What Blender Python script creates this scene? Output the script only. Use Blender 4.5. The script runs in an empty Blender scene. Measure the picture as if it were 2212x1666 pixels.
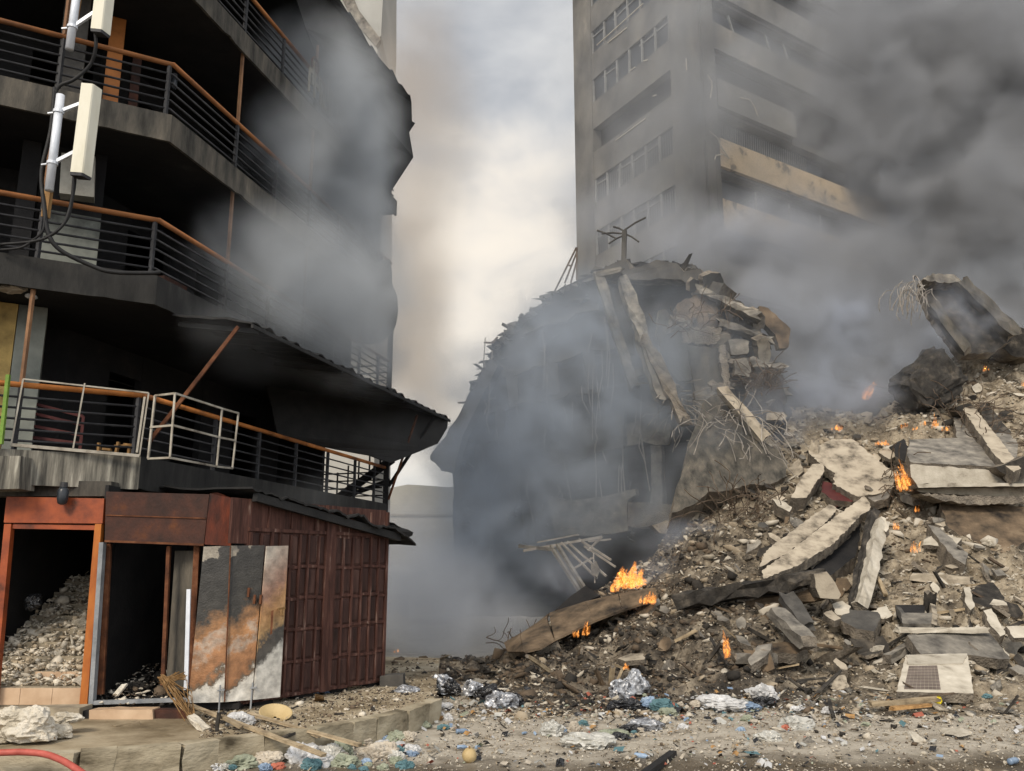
import bpy, bmesh, math, random
import numpy as np
from mathutils import Vector, Matrix, Euler, noise as mnoise
from mathutils.geometry import tessellate_polygon
R = math.radians
rnd = random.Random(11)
sc = bpy.context.scene
col = sc.collection

# ------------------------------------------------------------------ camera
W, H, F = 2212.0, 1666.0, 1850.0          # the photograph's own grid and focal length in its pixels
HOR, EYE = 1230.0, 2.2                    # horizon row, eye height above the road
PIT = math.atan((HOR - H / 2) / F)
CP, SP = math.cos(PIT), math.sin(PIT)
E0 = Vector((0, 0, EYE))
cam = bpy.data.cameras.new('camera')
cam.sensor_width = 36.0
cam.lens = 36.0 * F / W
cam.clip_end = 2000
cam.clip_start = 0.1
cob = bpy.data.objects.new('camera', cam)
col.objects.link(cob)
cob.location = E0
cob.rotation_euler = (R(90) + PIT, 0, 0)
sc.camera = cob

# ------------------------------------------------------------------ sky, sun, exposure
SUN_EL, SUN_AZ = R(40), R(205)            # azimuth clockwise from +Y: behind the camera, a little to its left
w = bpy.data.worlds.new('World')
sc.world = w
w.use_nodes = True
nt = w.node_tree
nt.nodes.clear()
def wn(t, **k):
    n = nt.nodes.new(t)
    for a, b in k.items():
        setattr(n, a, b)
    return n
wl = nt.links.new
out = wn('ShaderNodeOutputWorld')
sky = wn('ShaderNodeTexSky', sky_type='NISHITA', sun_disc=False)
sky.sun_elevation = SUN_EL
sky.sun_rotation = SUN_AZ
bg1 = wn('ShaderNodeBackground')
bg1.inputs['Strength'].default_value = 0.09
wl(sky.outputs[0], bg1.inputs['Color'])
tc = wn('ShaderNodeTexCoord')
mp = wn('ShaderNodeMapping')
mp.inputs['Scale'].default_value = (1, 1, 1.7)
wl(tc.outputs['Generated'], mp.inputs[0])
n1 = wn('ShaderNodeTexNoise')
n1.inputs['Scale'].default_value = 7.5
n1.inputs['Detail'].default_value = 5
n1.inputs['Roughness'].default_value = .5
n1.inputs['Distortion'].default_value = .25
wl(mp.outputs[0], n1.inputs['Vector'])
cr = wn('ShaderNodeValToRGB')
cr.color_ramp.elements[0].position = .34
cr.color_ramp.elements[0].color = (.44, .46, .495, 1)
cr.color_ramp.elements[1].position = .66
cr.color_ramp.elements[1].color = (.74, .74, .735, 1)
wl(n1.outputs[0], cr.inputs[0])
# the bright break in the cloud, low between the two buildings
gd = Vector((-.045, .967, .262)).normalized()
dt = wn('ShaderNodeVectorMath', operation='DOT_PRODUCT')
nv = wn('ShaderNodeVectorMath', operation='NORMALIZE')
wl(tc.outputs['Generated'], nv.inputs[0])
wl(nv.outputs[0], dt.inputs[0])
dt.inputs[1].default_value = gd
ad = wn('ShaderNodeMath', operation='MULTIPLY_ADD')
wl(n1.outputs[0], ad.inputs[0])
ad.inputs[1].default_value = .06
wl(dt.outputs['Value'], ad.inputs[2])
mr = wn('ShaderNodeMapRange', interpolation_type='SMOOTHSTEP')
mr.inputs[1].default_value = .992
mr.inputs[2].default_value = 1.034
wl(ad.outputs[0], mr.inputs[0])
mx = wn('ShaderNodeMix', data_type='RGBA')
wl(mr.outputs[0], mx.inputs[0])
wl(cr.outputs[0], mx.inputs[6])
mx.inputs[7].default_value = (1.06, .96, .82, 1)
bg2 = wn('ShaderNodeBackground')
wl(mx.outputs[2], bg2.inputs['Color'])
# the sky is open and brighter behind the camera; the smoke pall dims the half that we face
sx = wn('ShaderNodeSeparateXYZ')
wl(nv.outputs[0], sx.inputs[0])
m_b = wn('ShaderNodeMapRange', interpolation_type='SMOOTHSTEP')
m_b.inputs[1].default_value = .25
m_b.inputs[2].default_value = -.55
m_b.inputs[3].default_value = .86
m_b.inputs[4].default_value = 2.0
wl(sx.outputs['Y'], m_b.inputs[0])
wl(m_b.outputs[0], bg2.inputs['Strength'])
ms = wn('ShaderNodeMixShader')
ms.inputs[0].default_value = .88
wl(bg1.outputs[0], ms.inputs[1])
wl(bg2.outputs[0], ms.inputs[2])
wl(ms.outputs[0], out.inputs['Surface'])
sl = bpy.data.lights.new('sun', 'SUN')
sl.energy = 2.3
sl.angle = R(16)
sl.color = (1.0, .88, .72)
so = bpy.data.objects.new('sun', sl)
col.objects.link(so)
sd = Vector((math.sin(SUN_AZ) * math.cos(SUN_EL), math.cos(SUN_AZ) * math.cos(SUN_EL), math.sin(SUN_EL)))
so.rotation_euler = sd.to_track_quat('Z', 'Y').to_euler()
so.location = sd * 80
sc.view_settings.view_transform = 'Standard'
sc.view_settings.look = 'None'
sc.view_settings.exposure = 0.28
sc.view_settings.gamma = 1.0
cy = sc.cycles
cy.use_denoising = True
cy.max_bounces = 6
cy.diffuse_bounces = 3
cy.glossy_bounces = 2
cy.transmission_bounces = 3
cy.transparent_max_bounces = 12
cy.volume_bounces = 3
cy.volume_step_rate = 2.6
cy.volume_max_steps = 160
cy.use_adaptive_sampling = True
cy.adaptive_threshold = .02
cy.sample_clamp_indirect = 6

# ------------------------------------------------------------------ points
def ray(x, y):
    v = (H / 2 - y) / F
    return Vector(((x - W / 2) / F, CP - v * SP, SP + v * CP))
def P(x, y, Y):
    r = ray(x, y)
    return E0 + r * (Y / r.y)
def PZ(x, y, z):
    r = ray(x, y)
    return E0 + r * ((z - EYE) / r.z)

# ------------------------------------------------------------------ materials
MATS = {}
def _mat(name):
    m = bpy.data.materials.new(name)
    m.use_nodes = True
    t = m.node_tree
    b = t.nodes['Principled BSDF']
    MATS[name] = m
    return m, t, b
def c4(c):
    return (c[0], c[1], c[2], 1)
def mat(name, stops, scale=3.0, rough=.88, bump=.25, bscale=30, metal=0.0, stretch=None, spec=.25, vary=0.0, detail=7, coord='Object', bdist=.02):
    """noise-driven colour between the stops [(pos, rgb)...]; fine noise bump; VARY shifts value per object"""
    m, t, b = _mat(name)
    N, L = t.nodes, t.links
    tcn = N.new('ShaderNodeTexCoord')
    vec = tcn.outputs['Object']
    if coord == 'World':
        vec = N.new('ShaderNodeNewGeometry').outputs['Position']
    oi = N.new('ShaderNodeObjectInfo')
    va = N.new('ShaderNodeVectorMath')
    va.operation = 'ADD'
    sca = N.new('ShaderNodeVectorMath')
    sca.operation = 'SCALE'
    cmb = N.new('ShaderNodeCombineXYZ')
    for i in range(3):
        L.new(oi.outputs['Random'], cmb.inputs[i])
    L.new(cmb.outputs[0], sca.inputs[0])
    sca.inputs['Scale'].default_value = 37.0
    L.new(vec, va.inputs[0])
    L.new(sca.outputs[0], va.inputs[1])
    src = va.outputs[0]
    if stretch:
        mpn = N.new('ShaderNodeMapping')
        mpn.inputs['Scale'].default_value = stretch
        L.new(src, mpn.inputs[0])
        src = mpn.outputs[0]
    no = N.new('ShaderNodeTexNoise')
    no.inputs['Scale'].default_value = scale
    no.inputs['Detail'].default_value = detail
    no.inputs['Roughness'].default_value = .62
    L.new(src, no.inputs['Vector'])
    r = N.new('ShaderNodeValToRGB')
    el = r.color_ramp.elements
    el[0].position, el[0].color = stops[0][0], c4(stops[0][1])
    el[1].position, el[1].color = stops[-1][0], c4(stops[-1][1])
    for p_, c_ in stops[1:-1]:
        e = el.new(p_)
        e.color = c4(c_)
    L.new(no.outputs[0], r.inputs[0])
    cs = r.outputs[0]
    if vary:
        hv = N.new('ShaderNodeHueSaturation')
        mm = N.new('ShaderNodeMapRange')
        mm.inputs[3].default_value = 1 - vary
        mm.inputs[4].default_value = 1 + vary
        L.new(oi.outputs['Random'], mm.inputs[0])
        L.new(mm.outputs[0], hv.inputs['Value'])
        L.new(cs, hv.inputs['Color'])
        cs = hv.outputs[0]
    L.new(cs, b.inputs['Base Color'])
    b.inputs['Roughness'].default_value = rough
    b.inputs['Metallic'].default_value = metal
    b.inputs['Specular IOR Level'].default_value = spec
    if bump:
        nb = N.new('ShaderNodeTexNoise')
        nb.inputs['Scale'].default_value = bscale
        nb.inputs['Detail'].default_value = 5
        L.new(src, nb.inputs['Vector'])
        bp = N.new('ShaderNodeBump')
        bp.inputs['Strength'].default_value = bump
        bp.inputs['Distance'].default_value = bdist
        L.new(nb.outputs[0], bp.inputs['Height'])
        L.new(bp.outputs[0], b.inputs['Normal'])
    return m

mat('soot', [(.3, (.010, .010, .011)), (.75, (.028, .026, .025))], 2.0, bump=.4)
mat('soot_wall', [(.3, (.012, .012, .013)), (.6, (.022, .021, .021)), (.8, (.05, .046, .042))], 1.2, bump=.3)
mat('concrete_dark', [(.25, (.035, .033, .031)), (.5, (.07, .066, .06)), (.8, (.13, .12, .105))], 2.5, bump=.5)
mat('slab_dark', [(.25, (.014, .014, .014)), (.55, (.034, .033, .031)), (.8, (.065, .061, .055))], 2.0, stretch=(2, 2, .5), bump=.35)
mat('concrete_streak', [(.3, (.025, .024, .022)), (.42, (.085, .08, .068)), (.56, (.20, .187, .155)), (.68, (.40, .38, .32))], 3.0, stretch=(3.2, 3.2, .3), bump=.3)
mat('concrete_fascia', [(.28, (.024, .023, .020)), (.46, (.066, .061, .052)), (.66, (.125, .11, .088)), (.8, (.22, .195, .155))], 2.2, stretch=(2, 2, .5), bump=.35)
mat('concrete_grey', [(.28, (.04, .037, .033)), (.42, (.12, .11, .096)), (.56, (.20, .183, .155)), (.78, (.35, .315, .26))], 2.8, bump=.7, bscale=18, vary=.2)
mat('concrete_tan', [(.30, (.05, .043, .035)), (.40, (.21, .178, .135)), (.52, (.36, .31, .238)), (.8, (.47, .41, .32))], 2.4, bump=.4, bscale=22, vary=.1)
mat('concrete_pale', [(.25, (.18, .155, .12)), (.42, (.40, .36, .29)), (.6, (.50, .455, .375)), (.8, (.62, .58, .50))], 3.0, bump=.5, bscale=18, vary=.15)
mat('concrete_broken', [(.25, (.06, .053, .045)), (.5, (.17, .145, .115)), (.78, (.33, .285, .22))], 4.0, bump=1.0, bscale=25, vary=.15, bdist=.05)
mat('concrete_charred', [(.3, (.014, .013, .012)), (.55, (.045, .04, .034)), (.8, (.16, .135, .105))], 4.0, bump=.8, bscale=20, vary=.25)
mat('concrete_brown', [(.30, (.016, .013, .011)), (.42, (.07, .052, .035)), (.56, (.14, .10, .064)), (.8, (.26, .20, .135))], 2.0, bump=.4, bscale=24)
mat('tower_wall', [(.28, (.05, .048, .045)), (.45, (.105, .10, .092)), (.64, (.165, .155, .137)), (.76, (.30, .265, .22))], .55, stretch=(1, 1, .6), bump=.2)
mat('tower_pier', [(.3, (.05, .048, .045)), (.55, (.10, .094, .084)), (.8, (.19, .172, .145))], .8, stretch=(1, 1, .4), bump=.2)
mat('tower_tan', [(.36, (.16, .13, .095)), (.43, (.42, .32, .20)), (.6, (.50, .385, .25)), (.72, (.45, .35, .23)), (.8, (.22, .17, .12))], 1.1, bump=.2)
mat('far_wall', [(.3, (.30, .30, .28)), (.7, (.42, .41, .38))], .3, bump=0)
mat('orange_paint', [(.28, (.05, .016, .008)), (.42, (.20, .042, .013)), (.58, (.31, .066, .017)), (.85, (.38, .095, .025))], 2.5, rough=.55, bump=.1, spec=.4)
mat('orange_jamb', [(.3, (.10, .03, .01)), (.42, (.30, .085, .02)), (.6, (.44, .15, .03)), (.7, (.50, .42, .33))], 2.2, stretch=(1, 1, .4), rough=.6, bump=.1)
mat('handrail_paint', [(.28, (.05, .028, .018)), (.5, (.25, .10, .035)), (.75, (.46, .19, .065))], .7, rough=.6, bump=.15)
mat('handrail_bright', [(.32, (.07, .03, .014)), (.46, (.34, .125, .032)), (.65, (.52, .19, .048))], 1.5, rough=.5, bump=.1)
mat('rail_steel', [(.3, (.022, .022, .024)), (.7, (.055, .055, .058))], 4, rough=.6, metal=.2)
mat('post_paint', [(.3, (.06, .037, .025)), (.5, (.20, .105, .055)), (.8, (.40, .22, .11))], 1.3, rough=.65)
mat('white_frame', [(.3, (.08, .065, .05)), (.45, (.30, .27, .22)), (.75, (.50, .47, .40))], 3, rough=.6)
mat('rust', [(.3, (.045, .018, .01)), (.55, (.12, .045, .02)), (.8, (.22, .10, .05))], 5, rough=.85, bump=.4)
mat('rust_panel', [(.28, (.016, .011, .010)), (.44, (.036, .019, .015)), (.58, (.062, .026, .018)), (.68, (.10, .036, .015)), (.74, (.15, .06, .025)), (.79, (.36, .29, .20))], 2.2, stretch=(1, 1, .8), rough=.75, bump=.4)
mat('red_panel', [(.3, (.022, .013, .011)), (.5, (.10, .027, .015)), (.66, (.19, .042, .018)), (.78, (.33, .26, .18))], 2.2, stretch=(2, 2, .6), rough=.7, bump=.3)
mat('maroon_wood', [(.25, (.020, .010, .008)), (.46, (.064, .027, .020)), (.60, (.105, .048, .036)), (.70, (.26, .185, .15))], 3.2, stretch=(4, 4, .45), rough=.72, bump=.4)
mat('maroon_panel', [(.3, (.018, .010, .008)), (.52, (.052, .025, .020)), (.74, (.115, .062, .048))], 2.2, stretch=(3, 3, .5), rough=.72, bump=.3)
mat('maroon_metal', [(.3, (.05, .014, .014)), (.8, (.13, .035, .03))], 2, rough=.6)
mat('galvanised', [(.3, (.55, .58, .63)), (.7, (.72, .75, .80))], 6, rough=.35, metal=.15, bump=.1)
mat('antenna_cover', [(.25, (.50, .46, .33)), (.5, (.68, .65, .53)), (.8, (.74, .72, .62))], 1.3, stretch=(2, 2, .6), rough=.5, bump=.05)
mat('timber', [(.3, (.16, .085, .032)), (.6, (.36, .21, .085)), (.85, (.48, .30, .14))], 3, stretch=(3, 3, .4), rough=.8)
mat('plank', [(.28, (.12, .09, .06)), (.5, (.30, .235, .15)), (.8, (.46, .37, .25))], 5, stretch=(1, 1, 1), rough=.85, vary=.2)
mat('cable', [(.3, (.012, .012, .013)), (.8, (.03, .03, .03))], 5, rough=.6)
mat('rebar', [(.3, (.05, .035, .025)), (.55, (.12, .088, .062)), (.8, (.24, .20, .155))], 4, rough=.85)
mat('rebar_pale', [(.3, (.16, .14, .12)), (.7, (.36, .33, .29))], 4, rough=.85)
mat('sheet_black', [(.3, (.012, .012, .012)), (.8, (.03, .029, .028))], 3, rough=.6, bump=.3)
mat('grey_frame', [(.3, (.16, .17, .18)), (.7, (.34, .35, .36))], 3, rough=.6)
mat('tile_tan', [(.3, (.40, .27, .17)), (.6, (.55, .40, .27)), (.85, (.62, .48, .34))], 2.2, rough=.45, bump=.05)
mat('step_concrete', [(.3, (.18, .15, .11)), (.6, (.34, .29, .21)), (.85, (.38, .33, .25))], 4, bump=.5)
mat('column_plaster', [(.3, (.05, .052, .048)), (.5, (.20, .21, .185)), (.75, (.34, .35, .30))], 1.1, bump=.15)
mat('yellow_plaster', [(.35, (.10, .07, .03)), (.6, (.52, .36, .13))], 1.2)
mat('green_paint', [(.3, (.10, .17, .03)), (.7, (.20, .34, .05))], 3, rough=.6)
mat('white_cabinet', [(.35, (.22, .21, .18)), (.6, (.45, .43, .37))], 1.5, rough=.6)
mat('glass_dark', [(.3, (.012, .014, .017)), (.7, (.03, .035, .042))], .7, rough=.3, bump=0, spec=.4)
mat('mullion', [(.3, (.13, .13, .125)), (.7, (.26, .26, .25))], 2, rough=.6)
mat('plastic_black', [(.3, (.010, .010, .011)), (.8, (.025, .025, .027))], 6, rough=.22, bump=.9, bscale=14, spec=.6, bdist=.05)
mat('plastic_white', [(.3, (.30, .295, .285)), (.7, (.60, .60, .60))], 4, rough=.35, bump=.5, bscale=14, spec=.5, vary=.12)
mat('plastic_black_glint', [(.35, (.03, .03, .035)), (.55, (.35, .36, .38)), (.7, (.72, .73, .75))], 7, rough=.25, metal=.3, bump=.9, bscale=12, spec=.6, stretch=(1, 3, 1))  # white glints on black plastic, painted into the base colour
mat('plastic_blue', [(.3, (.10, .16, .26)), (.7, (.30, .39, .50))], 4, rough=.3, bump=.4, spec=.5, vary=.2)
mat('plastic_clear', [(.3, (.26, .255, .225)), (.7, (.50, .49, .45))], 4, rough=.25, bump=.5, spec=.6, vary=.15)
mat('cloth_teal', [(.3, (.05, .11, .125)), (.7, (.12, .21, .23))], 6, bump=.6)
mat('cloth_green', [(.3, (.15, .165, .12)), (.7, (.34, .36, .27))], 6, bump=.6)
mat('cloth_beige', [(.3, (.28, .24, .19)), (.7, (.50, .45, .37))], 5, bump=.6, vary=.15)
mat('cloth_red', [(.3, (.22, .06, .04)), (.7, (.40, .14, .09))], 6, bump=.4, vary=.2)
mat('yellow_plastic', [(.3, (.60, .47, .02)), (.7, (.78, .64, .04))], 4, rough=.4)
mat('foam', [(.3, (.30, .26, .195)), (.5, (.52, .47, .38)), (.75, (.64, .60, .53))], 3, bump=.9, bscale=16, bdist=.05)
mat('hose_red', [(.3, (.30, .06, .045)), (.7, (.46, .11, .085))], 6, rough=.5)
mat('straw', [(.3, (.05, .03, .014)), (.55, (.20, .115, .045)), (.8, (.42, .30, .17))], 6, rough=.8)
mat('dish', [(.3, (.36, .26, .12)), (.7, (.52, .40, .21))], 3, rough=.5)
mat('tan_rock', [(.3, (.16, .09, .04)), (.6, (.36, .22, .10))], 9, bump=1, bscale=30, bdist=.05)
mat('rubble_ground', [(.28, (.022, .019, .016)), (.44, (.06, .05, .039)), (.56, (.145, .12, .09)), (.72, (.34, .29, .215))], 2.4, coord='World', bump=1, bscale=9, detail=10, bdist=.12)
def xmix(name, x0, x1, stops):
    """a second dust colour that takes over towards the right of the slope (pale ash over the charred left)"""
    t = MATS[name].node_tree
    N, L = t.nodes, t.links
    b = N['Principled BSDF']
    old = b.inputs['Base Color'].links[0].from_socket
    no = [n for n in N if n.type == 'TEX_NOISE'][0]
    g = N.new('ShaderNodeNewGeometry')
    s_ = N.new('ShaderNodeSeparateXYZ')
    L.new(g.outputs['Position'], s_.inputs[0])
    a = N.new('ShaderNodeMath')
    a.operation = 'MULTIPLY_ADD'
    L.new(no.outputs[0], a.inputs[0])
    a.inputs[1].default_value = 5.0
    L.new(s_.outputs['X'], a.inputs[2])
    m_ = N.new('ShaderNodeMapRange')
    m_.interpolation_type = 'SMOOTHSTEP'
    m_.inputs[1].default_value = x0 + 2.5
    m_.inputs[2].default_value = x1 + 2.5
    L.new(a.outputs[0], m_.inputs[0])
    r = N.new('ShaderNodeValToRGB')
    el = r.color_ramp.elements
    el[0].position, el[0].color = stops[0][0], c4(stops[0][1])
    el[1].position, el[1].color = stops[-1][0], c4(stops[-1][1])
    for p_, c_ in stops[1:-1]:
        el.new(p_).color = c4(c_)
    L.new(no.outputs[0], r.inputs[0])
    x_ = N.new('ShaderNodeMix')
    x_.data_type = 'RGBA'
    L.new(m_.outputs[0], x_.inputs[0])
    L.new(old, x_.inputs[6])
    L.new(r.outputs[0], x_.inputs[7])
    L.new(x_.outputs[2], b.inputs['Base Color'])
xmix('rubble_ground', 3.0, 9.5, [(.28, (.04, .033, .024)), (.42, (.15, .122, .087)), (.56, (.30, .25, .18)), (.74, (.47, .405, .305))])
for nm_, a_, b_ in (('chip_pale', (.42, .375, .30), (.66, .60, .50)), ('chip_tan', (.26, .21, .15), (.48, .40, .29)),
                    ('chip_brown', (.06, .045, .032), (.19, .14, .095)), ('chip_dark', (.013, .012, .011), (.06, .052, .043))):
    mat(nm_, [(.3, a_), (.75, b_)], 3.5, bump=.5, bscale=26, vary=.18)

# ------------------------------------------------------------------ mesh builder
class MB:
    """collects shapes in world coordinates; build() links them as ONE mesh object"""
    def __init__(s):
        s.v, s.f, s.m = [], [], []
    def add(s, vs, fs, mi=0):
        o = len(s.v)
        s.v += [Vector(p) for p in vs]
        s.f += [[i + o for i in f] for f in fs]
        s.m += [mi] * len(fs)
        return s
    def hexa(s, b, t, mi=0):                    # bottom four, top four corners
        n = len(b)
        fs = [list(range(n))[::-1], [n + i for i in range(n)]] + [[i, (i + 1) % n, n + (i + 1) % n, n + i] for i in range(n)]
        return s.add(list(b) + list(t), fs, mi)
    def box(s, o, ax, ay, az, mi=0):
        o, ax, ay, az = Vector(o), Vector(ax), Vector(ay), Vector(az)
        return s.hexa([o, o + ax, o + ax + ay, o + ay], [o + az, o + ax + az, o + ax + ay + az, o + ay + az], mi)
    def bar(s, p, q, wd, ht, up=(0, 0, 1), mi=0):
        p, q = Vector(p), Vector(q)
        d = (q - p).normalized()
        u = Vector(up)
        sd_ = d.cross(u)
        if sd_.length < 1e-4:
            sd_ = d.cross(Vector((1, 0, 0)))
        sd_.normalize()
        u = sd_.cross(d).normalized()
        k = [(-1, -1), (1, -1), (1, 1), (-1, 1)]
        return s.hexa([p + sd_ * a * wd / 2 + u * b * ht / 2 for a, b in k], [q + sd_ * a * wd / 2 + u * b * ht / 2 for a, b in k], mi)
    def tube(s, pts, r, n=8, mi=0):
        pts = [Vector(p) for p in pts]
        vs, fs = [], []
        ref = Vector((.31, .17, .93))
        for i, p in enumerate(pts):
            d = (pts[min(i + 1, len(pts) - 1)] - pts[max(i - 1, 0)]).normalized()
            a = d.cross(ref)
            if a.length < 1e-3:
                a = d.cross(Vector((1, 0, 0)))
            a.normalize()
            b = d.cross(a)
            rr = r[i] if isinstance(r, (list, tuple)) else r
            for k in range(n):
                t_ = 2 * math.pi * k / n
                vs.append(p + (a * math.cos(t_) + b * math.sin(t_)) * rr)
        for i in range(len(pts) - 1):
            for k in range(n):
                fs.append([i * n + k, i * n + (k + 1) % n, (i + 1) * n + (k + 1) % n, (i + 1) * n + k])
        fs.append(list(range(n))[::-1])
        fs.append([(len(pts) - 1) * n + k for k in range(n)])
        return s.add(vs, fs, mi)
    def plate(s, pts, thick, jag=0.0, seg=.3, mi=0, mside=None, r=None, flat=False):
        """a slab from its front outline (3-D points, roughly in one plane): real thickness, ragged edge"""
        r = r or rnd
        pts = [Vector(p) for p in pts]
        n = Vector()
        for i, p in enumerate(pts):
            q = pts[(i + 1) % len(pts)]
            n += Vector(((p.y - q.y) * (p.z + q.z), (p.z - q.z) * (p.x + q.x), (p.x - q.x) * (p.y + q.y)))
        n.normalize()
        ctr = sum(pts, Vector()) / len(pts)
        if n.dot(E0 - ctr) < 0:
            n = -n
            pts = pts[::-1]
        if flat:                                     # true the outline into one plane
            q_ = []
            for p in pts:
                d_ = p - E0
                den = n.dot(d_)
                k_ = n.dot(ctr - E0) / den if abs(den) > 1e-6 else 1
                q_.append(E0 + d_ * k_ if .85 < k_ < 1.15 else p - n * n.dot(p - ctr))
            pts = q_
        ring = []
        for i, p in enumerate(pts):
            q = pts[(i + 1) % len(pts)]
            L_ = (q - p).length
            k = max(1, int(L_ / seg)) if jag else 1
            inn = n.cross(q - p).normalized() if L_ > 1e-6 else Vector()
            for j in range(k):
                o_ = inn * r.uniform(-jag, jag * .6) if (jag and (j or r.random() < .5)) else Vector()
                ring.append(p.lerp(q, j / k) + o_)
        m_ = len(ring)
        back = [p - n * thick + (Vector((r.uniform(-1, 1), r.uniform(-1, 1), r.uniform(-1, 1))) * jag * .6 if jag else Vector()) for p in ring]
        fr = [list(t_) for t_ in tessellate_polygon([ring])]
        o = len(s.v)
        s.v += ring + back
        for t_ in fr:
            a, b, c = ring[t_[0]], ring[t_[1]], ring[t_[2]]
            if (b - a).cross(c - a).dot(n) < 0:
                t_ = t_[::-1]
            s.f.append([o + i for i in t_])
            s.m.append(mi)
            s.f.append([o + m_ + i for i in t_[::-1]])
            s.m.append(mi)
        ms_ = mi if mside is None else mside
        for i in range(m_):
            s.f.append([o + i, o + m_ + i, o + m_ + (i + 1) % m_, o + (i + 1) % m_])
            s.m.append(ms_)
        return s
    def beam(s, p, q, wd, ht, jag=.03, up=(0, 0, 1), mi=0, mend=None, seg=.35, r=None):
        r = r or rnd
        p, q = Vector(p), Vector(q)
        d = (q - p)
        L_ = d.length
        d.normalize()
        sd_ = d.cross(Vector(up))
        if sd_.length < 1e-3:
            sd_ = d.cross(Vector((1, 0, 0)))
        sd_.normalize()
        u = sd_.cross(d)
        n = max(2, int(L_ / seg))
        vs, fs = [], []
        prof = [(-1, -1), (0, -1), (1, -1), (1, 0), (1, 1), (0, 1), (-1, 1), (-1, 0)]
        for i in range(n + 1):
            c = p + d * L_ * i / n
            e = 3.0 if i in (0, n) else 1.0
            for a, b in prof:
                vs.append(c + sd_ * (a * wd / 2 + r.uniform(-jag, jag)) + u * (b * ht / 2 + r.uniform(-jag, jag)) + d * r.uniform(-jag, jag) * e)
        for i in range(n):
            for k in range(8):
                fs.append([i * 8 + k, i * 8 + (k + 1) % 8, (i + 1) * 8 + (k + 1) % 8, (i + 1) * 8 + k])
        s.add(vs, fs, mi)
        s.add(vs[:8], [list(range(8))[::-1]], mi if mend is None else mend)
        s.add(vs[-8:], [list(range(8))], mi if mend is None else mend)
        return s
    def patch(s, p00, p10, p11, p01, nu, nv, disp=None, th=.02, mi=0):
        """a sheet between four corners, displaced along its normal by disp(u, v); real thickness"""
        p00, p10, p11, p01 = map(Vector, (p00, p10, p11, p01))
        n = (p10 - p00).cross(p01 - p00).normalized()
        top = []
        for j in range(nv + 1):
            for i in range(nu + 1):
                u, v = i / nu, j / nv
                c = p00.lerp(p10, u).lerp(p01.lerp(p11, u), v)
                d_ = disp(u, v) if disp else 0
                top.append(c + (d_ if isinstance(d_, Vector) else n * d_))
        bot = [p - n * th for p in top]
        k = len(top)
        fs = []
        ix = lambda i, j: j * (nu + 1) + i
        for j in range(nv):
            for i in range(nu):
                a, b, c, d = ix(i, j), ix(i + 1, j), ix(i + 1, j + 1), ix(i, j + 1)
                fs += [[a, b, c, d], [k + d, k + c, k + b, k + a]]
        edge = [ix(i, 0) for i in range(nu)] + [ix(nu, j) for j in range(nv)] + [ix(i, nv) for i in range(nu, 0, -1)] + [ix(0, j) for j in range(nv, 0, -1)]
        for a, b in zip(edge, edge[1:] + edge[:1]):
            fs.append([a, k + a, k + b, b])
        return s.add(top + bot, fs, mi)
    def build(s, name, mats, parent=None, label=None, cat=None, group=None, kind=None, smooth=False, origin=None):
        if isinstance(mats, str):
            mats = [mats]
        me = bpy.data.meshes.new(name)
        if parent is not None:
            o_ = WORLD[parent.name]
        elif origin is not None:
            o_ = Vector(origin)
        else:
            xs = [p.x for p in s.v]
            ys = [p.y for p in s.v]
            o_ = Vector(((min(xs) + max(xs)) / 2, (min(ys) + max(ys)) / 2, min(p.z for p in s.v)))
        me.from_pydata([p - o_ for p in s.v], [], s.f)
        for m_ in mats:
            me.materials.append(MATS[m_])
        me.polygons.foreach_set('material_index', s.m)
        if smooth:
            me.polygons.foreach_set('use_smooth', [True] * len(s.f))
        me.validate()
        ob = bpy.data.objects.new(name, me)
        col.objects.link(ob)
        if parent is not None:
            ob.parent = parent
        else:
            ob.location = o_
        WORLD[ob.name] = o_
        tag(ob, label, cat, group, kind)
        return ob
WORLD = {}
def tag(o, label=None, cat=None, group=None, kind=None):
    if label:
        o['label'] = label
    if cat:
        o['category'] = cat
    if group:
        o['group'] = group
    if kind:
        o['kind'] = kind
    return o
def thing(name, loc, label, cat, group=None):
    o = bpy.data.objects.new(name, None)
    o.empty_display_size = .2
    col.objects.link(o)
    o.location = loc
    WORLD[o.name] = Vector(loc)
    return tag(o, label, cat, group)
def fbm(p, oct=4):
    return mnoise.fractal(Vector(p), 1.0, 2.0, oct)
# ------------------------------------------------------------------ burnt building on the left
K2 = Vector((-5.67, 13.0))
D1 = Vector((-1.889, -1.0228)).normalized()       # along the front, towards the left
D2 = Vector((.2508, 1.0228)).normalized()         # along the long side, away from us
N1 = Vector((.4762, -.8794))
N2 = Vector((.971, -.238))
def v3(p2, z):
    return Vector((p2.x, p2.y, z))
LF, LS = 7.5, 10.0
KO = (N1 + N2) / (1 + N1.dot(N2))
def off(o):                                        # the balcony line moved outwards by o (inwards if negative): left end, corner, far end
    return [K2 + D1 * LF + N1 * o, K2 + KO * o, K2 + D2 * LS + N2 * o]
bld = thing('burnt_building', v3(K2, 0), 'soot blackened corner building with stacked open balconies and orange handrails', 'building')
SL = [3.85, 6.75, 9.56, 12.4, 15.6]                # balcony floor tops
TH = [.42, .40, .40, .36, .4]
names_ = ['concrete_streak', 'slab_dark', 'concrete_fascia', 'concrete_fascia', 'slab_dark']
for z, th, mm_ in zip(SL, TH, names_):
    b = MB()
    o_, i_ = off(0), off(-7.0)
    ring = o_ + i_[::-1]
    b.hexa([v3(p, z - th) for p in ring][::-1], [v3(p, z) for p in ring][::-1])
    # upstand lip along the edge, chipped here and there
    b.build('balcony_slab', 'soot_wall', bld)
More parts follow.
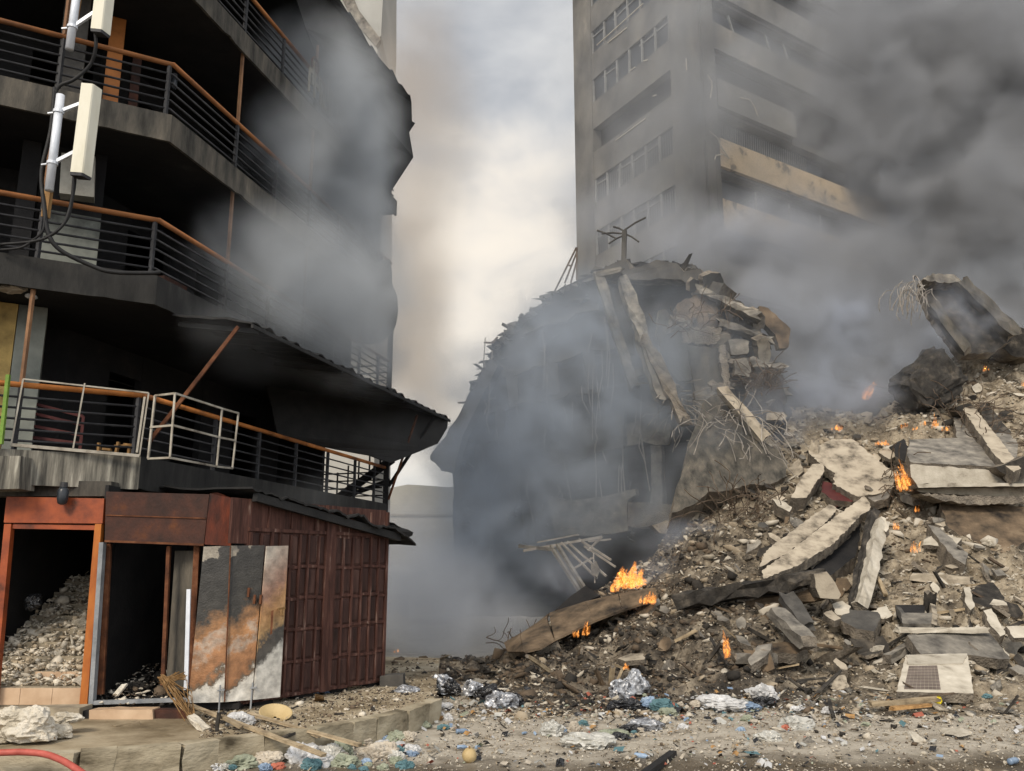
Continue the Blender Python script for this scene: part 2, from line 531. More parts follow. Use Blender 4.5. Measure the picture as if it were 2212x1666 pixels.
# edge band of each slab: proud, chipped lower edge
for z, th, mm_ in zip(SL, TH, names_):
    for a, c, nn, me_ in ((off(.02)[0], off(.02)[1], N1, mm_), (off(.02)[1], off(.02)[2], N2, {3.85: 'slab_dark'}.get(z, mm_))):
        b = MB()
        k = int((c - a).length / .18)
        top, bot = [], []
        for i in range(k + 1):
            q = a.lerp(c, i / k)
            ch = rnd.choice([0, 0, 0, 0, 0, 0, .02, .05]) * rnd.random()
            top.append(v3(q, z + .03))
            bot.append(v3(q, z - th - .05 + ch))
        vs = top + bot
        n_ = len(top)
        back = [p - Vector((nn.x, nn.y, 0)) * .05 for p in vs]
        fs = []
        for i in range(n_ - 1):
            fs.append([i, n_ + i, n_ + i + 1, i + 1])
            fs.append([2 * n_ + i + 1, 3 * n_ + i + 1, 3 * n_ + i, 2 * n_ + i])
            fs.append([n_ + i, 3 * n_ + i, 3 * n_ + i + 1, n_ + i + 1])
            fs.append([i, i + 1, 2 * n_ + i + 1, 2 * n_ + i])
        b.add(vs + back, fs)
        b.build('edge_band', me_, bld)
# back walls, one per storey, with door openings as dark recesses
lev = [(3.85, 6.35), (6.75, 9.16), (9.56, 12.04), (12.4, 15.2)]
for z0, z1 in lev:
    b = MB()
    p = off(-2.5)
    for a, c, nn in ((p[0], p[1], N1), (p[1], p[2], N2)):
        L_ = (c - a).length
        d = (c - a).normalized()
        t = 0.0
        while t < L_ - .3:
            wv = min(rnd.uniform(.7, 1.3), L_ - t)
            b.box(v3(a + d * t - nn * .15, z0 + .004), v3(d * wv, 0), v3(nn * .15, 0), (0, 0, z1 - z0 - .008))
            t += wv
            ov = min(rnd.uniform(.9, 1.4), L_ - t)
            if ov > .4:
                b.box(v3(a + d * (t + .003) - nn * .14, z0 + 2.0), v3(d * (ov - .006), 0), v3(nn * .13, 0), (0, 0, z1 - z0 - 2.004))
                t += ov
    q = off(-4.6)
    b.add([v3(q[0], z0 + .005), v3(q[1], z0 + .005), v3(q[2], z0 + .005), v3(q[2], z1 - .005), v3(q[1], z1 - .005), v3(q[0], z1 - .005)], [[0, 1, 4, 5], [1, 2, 3, 4]])
    q2 = off(-7.0)
    eo = {3.85: -1.75, 6.75: -1.1, 9.56: -.35, 12.4: -.35}[z0]
    b.box(v3(off(eo)[2] - D2 * .35, z0 + .004), v3(q2[2] - off(eo)[2], 0), v3(D2 * .15, 0), (0, 0, z1 - z0 - .008))
    b.build('wall', 'soot_wall', bld)
# ground storey behind the shops
b = MB()
q = off(-.9)
b.add([v3(q[1], .3), v3(q[2] - D2 * 2.2, .3), v3(q[2] - D2 * 2.2, 3.4), v3(q[1], 3.4)], [[0, 1, 2, 3]])
b.build('wall', 'soot_wall', bld)
b = MB()
gl_ = Vector((-7.9, 12.5))
b.box(v3(gl_, .28), v3(D1 * 7, 0), v3(-N1 * .2, 0), (0, 0, 3.15))
b.build('wall', 'soot_wall', bld)
# square columns standing behind the front rail
def column(px0, px1, yy, z0, z1, m_, depth=1.0, name='column', back=0.0):
    r0, r1 = ray(px0, yy), ray(px1, yy)
    # meet the line off(-1.1) of the front
    a, d = off(-1.1 - back)[1], D1
    def hit(r_):
        k = r_.x / r_.y
        t = (a.x - k * a.y) / (k * d.y - d.x)
        return a + d * t
    p0, p1 = hit(r0), hit(r1)
    MB().box(v3(p0, z0 + .003), v3(p1 - p0, 0), v3(-N1 * depth, 0), (0, 0, z1 - z0 - .006)).build(name, m_, bld)
column(20, 84, 830, 3.85, 6.33, 'column_plaster')
column(-60, 18, 830, 3.85, 6.33, 'yellow_plaster')
column(92, 214, 515, 6.75, 8.0, 'column_plaster')
column(92, 214, 515, 8.0, 9.14, 'soot_wall', name='column')  # upper part black: soot, and the shade under the slab painted in
column(120, 178, 170, 9.56, 12.02, 'concrete_dark')
column(228, 262, 150, 9.56, 12.02, 'handrail_bright', depth=.3, back=.35)
column(283, 303, 165, 9.56, 11.6, 'rust_panel', depth=.3, back=.7)
column(25, 68, 500, 6.75, 9.14, 'soot_wall', depth=.5)
# white wall cabinet hung above the pale column
Rk = ray(130, 425)
MB().plate([P(133, 330, 12.9), P(206, 338, 13.1), P(203, 426, 13.1), P(128, 417, 12.9)], .25).build('wall_cabinet', 'white_cabinet', label='white metal cabinet hung on the column behind the lower antenna', cat='cabinet')
# railings
def along(s):                                       # s < 0 along the front, s > 0 along the side, from the corner
    return K2 + (D2 * s if s >= 0 else D1 * (-s))
def rail_pts(o, s0, s1):
    p = off(o)
    a = p[1] + D1 * (-s0)
    c = p[1] + D2 * s1
    return a, p[1], c
def railing(zi, s1, hmat, lab=None):
    z = SL[zi]
    root = bpy.data.objects.new('railing', None)
    col.objects.link(root)
    root.parent = bld
    WORLD[root.name] = WORLD[bld.name]
    a, k, c = rail_pts(-.07, -LF + .3, s1)
    up = lambda p, h: v3(p, z + h)
    def ln(h, r_, n_, m_, nm):
        MB().tube([up(a, h), up(k - D1 * r_ * .5, h)], r_, n_).tube([up(k - D2 * r_ * .5, h), up(k + D2 * (s1 * .55), h)], r_, n_).tube([up(k + D2 * (s1 * .55), h), up(c, h)], r_, n_).build(nm, m_, root, smooth=True)
    ln(.99, .043, 10, hmat, 'handrail')
    for h in (.17, .33, .49, .65, .81):
        ln(h, .019, 6, 'rail_steel', 'bar')
    for s in (-6.2, -4.9, -3.3, -1.65, -.06, 2.0, 3.5, 5.0, 6.5, 8.0, 9.2):
        if s > s1:
            continue
        p = (k + D1 * (-s)) if s < 0 else (k + D2 * s)
        MB().bar(up(p, .035), up(p, .95), .055, .055, up=v3(D2, 0)).build('post', 'rail_steel', root)
    return root
railing(0, 9.9, 'handrail_bright')
railing(1, 9.9, 'handrail_paint')
railing(2, 9.9, 'handrail_paint')
railing(3, 9.9, 'handrail_paint')
# slender painted posts from each rail up to the slab above
for zi in range(4):
    z0, z1 = SL[zi] + (.04 if zi == 0 else 1.03), SL[zi + 1] - TH[zi + 1]
    for s in (-3.3, -1.65, 2.0, 5.0, 8.0):
        if zi == 0 and s > 0:
            continue
        p = off(-.07)[1] + (D1 * (-s) if s < 0 else D2 * s)
        MB().bar(v3(p, z0), v3(p, z1 - .002), .05, .05, up=v3(D2, 0)).build('support_post', 'post_paint', bld)
# far end post and stair
pe = off(-.05)[2]
MB().bar(v3(pe, .3), v3(pe, SL[2] - .45), .13, .13).build('support_post', 'soot', bld)
b = MB()
pi_ = off(-1.9)[2]
for q_, dz in ((0, 0), (-.25, 0)):
    b.bar(v3(pi_ + D2 * q_, 3.7), v3(pe + D2 * (q_ + .5), 5.1), .05, .14)
    b.bar(v3(pi_ + D2 * q_ - N2 * .5, 3.7), v3(pe + D2 * (q_ + .5), 4.55), .045, .07)
for i in range(6):
    t = i / 6
    p = pi_.lerp(pe, t)
    b.bar(v3(p + D2 * .3, 3.7 + 1.3 * t), v3(p + D2 * .3, 4.6 + 1.1 * t), .04, .04)
b.build('stair', 'soot', bld)
b = MB()
p = off(-2.5)
for i in range(4):
    q = p[2] + D2 * (-.15 * i)
    for zi in (0, 1):
        MB().bar(v3(off(-.1)[2] + D2 * (-.1 - i * .05), SL[zi] + .25 + .2 * i), v3(p[2], SL[zi] + .25 + .2 * i), .035, .035).build('end_bar', 'soot', bld)
# low block walls left standing behind two of the rails
for zi, s0, s1_, hh in ((2, .6, 1.9, .34), (2, 3.2, 4.0, .22), (1, .5, 1.2, .3)):
    b = MB()
    kk0 = off(-.35)[1]
    n_ = int((s1_ - s0) / .32)
    for i in range(n_):
        for j in range(2):
            if rnd.random() < .85:
                b.box(v3(kk0 + D2 * (s0 + i * .32 + .004), SL[zi] + .004 + j * hh / 2), v3(D2 * .312, 0), v3(-N2 * .14, 0), (0, 0, hh / 2 - .008))
    b.build('block_wall', 'rust_panel', bld)
# letters of the sign on the top railing: too smoked over to read; uneven raised strokes under a ring
b = MB()
zt = SL[3]
r2 = random.Random(5)
kk = off(.06)[1]
for s0, s1_, h0, h1 in ((4.45, 5.65, .22, .82), (5.85, 7.1, .22, .70)):
    s = s0
    while s < s1_:
        wv = r2.uniform(.07, .12)
        p = kk + D2 * s
        b.box(v3(p, zt + h0), v3(D2 * wv * .42, 0), v3(N2 * .04, 0), (0, 0, h1 - h0))
        if r2.random() < .75:
            hh = r2.choice([h0, (h0 + h1) / 2, h1 - .1])
            b.box(v3(p + D2 * wv * .43, zt + hh), v3(D2 * wv * 1.1, 0), v3(N2 * .04, 0), (0, 0, .10))
        b.box(v3(p + D2 * wv * 1.55, zt + h0 + (0 if r2.random() < .7 else .25)), v3(D2 * wv * .42, 0), v3(N2 * .04, 0), (0, 0, h1 - h0 - .25 * (r2.random() < .3)))
        s += wv * 2.6
sign = b.build('sign_letters', 'concrete_pale', label='pale raised sign lettering fixed along the top balcony railing', cat='sign')
b = MB()
pc = kk + D2 * 4.75
b.tube([v3(pc + D2 * (.17 * math.cos(t)), zt + 1.03 + .19 * math.sin(t)) for t in [i * math.pi / 10 for i in range(21)]], .025, 6)
b.bar(v3(pc - D2 * .07, zt + .95), v3(pc + D2 * .07, zt + 1.1), .04, .05)
b.build('emblem', 'rust', sign)

# roof eave sheet over the top balcony: hanging, torn edge
def corr(a, n_):
    return lambda u, v: a * math.sin(2 * math.pi * n_ * u)
b = MB()
edge = [(690, -120, 16.6), (735, 0, 17.6), (752, 28, 17.9), (757, 27, 18.0), (784, 72, 18.6), (799, 100, 19.0), (804, 99, 19.1), (820, 126, 19.4), (843, 152, 19.9), (848, 151, 20.0), (861, 180, 20.5), (868, 183, 20.6), (883, 206, 21.2), (886, 205, 21.2), (889, 222, 21.5), (890, 262, 21.7), (897, 266, 21.7), (884, 286, 21.7), (893, 340, 21.8), (846, 412, 22.0), (842, 440, 22.2)]
inner = [(800, 420, 22.6), (740, 260, 20.0), (660, 60, 17.4), (600, -130, 16.0)]
b.plate([P(*e) for e in edge + inner], .05)
b.build('roof_eave', 'sheet_black', bld)
# scorched tarpaulin bulging from the end of the second balcony
b = MB()
tp = [(842, 560), (848, 615), (858, 640), (860, 672), (856, 700), (848, 716), (825, 740), (790, 742), (745, 720), (712, 680), (700, 640), (730, 600), (780, 575)]
b.plate([P(x, y, 22.2 - (860 - x) * .012) for x, y in tp], .12, jag=.03, seg=.25)
b.build('tarpaulin', 'sheet_black', label='scorched dark tarpaulin bulging from the far end of the second balcony', cat='tarpaulin')

# lower awning
aw = thing('awning', P(545, 697, 13.2), 'black corrugated metal awning sloping out over the first balcony', 'awning')
A1, A2, A3 = P(372, 679, 13.45), P(545, 697, 13.16), P(972, 905, 23.1)
A4 = A3 + (A1 - A2) * 1.05 + Vector((0, 0, .05))
def dsp(u, v):
    return Vector((0, 0, 1)) * (.035 * math.sin(2 * math.pi * 22 * u) + .07 * fbm((u * 9, v * 2, 3)))
MB().patch(A2, A3, A4, A1, 132, 6, dsp, .02).build('sheet', 'sheet_black', aw)
bm_ = MB()
for t in (.02, .33, .66, .98):
    p = A2.lerp(A3, t) - Vector((0, 0, .10))
    q = A1.lerp(A4, t) - Vector((0, 0, .12))
    bm_.bar(p, q, .05, .08)
bm_.bar(A2 - Vector((0, 0, .06)), A3 - Vector((0, 0, .06)), .04, .06)
bm_.build('frame', 'sheet_black', aw)
kc = v3(off(.05)[1], SL[0] + .25)
MB().bar(P(515, 706, 13.2), P(322, 955, 13.05), .055, .055).build('strut', 'rust', aw)
MB().bar(A3 + Vector((-.35, -.9, -.12)), v3(pe + N2 * .08, 4.35), .07, .07).build('strut', 'soot', aw)
MB().bar(A3 + Vector((-.75, -1.3, -.12)), v3(pe + N2 * .08, 4.0), .045, .045).build('strut', 'rust', aw)
# the big hanging flap of sheet under the awning's far end
b = MB()
b.plate([P(x, y, 21.8 + (x - 845) * .009) for x, y in ((640, 745), (845, 850), (968, 908), (966, 925), (945, 958), (905, 974), (870, 990), (845, 1000), (800, 985), (700, 965), (600, 940), (560, 760))], .04, jag=.03, seg=.3)
b.build('side_sheet', 'sheet_black', aw)

# empty white sign frames hung on the lowest railing
fr = thing('sign_frame', P(170, 900, 12.3), 'empty white sign frame hung across the lowest orange handrail', 'sign frame')
q0, q1, q2, q3 = P(50, 819, 12.2), P(321, 849, 12.85), P(301, 985, 12.85), P(24, 961, 12.2)
for a, c in ((q0, q1), (q1, q2), (q2, q3), (q3, q0), (P(183, 828, 12.5), P(158, 968, 12.5))):
    th_ = .045 if a == q2 else .022
    MB().bar(a, c, th_, th_, up=v3(N1, 0)).build('frame_bar', 'white_frame', fr)
MB().bar(P(313, 858, 12.85), P(296, 978, 12.84), .06, .03).build('frame_bar', 'white_frame', fr)
fr = thing('sign_frame', P(420, 940, 13.2), 'empty box shaped white sign frame standing out past the balcony corner', 'sign frame')
cg = [(335, 855, 12.85), (378, 850, 12.3), (480, 883, 13.4), (515, 893, 14.0)]
cb = [(320, 991, 12.85), (367, 989, 12.3), (468, 1008, 13.4), (502, 1012, 14.0)]
cm = [(325, 923, 12.85), (374, 919, 12.3), (474, 945, 13.4), (509, 952, 14.0)]
for row in (cg, cb, cm):
    for a, c in zip(row, row[1:]):
        MB().bar(P(*a), P(*c), .024, .03).build('frame_bar', 'white_frame', fr)
for i in range(4):
    MB().bar(P(*cg[i]), P(*cb[i]), .026 if i else .04, .026).build('frame_bar', 'white_frame', fr)
b = MB()
b.bar(P(18, 810, 12.05), P(2, 960, 12.05), .05, .05)
b.build('signpost', 'green_paint', label='green painted angle post at the left edge beside the orange handrail', cat='post')
# maroon barrier and stools inside the first balcony
fr = thing('barrier', P(120, 1000, 13.6), 'maroon tubular barrier standing behind the lowest railing', 'barrier')
for a, c in (((72, 872), (180, 900)), ((70, 893), (178, 918)), ((68, 920), (174, 940)), ((66, 945), (172, 958)), ((74, 870), (58, 965)), ((180, 900), (172, 975))):
    MB().bar(P(a[0], a[1], 13.3 + a[0] * .002), P(c[0], c[1], 13.3 + c[0] * .002), .045, .045).build('rail', 'maroon_metal', fr)
st = thing('stool', P(258, 985, 13.25), 'light wooden stool lying on the balcony floor behind the railing', 'stool')
for a, c in (((214, 957), (213, 975)), ((256, 955), (251, 978)), ((268, 960), (300, 964)), ((280, 962), (278, 982)), ((222, 970), (240, 972))):
    MB().bar(P(a[0], a[1], 13.1), P(c[0], c[1], 13.1), .06, .035).build('leg', 'timber', st)
MB().plate([P(246, 961, 13.1), P(295, 958, 13.2), P(297, 967, 13.2), P(248, 966, 13.1)], .04).build('seat', 'timber', st)
# bulkhead lamps
def lamp(x, y, Y, lab, r_=.085):
    t = thing('bulkhead_lamp', P(x, y, Y), lab, 'lamp', 'lamps under the balconies')
    c = P(x, y, Y)
    MB().tube([c + Vector((0, 0, .10)), c + Vector((0, 0, .05)), c + Vector((0, 0, -.06)), c + Vector((0, 0, -.13)), c + Vector((0, 0, -.15))], [.05, r_, r_, r_ * .8, .02], 12).build('glass_jar', 'glass_dark', t, smooth=True)
    MB().tube([c + Vector((0, 0, .17)), c + Vector((0, 0, .10))], [.05, .055], 10).build('cap', 'rail_steel', t)
lamp(136, 1068, 12.25, 'dark glass jar lamp hanging above the orange shutter box', .075)
lamp(376, 178, 14.6, 'round pale lamp on the ceiling behind the second rail', .06)

# antennas on their poles
def antenna(p0, p1, a_top, a_bot, wpx, lab, Y):
    t = thing('panel_antenna', P(a_bot[0], a_bot[1], Y), lab, 'antenna', 'panel antennas on the corner post')
    pt_, pb_ = P(a_top[0], a_top[1], Y), P(a_bot[0], a_bot[1], Y)
    ax = (pt_ - pb_)
    wv = Vector((wpx / F * Y * .74, .03, 0))
    dv = Vector((.055, .17, 0))
    b = MB()
    sec = [(0, 0), (.06, -.10), (.94, -.10), (1, 0), (1.0, .9), (.0, .9)]
    ring = lambda c: [c + wv * u + dv * v for u, v in sec]
    b.hexa(ring(pb_), ring(pt_))
    b.build('cover', 'antenna_cover', t)
    b = MB()
    b.hexa([c - ax.normalized() * .05 + (pb_ + wv * .5 - c) * .06 for c in ring(pb_)], [c - ax.normalized() * .003 for c in ring(pb_)])
    b.build('end_cap', 'rail_steel', t)
    q0, q1 = P(p0[0], p0[1], Y + .03), P(p1[0], p1[1], Y + .03)
    MB().tube([q0, q1], .062, 14).build('pole', 'galvanised', t, smooth=True)
    for f in (.28, .82):
        c = q1.lerp(q0, f)
        MB().tube([c - ax.normalized() * .02, c + ax.normalized() * .025], .078, 12).bar(c, pb_.lerp(pt_, f) + wv * .1 + dv * .5, .05, .05).bar(c + Vector((-.16, 0, -.02)), c, .025, .02).build('clamp', 'galvanised', t)
    return t
antenna((131, 206), (106, 412), (176, 180), (152, 372), 38, 'long cream panel antenna with galvanised pole, lower of the two', 11.75)
antenna((172, -60), (150, 107), (216, -110), (196, 62), 36, 'cream panel antenna cut by the top of the photo', 11.75)
b = MB()
b.bar(P(122, 285, 11.95), P(98, 470, 11.95), .09, .09)
b.bar(P(150, -20, 12.0), P(165, -40, 12.0), .09, .09)
b.build('timber_post', 'timber', label='orange brown timber post strapped behind the lower antenna pole', cat='post')
MB().bar(P(172, -30, 12.0), P(157, 60, 12.0), .09, .09).build('timber_post', 'timber', label='orange brown timber stub behind the upper antenna pole', cat='post')
def cable(pts, r_, lab, Y=11.9):
    P3 = [P(x, y, Y + dy) for x, y, dy in pts]
    # smooth through the points
    o = []
    for i in range(len(P3) - 1):
        p0, p1, p2, p3 = P3[max(i - 1, 0)], P3[i], P3[i + 1], P3[min(i + 2, len(P3) - 1)]
        for k in range(6):
            t = k / 6
            o.append(.5 * ((2 * p1) + (p2 - p0) * t + (2 * p0 - 5 * p1 + 4 * p2 - p3) * t * t + (3 * p1 - p0 - 3 * p2 + p3) * t ** 3))
    o.append(P3[-1])
    MB().tube(o, r_, 7).build('cable', 'cable', label=lab, cat='cable', group='black cables around the antennas', smooth=True)
cable([(205, 65, -.05), (207, 100, 0), (195, 140, .1), (160, 172, .1), (125, 190, .1), (118, 240, .15), (112, 300, .15)], .028, 'black cable curving from the upper antenna down to the rail')
cable([(118, 190, .1), (110, 280, .1), (90, 370, .05), (95, 440, 0), (103, 500, 0), (130, 540, .1), (200, 575, .3), (245, 588, .4), (320, 590, .6), (345, 588, .7)], .034, 'thick black cable running diagonally down across the second balcony rail')
cable([(160, 375, -.05), (155, 430, 0), (140, 480, 0), (110, 508, 0), (70, 522, 0), (0, 528, 0)], .022, 'black cable looping from the lower antenna to the left edge')
cable([(97, 470, -.03), (92, 500, -.03), (70, 520, 0), (45, 535, 0), (0, 540, 0)], .018, 'thin black cable sagging left beside the thick one')
cable([(164, 378, .02), (160, 415, .02), (148, 470, .03), (118, 505, .03), (95, 512, .03)], .016, 'thin black cable hanging under the lower antenna')
# debris on the balconies
def lump(c, r_, nm, m_, label, cat, group=None, sq=(1, 1, .5), seed=0, sub=3, amp=.35, fr_=1.6):
    b = bmesh.new()
    bmesh.ops.create_icosphere(b, subdivisions=sub, radius=1)
    for v in b.verts:
        d = v.co.copy()
        k = 1 + amp * mnoise.noise(d * fr_ + Vector((seed * 3.1, seed * 1.7, 0))) + amp * .6 * mnoise.noise(d * fr_ * 2.7 + Vector((seed, 5, seed)))
        k += amp * .5 * abs(mnoise.noise(d * fr_ * 5 + Vector((2, seed, 9))))
        v.co = Vector((d.x * sq[0], d.y * sq[1], d.z * sq[2])) * k * r_
    mb = MB()
    mb.add([v.co + Vector(c) for v in b.verts], [[v.index for v in f.verts] for f in b.faces])
    b.free()
    return mb.build(nm, m_, label=label, cat=cat, group=group, smooth=False)
lump(P(27, 624, 12.3), .16, 'rag', 'cloth_beige', 'dirty crumpled rag lying at the edge of the second balcony', 'rag', sq=(1.3, .8, .4), seed=3)
lump(P(67, 641, 12.4), .08, 'rag', 'plastic_white', 'small white crumpled bag caught under the second balcony rail', 'bag', seed=8)

# low pale building seen high behind the left one
b = MB()
b.plate([P(x, y, 44) for x, y in ((640, -160), (828, -160), (827, 0), (823, 78), (812, 84), (812, 98), (815, 108), (815, 300), (812, 700), (806, 1225), (640, 1225))], 6)
bk = b.build('distant_block', 'far_wall', label='pale grey upper corner of a block rising behind the burnt balconies', cat='building')
MB().plate([P(742, -60, 43.9), P(775, 22, 43.9), P(822, 84, 43.9), P(812, 100, 43.9), P(760, 40, 43.9), P(730, -20, 43.9)], .4).build('cornice', 'concrete_grey', bk)
# ------------------------------------------------------------------ shops under the first balcony
FR = Vector((-3.8, 12.5))
KR = Vector((-2.19, 15.03))
FL = Vector((-5.80, 12.42))
kd = (KR - FR).normalized()
kn = Vector((kd.y, -kd.x))                         # outwards, to the street
ks = thing('kiosk', v3(FR, .3), 'dark red kiosk of panelled timber with burnt steel lintel and open doorway', 'kiosk')
ZB, ZT = .36, 3.2
LKS = (KR - FR).length
# side wall of framed timber panels
b = MB()
b.box(v3(FR - kn * .06, ZB), v3(kd * LKS, 0), v3(kn * .06, 0), (0, 0, ZT - ZB))
b.box(v3(FR - kn * .06 - kd * .3, 2.56), v3(kd * .298, 0), v3(kn * .05, 0), (0, 0, ZT - 2.56))
pb = MB()
t = .02
rk = random.Random(3)
cols_ = []
while t < LKS - .05:
    wv = rk.choice([.18, .20, .16, .22])
    cols_.append((t, min(t + wv, LKS)))
    t += wv
rows_ = [ZB + .02, .84, 1.30, 1.76, 2.22, 2.72]
gap = .040
for i, (a, c) in enumerate(cols_):
    post = abs(a - 1.62) < .1
    if post:
        pb.box(v3(FR + kd * a + kn * .003, ZB), v3(kd * (c - a), 0), v3(kn * .05, 0), (0, 0, ZT - ZB), 0)
        continue
    for j in range(5):
        dz = rk.uniform(-.02, .02)
        z0, z1 = rows_[j] + dz, rows_[j + 1] + dz
        # stiles and rails proud of the panel, a bevelled panel inside
        o_ = FR + kd * (a + gap * .5) + kn * .002
        wv = c - a - gap
        pb.box(v3(FR + kd * a + kn * .001, z0), v3(kd * gap, 0), v3(kn * (.030 + rk.uniform(0, .008)), 0), (0, 0, z1 - z0), 0)
        pb.box(v3(FR + kd * (a + gap + .001) + kn * .001, z0 + rk.uniform(-.006, .006)), v3(kd * wv, 0), v3(kn * .027, 0), (0, 0, .04), 0)
        i0 = .022
        x0, x1 = a + gap + i0, c - i0
        if x1 > x0:
            fo = [v3(FR + kd * x + kn * .002, z) for x, z in ((x0 - .01, z0 + .055), (x1 + .01, z0 + .055), (x1 + .01, z1 - .012), (x0 - .01, z1 - .012))]
            fi = [v3(FR + kd * x + kn * .016, z) for x, z in ((x0 + .012, z0 + .085), (x1 - .012, z0 + .085), (x1 - .012, z1 - .04), (x0 + .012, z1 - .04))]
            pb.hexa(fo, fi, 1)
pb.box(v3(FR + kd * .0 + kn * .001, 2.74), v3(kd * LKS, 0), v3(kn * .035, 0), (0, 0, .05), 0)
for t in (.35, .8, 1.3, 2.1, 2.6):
    pb.box(v3(FR + kd * t + kn * .001, 2.80), v3(kd * .03, 0), v3(kn * .03, 0), (0, 0, .35), 0)
b.build('wall', 'maroon_wood', ks)
pb.build('panelling', ['maroon_wood', 'maroon_panel'], ks)
MB().box(v3(KR - kn * .05, ZB - .03), v3(kd * .05, 0), v3(kn * .09, 0), (0, 0, ZT - ZB)).build('corner_post', 'maroon_wood', ks)
# far end, back and inside
bk_ = MB()
inn = -kn
bk_.box(v3(KR + inn * .06, ZB), v3(inn * 1.6, 0), v3(-kd * .05, 0), (0, 0, ZT - ZB))
bk_.box(v3(Vector((-5.9, 15.6)), .3), (3.2, 0, 0), (0, .08, 0), (0, 0, 3.0))
bk_.box(v3(Vector((-5.86, 12.75)), .3), (.06, 0, 0), (0, 2.8, 0), (0, 0, 3.0))
bk_.build('back_wall', 'soot', ks)
MB().box(v3(FL + Vector((.1, .02)), .32), (1.95, 0, 0), (0, 3.0, 0), (0, 0, .08)).build('floor', 'soot', ks)
# plinth of blocks
for t in (.35, 1.15, 1.9, 2.75):
    p = FR + kd * t - kn * .25
    MB().box(v3(p, .3), v3(kd * .35, 0), v3(kn * .2, 0), (0, 0, ZB - .302)).build('foundation_block', 'soot', ks)
# roof, burnt sheet with ragged overhang
b = MB()
r0, r1 = v3(FR + kn * .16 - kd * .1, 3.36), v3(KR + kn * .28 + kd * .5, 2.80)
def rd(u, v):
    return Vector((0, 0, 1)) * (.010 * math.sin(u * 150) + .09 * fbm((u * 9, v * 3, 1)) - (.16 * max(0, u - .86) / .14 if u > .86 else 0)) + Vector((0, 0, 0))
b.patch(r0, r1, r1 - v3(kn * 2.4, -.1), r0 - v3(kn * 2.4, -.1), 60, 6, rd, .03)
b.bar(v3(FR + kn * .1, 3.22), v3(KR + kn * .14 + kd * .2, 2.74), .10, .12)
b.build('roof', 'sheet_black', ks)
MB().plate([P(820, 1118, 15.3), P(842, 1128, 15.3), P(868, 1142, 15.6), P(893, 1150, 15.8), P(890, 1157, 15.8), P(862, 1166, 15.7), P(840, 1163, 15.4), P(800, 1146, 15.0)], .05, jag=.03, seg=.12).build('eave_scrap', 'sheet_black', ks)
# steel lintel over the doorway
b = MB()
Yl = 12.36
b.plate([P(229, 1062, Yl), P(452, 1068, Yl), P(440, 1176, Yl), P(226, 1168, Yl)], .22)
b.build('lintel', 'rust_panel', ks)
b = MB()
b.plate([P(453.5, 1066, Yl - .02), P(470, 1064, Yl), P(500, 1076, Yl + .1), P(499, 1180, Yl + .1), P(441.5, 1176, Yl - .02)], .20)
b.build('lintel', 'red_panel', ks)
for a, c, wv, m_ in (((229, 1113), (444, 1120), .018, 'rust'), ((226, 1169), (440, 1177), .03, 'rust')):
    MB().bar(P(a[0], a[1], Yl - .008), P(c[0], c[1], Yl - .008), .012, wv).build('trim', m_, ks)
# doorway frame
for a, c, wv, dp, m_ in (((222, 1172), (199, 1522), .06, .10, 'grey_frame'), ((232, 1175), (215, 1500), .12, .05, 'rust'), ((365, 1180), (352, 1480), .05, .06, 'rust'),
                         ((199, 1518), (412, 1511), .05, .08, 'grey_frame'), ((426, 1180), (412, 1480), .08, .06, 'rust')):
    Y_ = 12.38 if m_ == 'grey_frame' else 12.5
    MB().bar(P(a[0], a[1], Y_), P(c[0], c[1], Y_), wv, dp, up=(0, -1, 0)).build('door_frame', m_, ks)
MB().plate([P(378, 1190, 12.75), P(421, 1190, 12.6), P(404, 1490, 12.6), P(358, 1490, 12.75)], .05).build('inner_panel', 'concrete_fascia', ks)
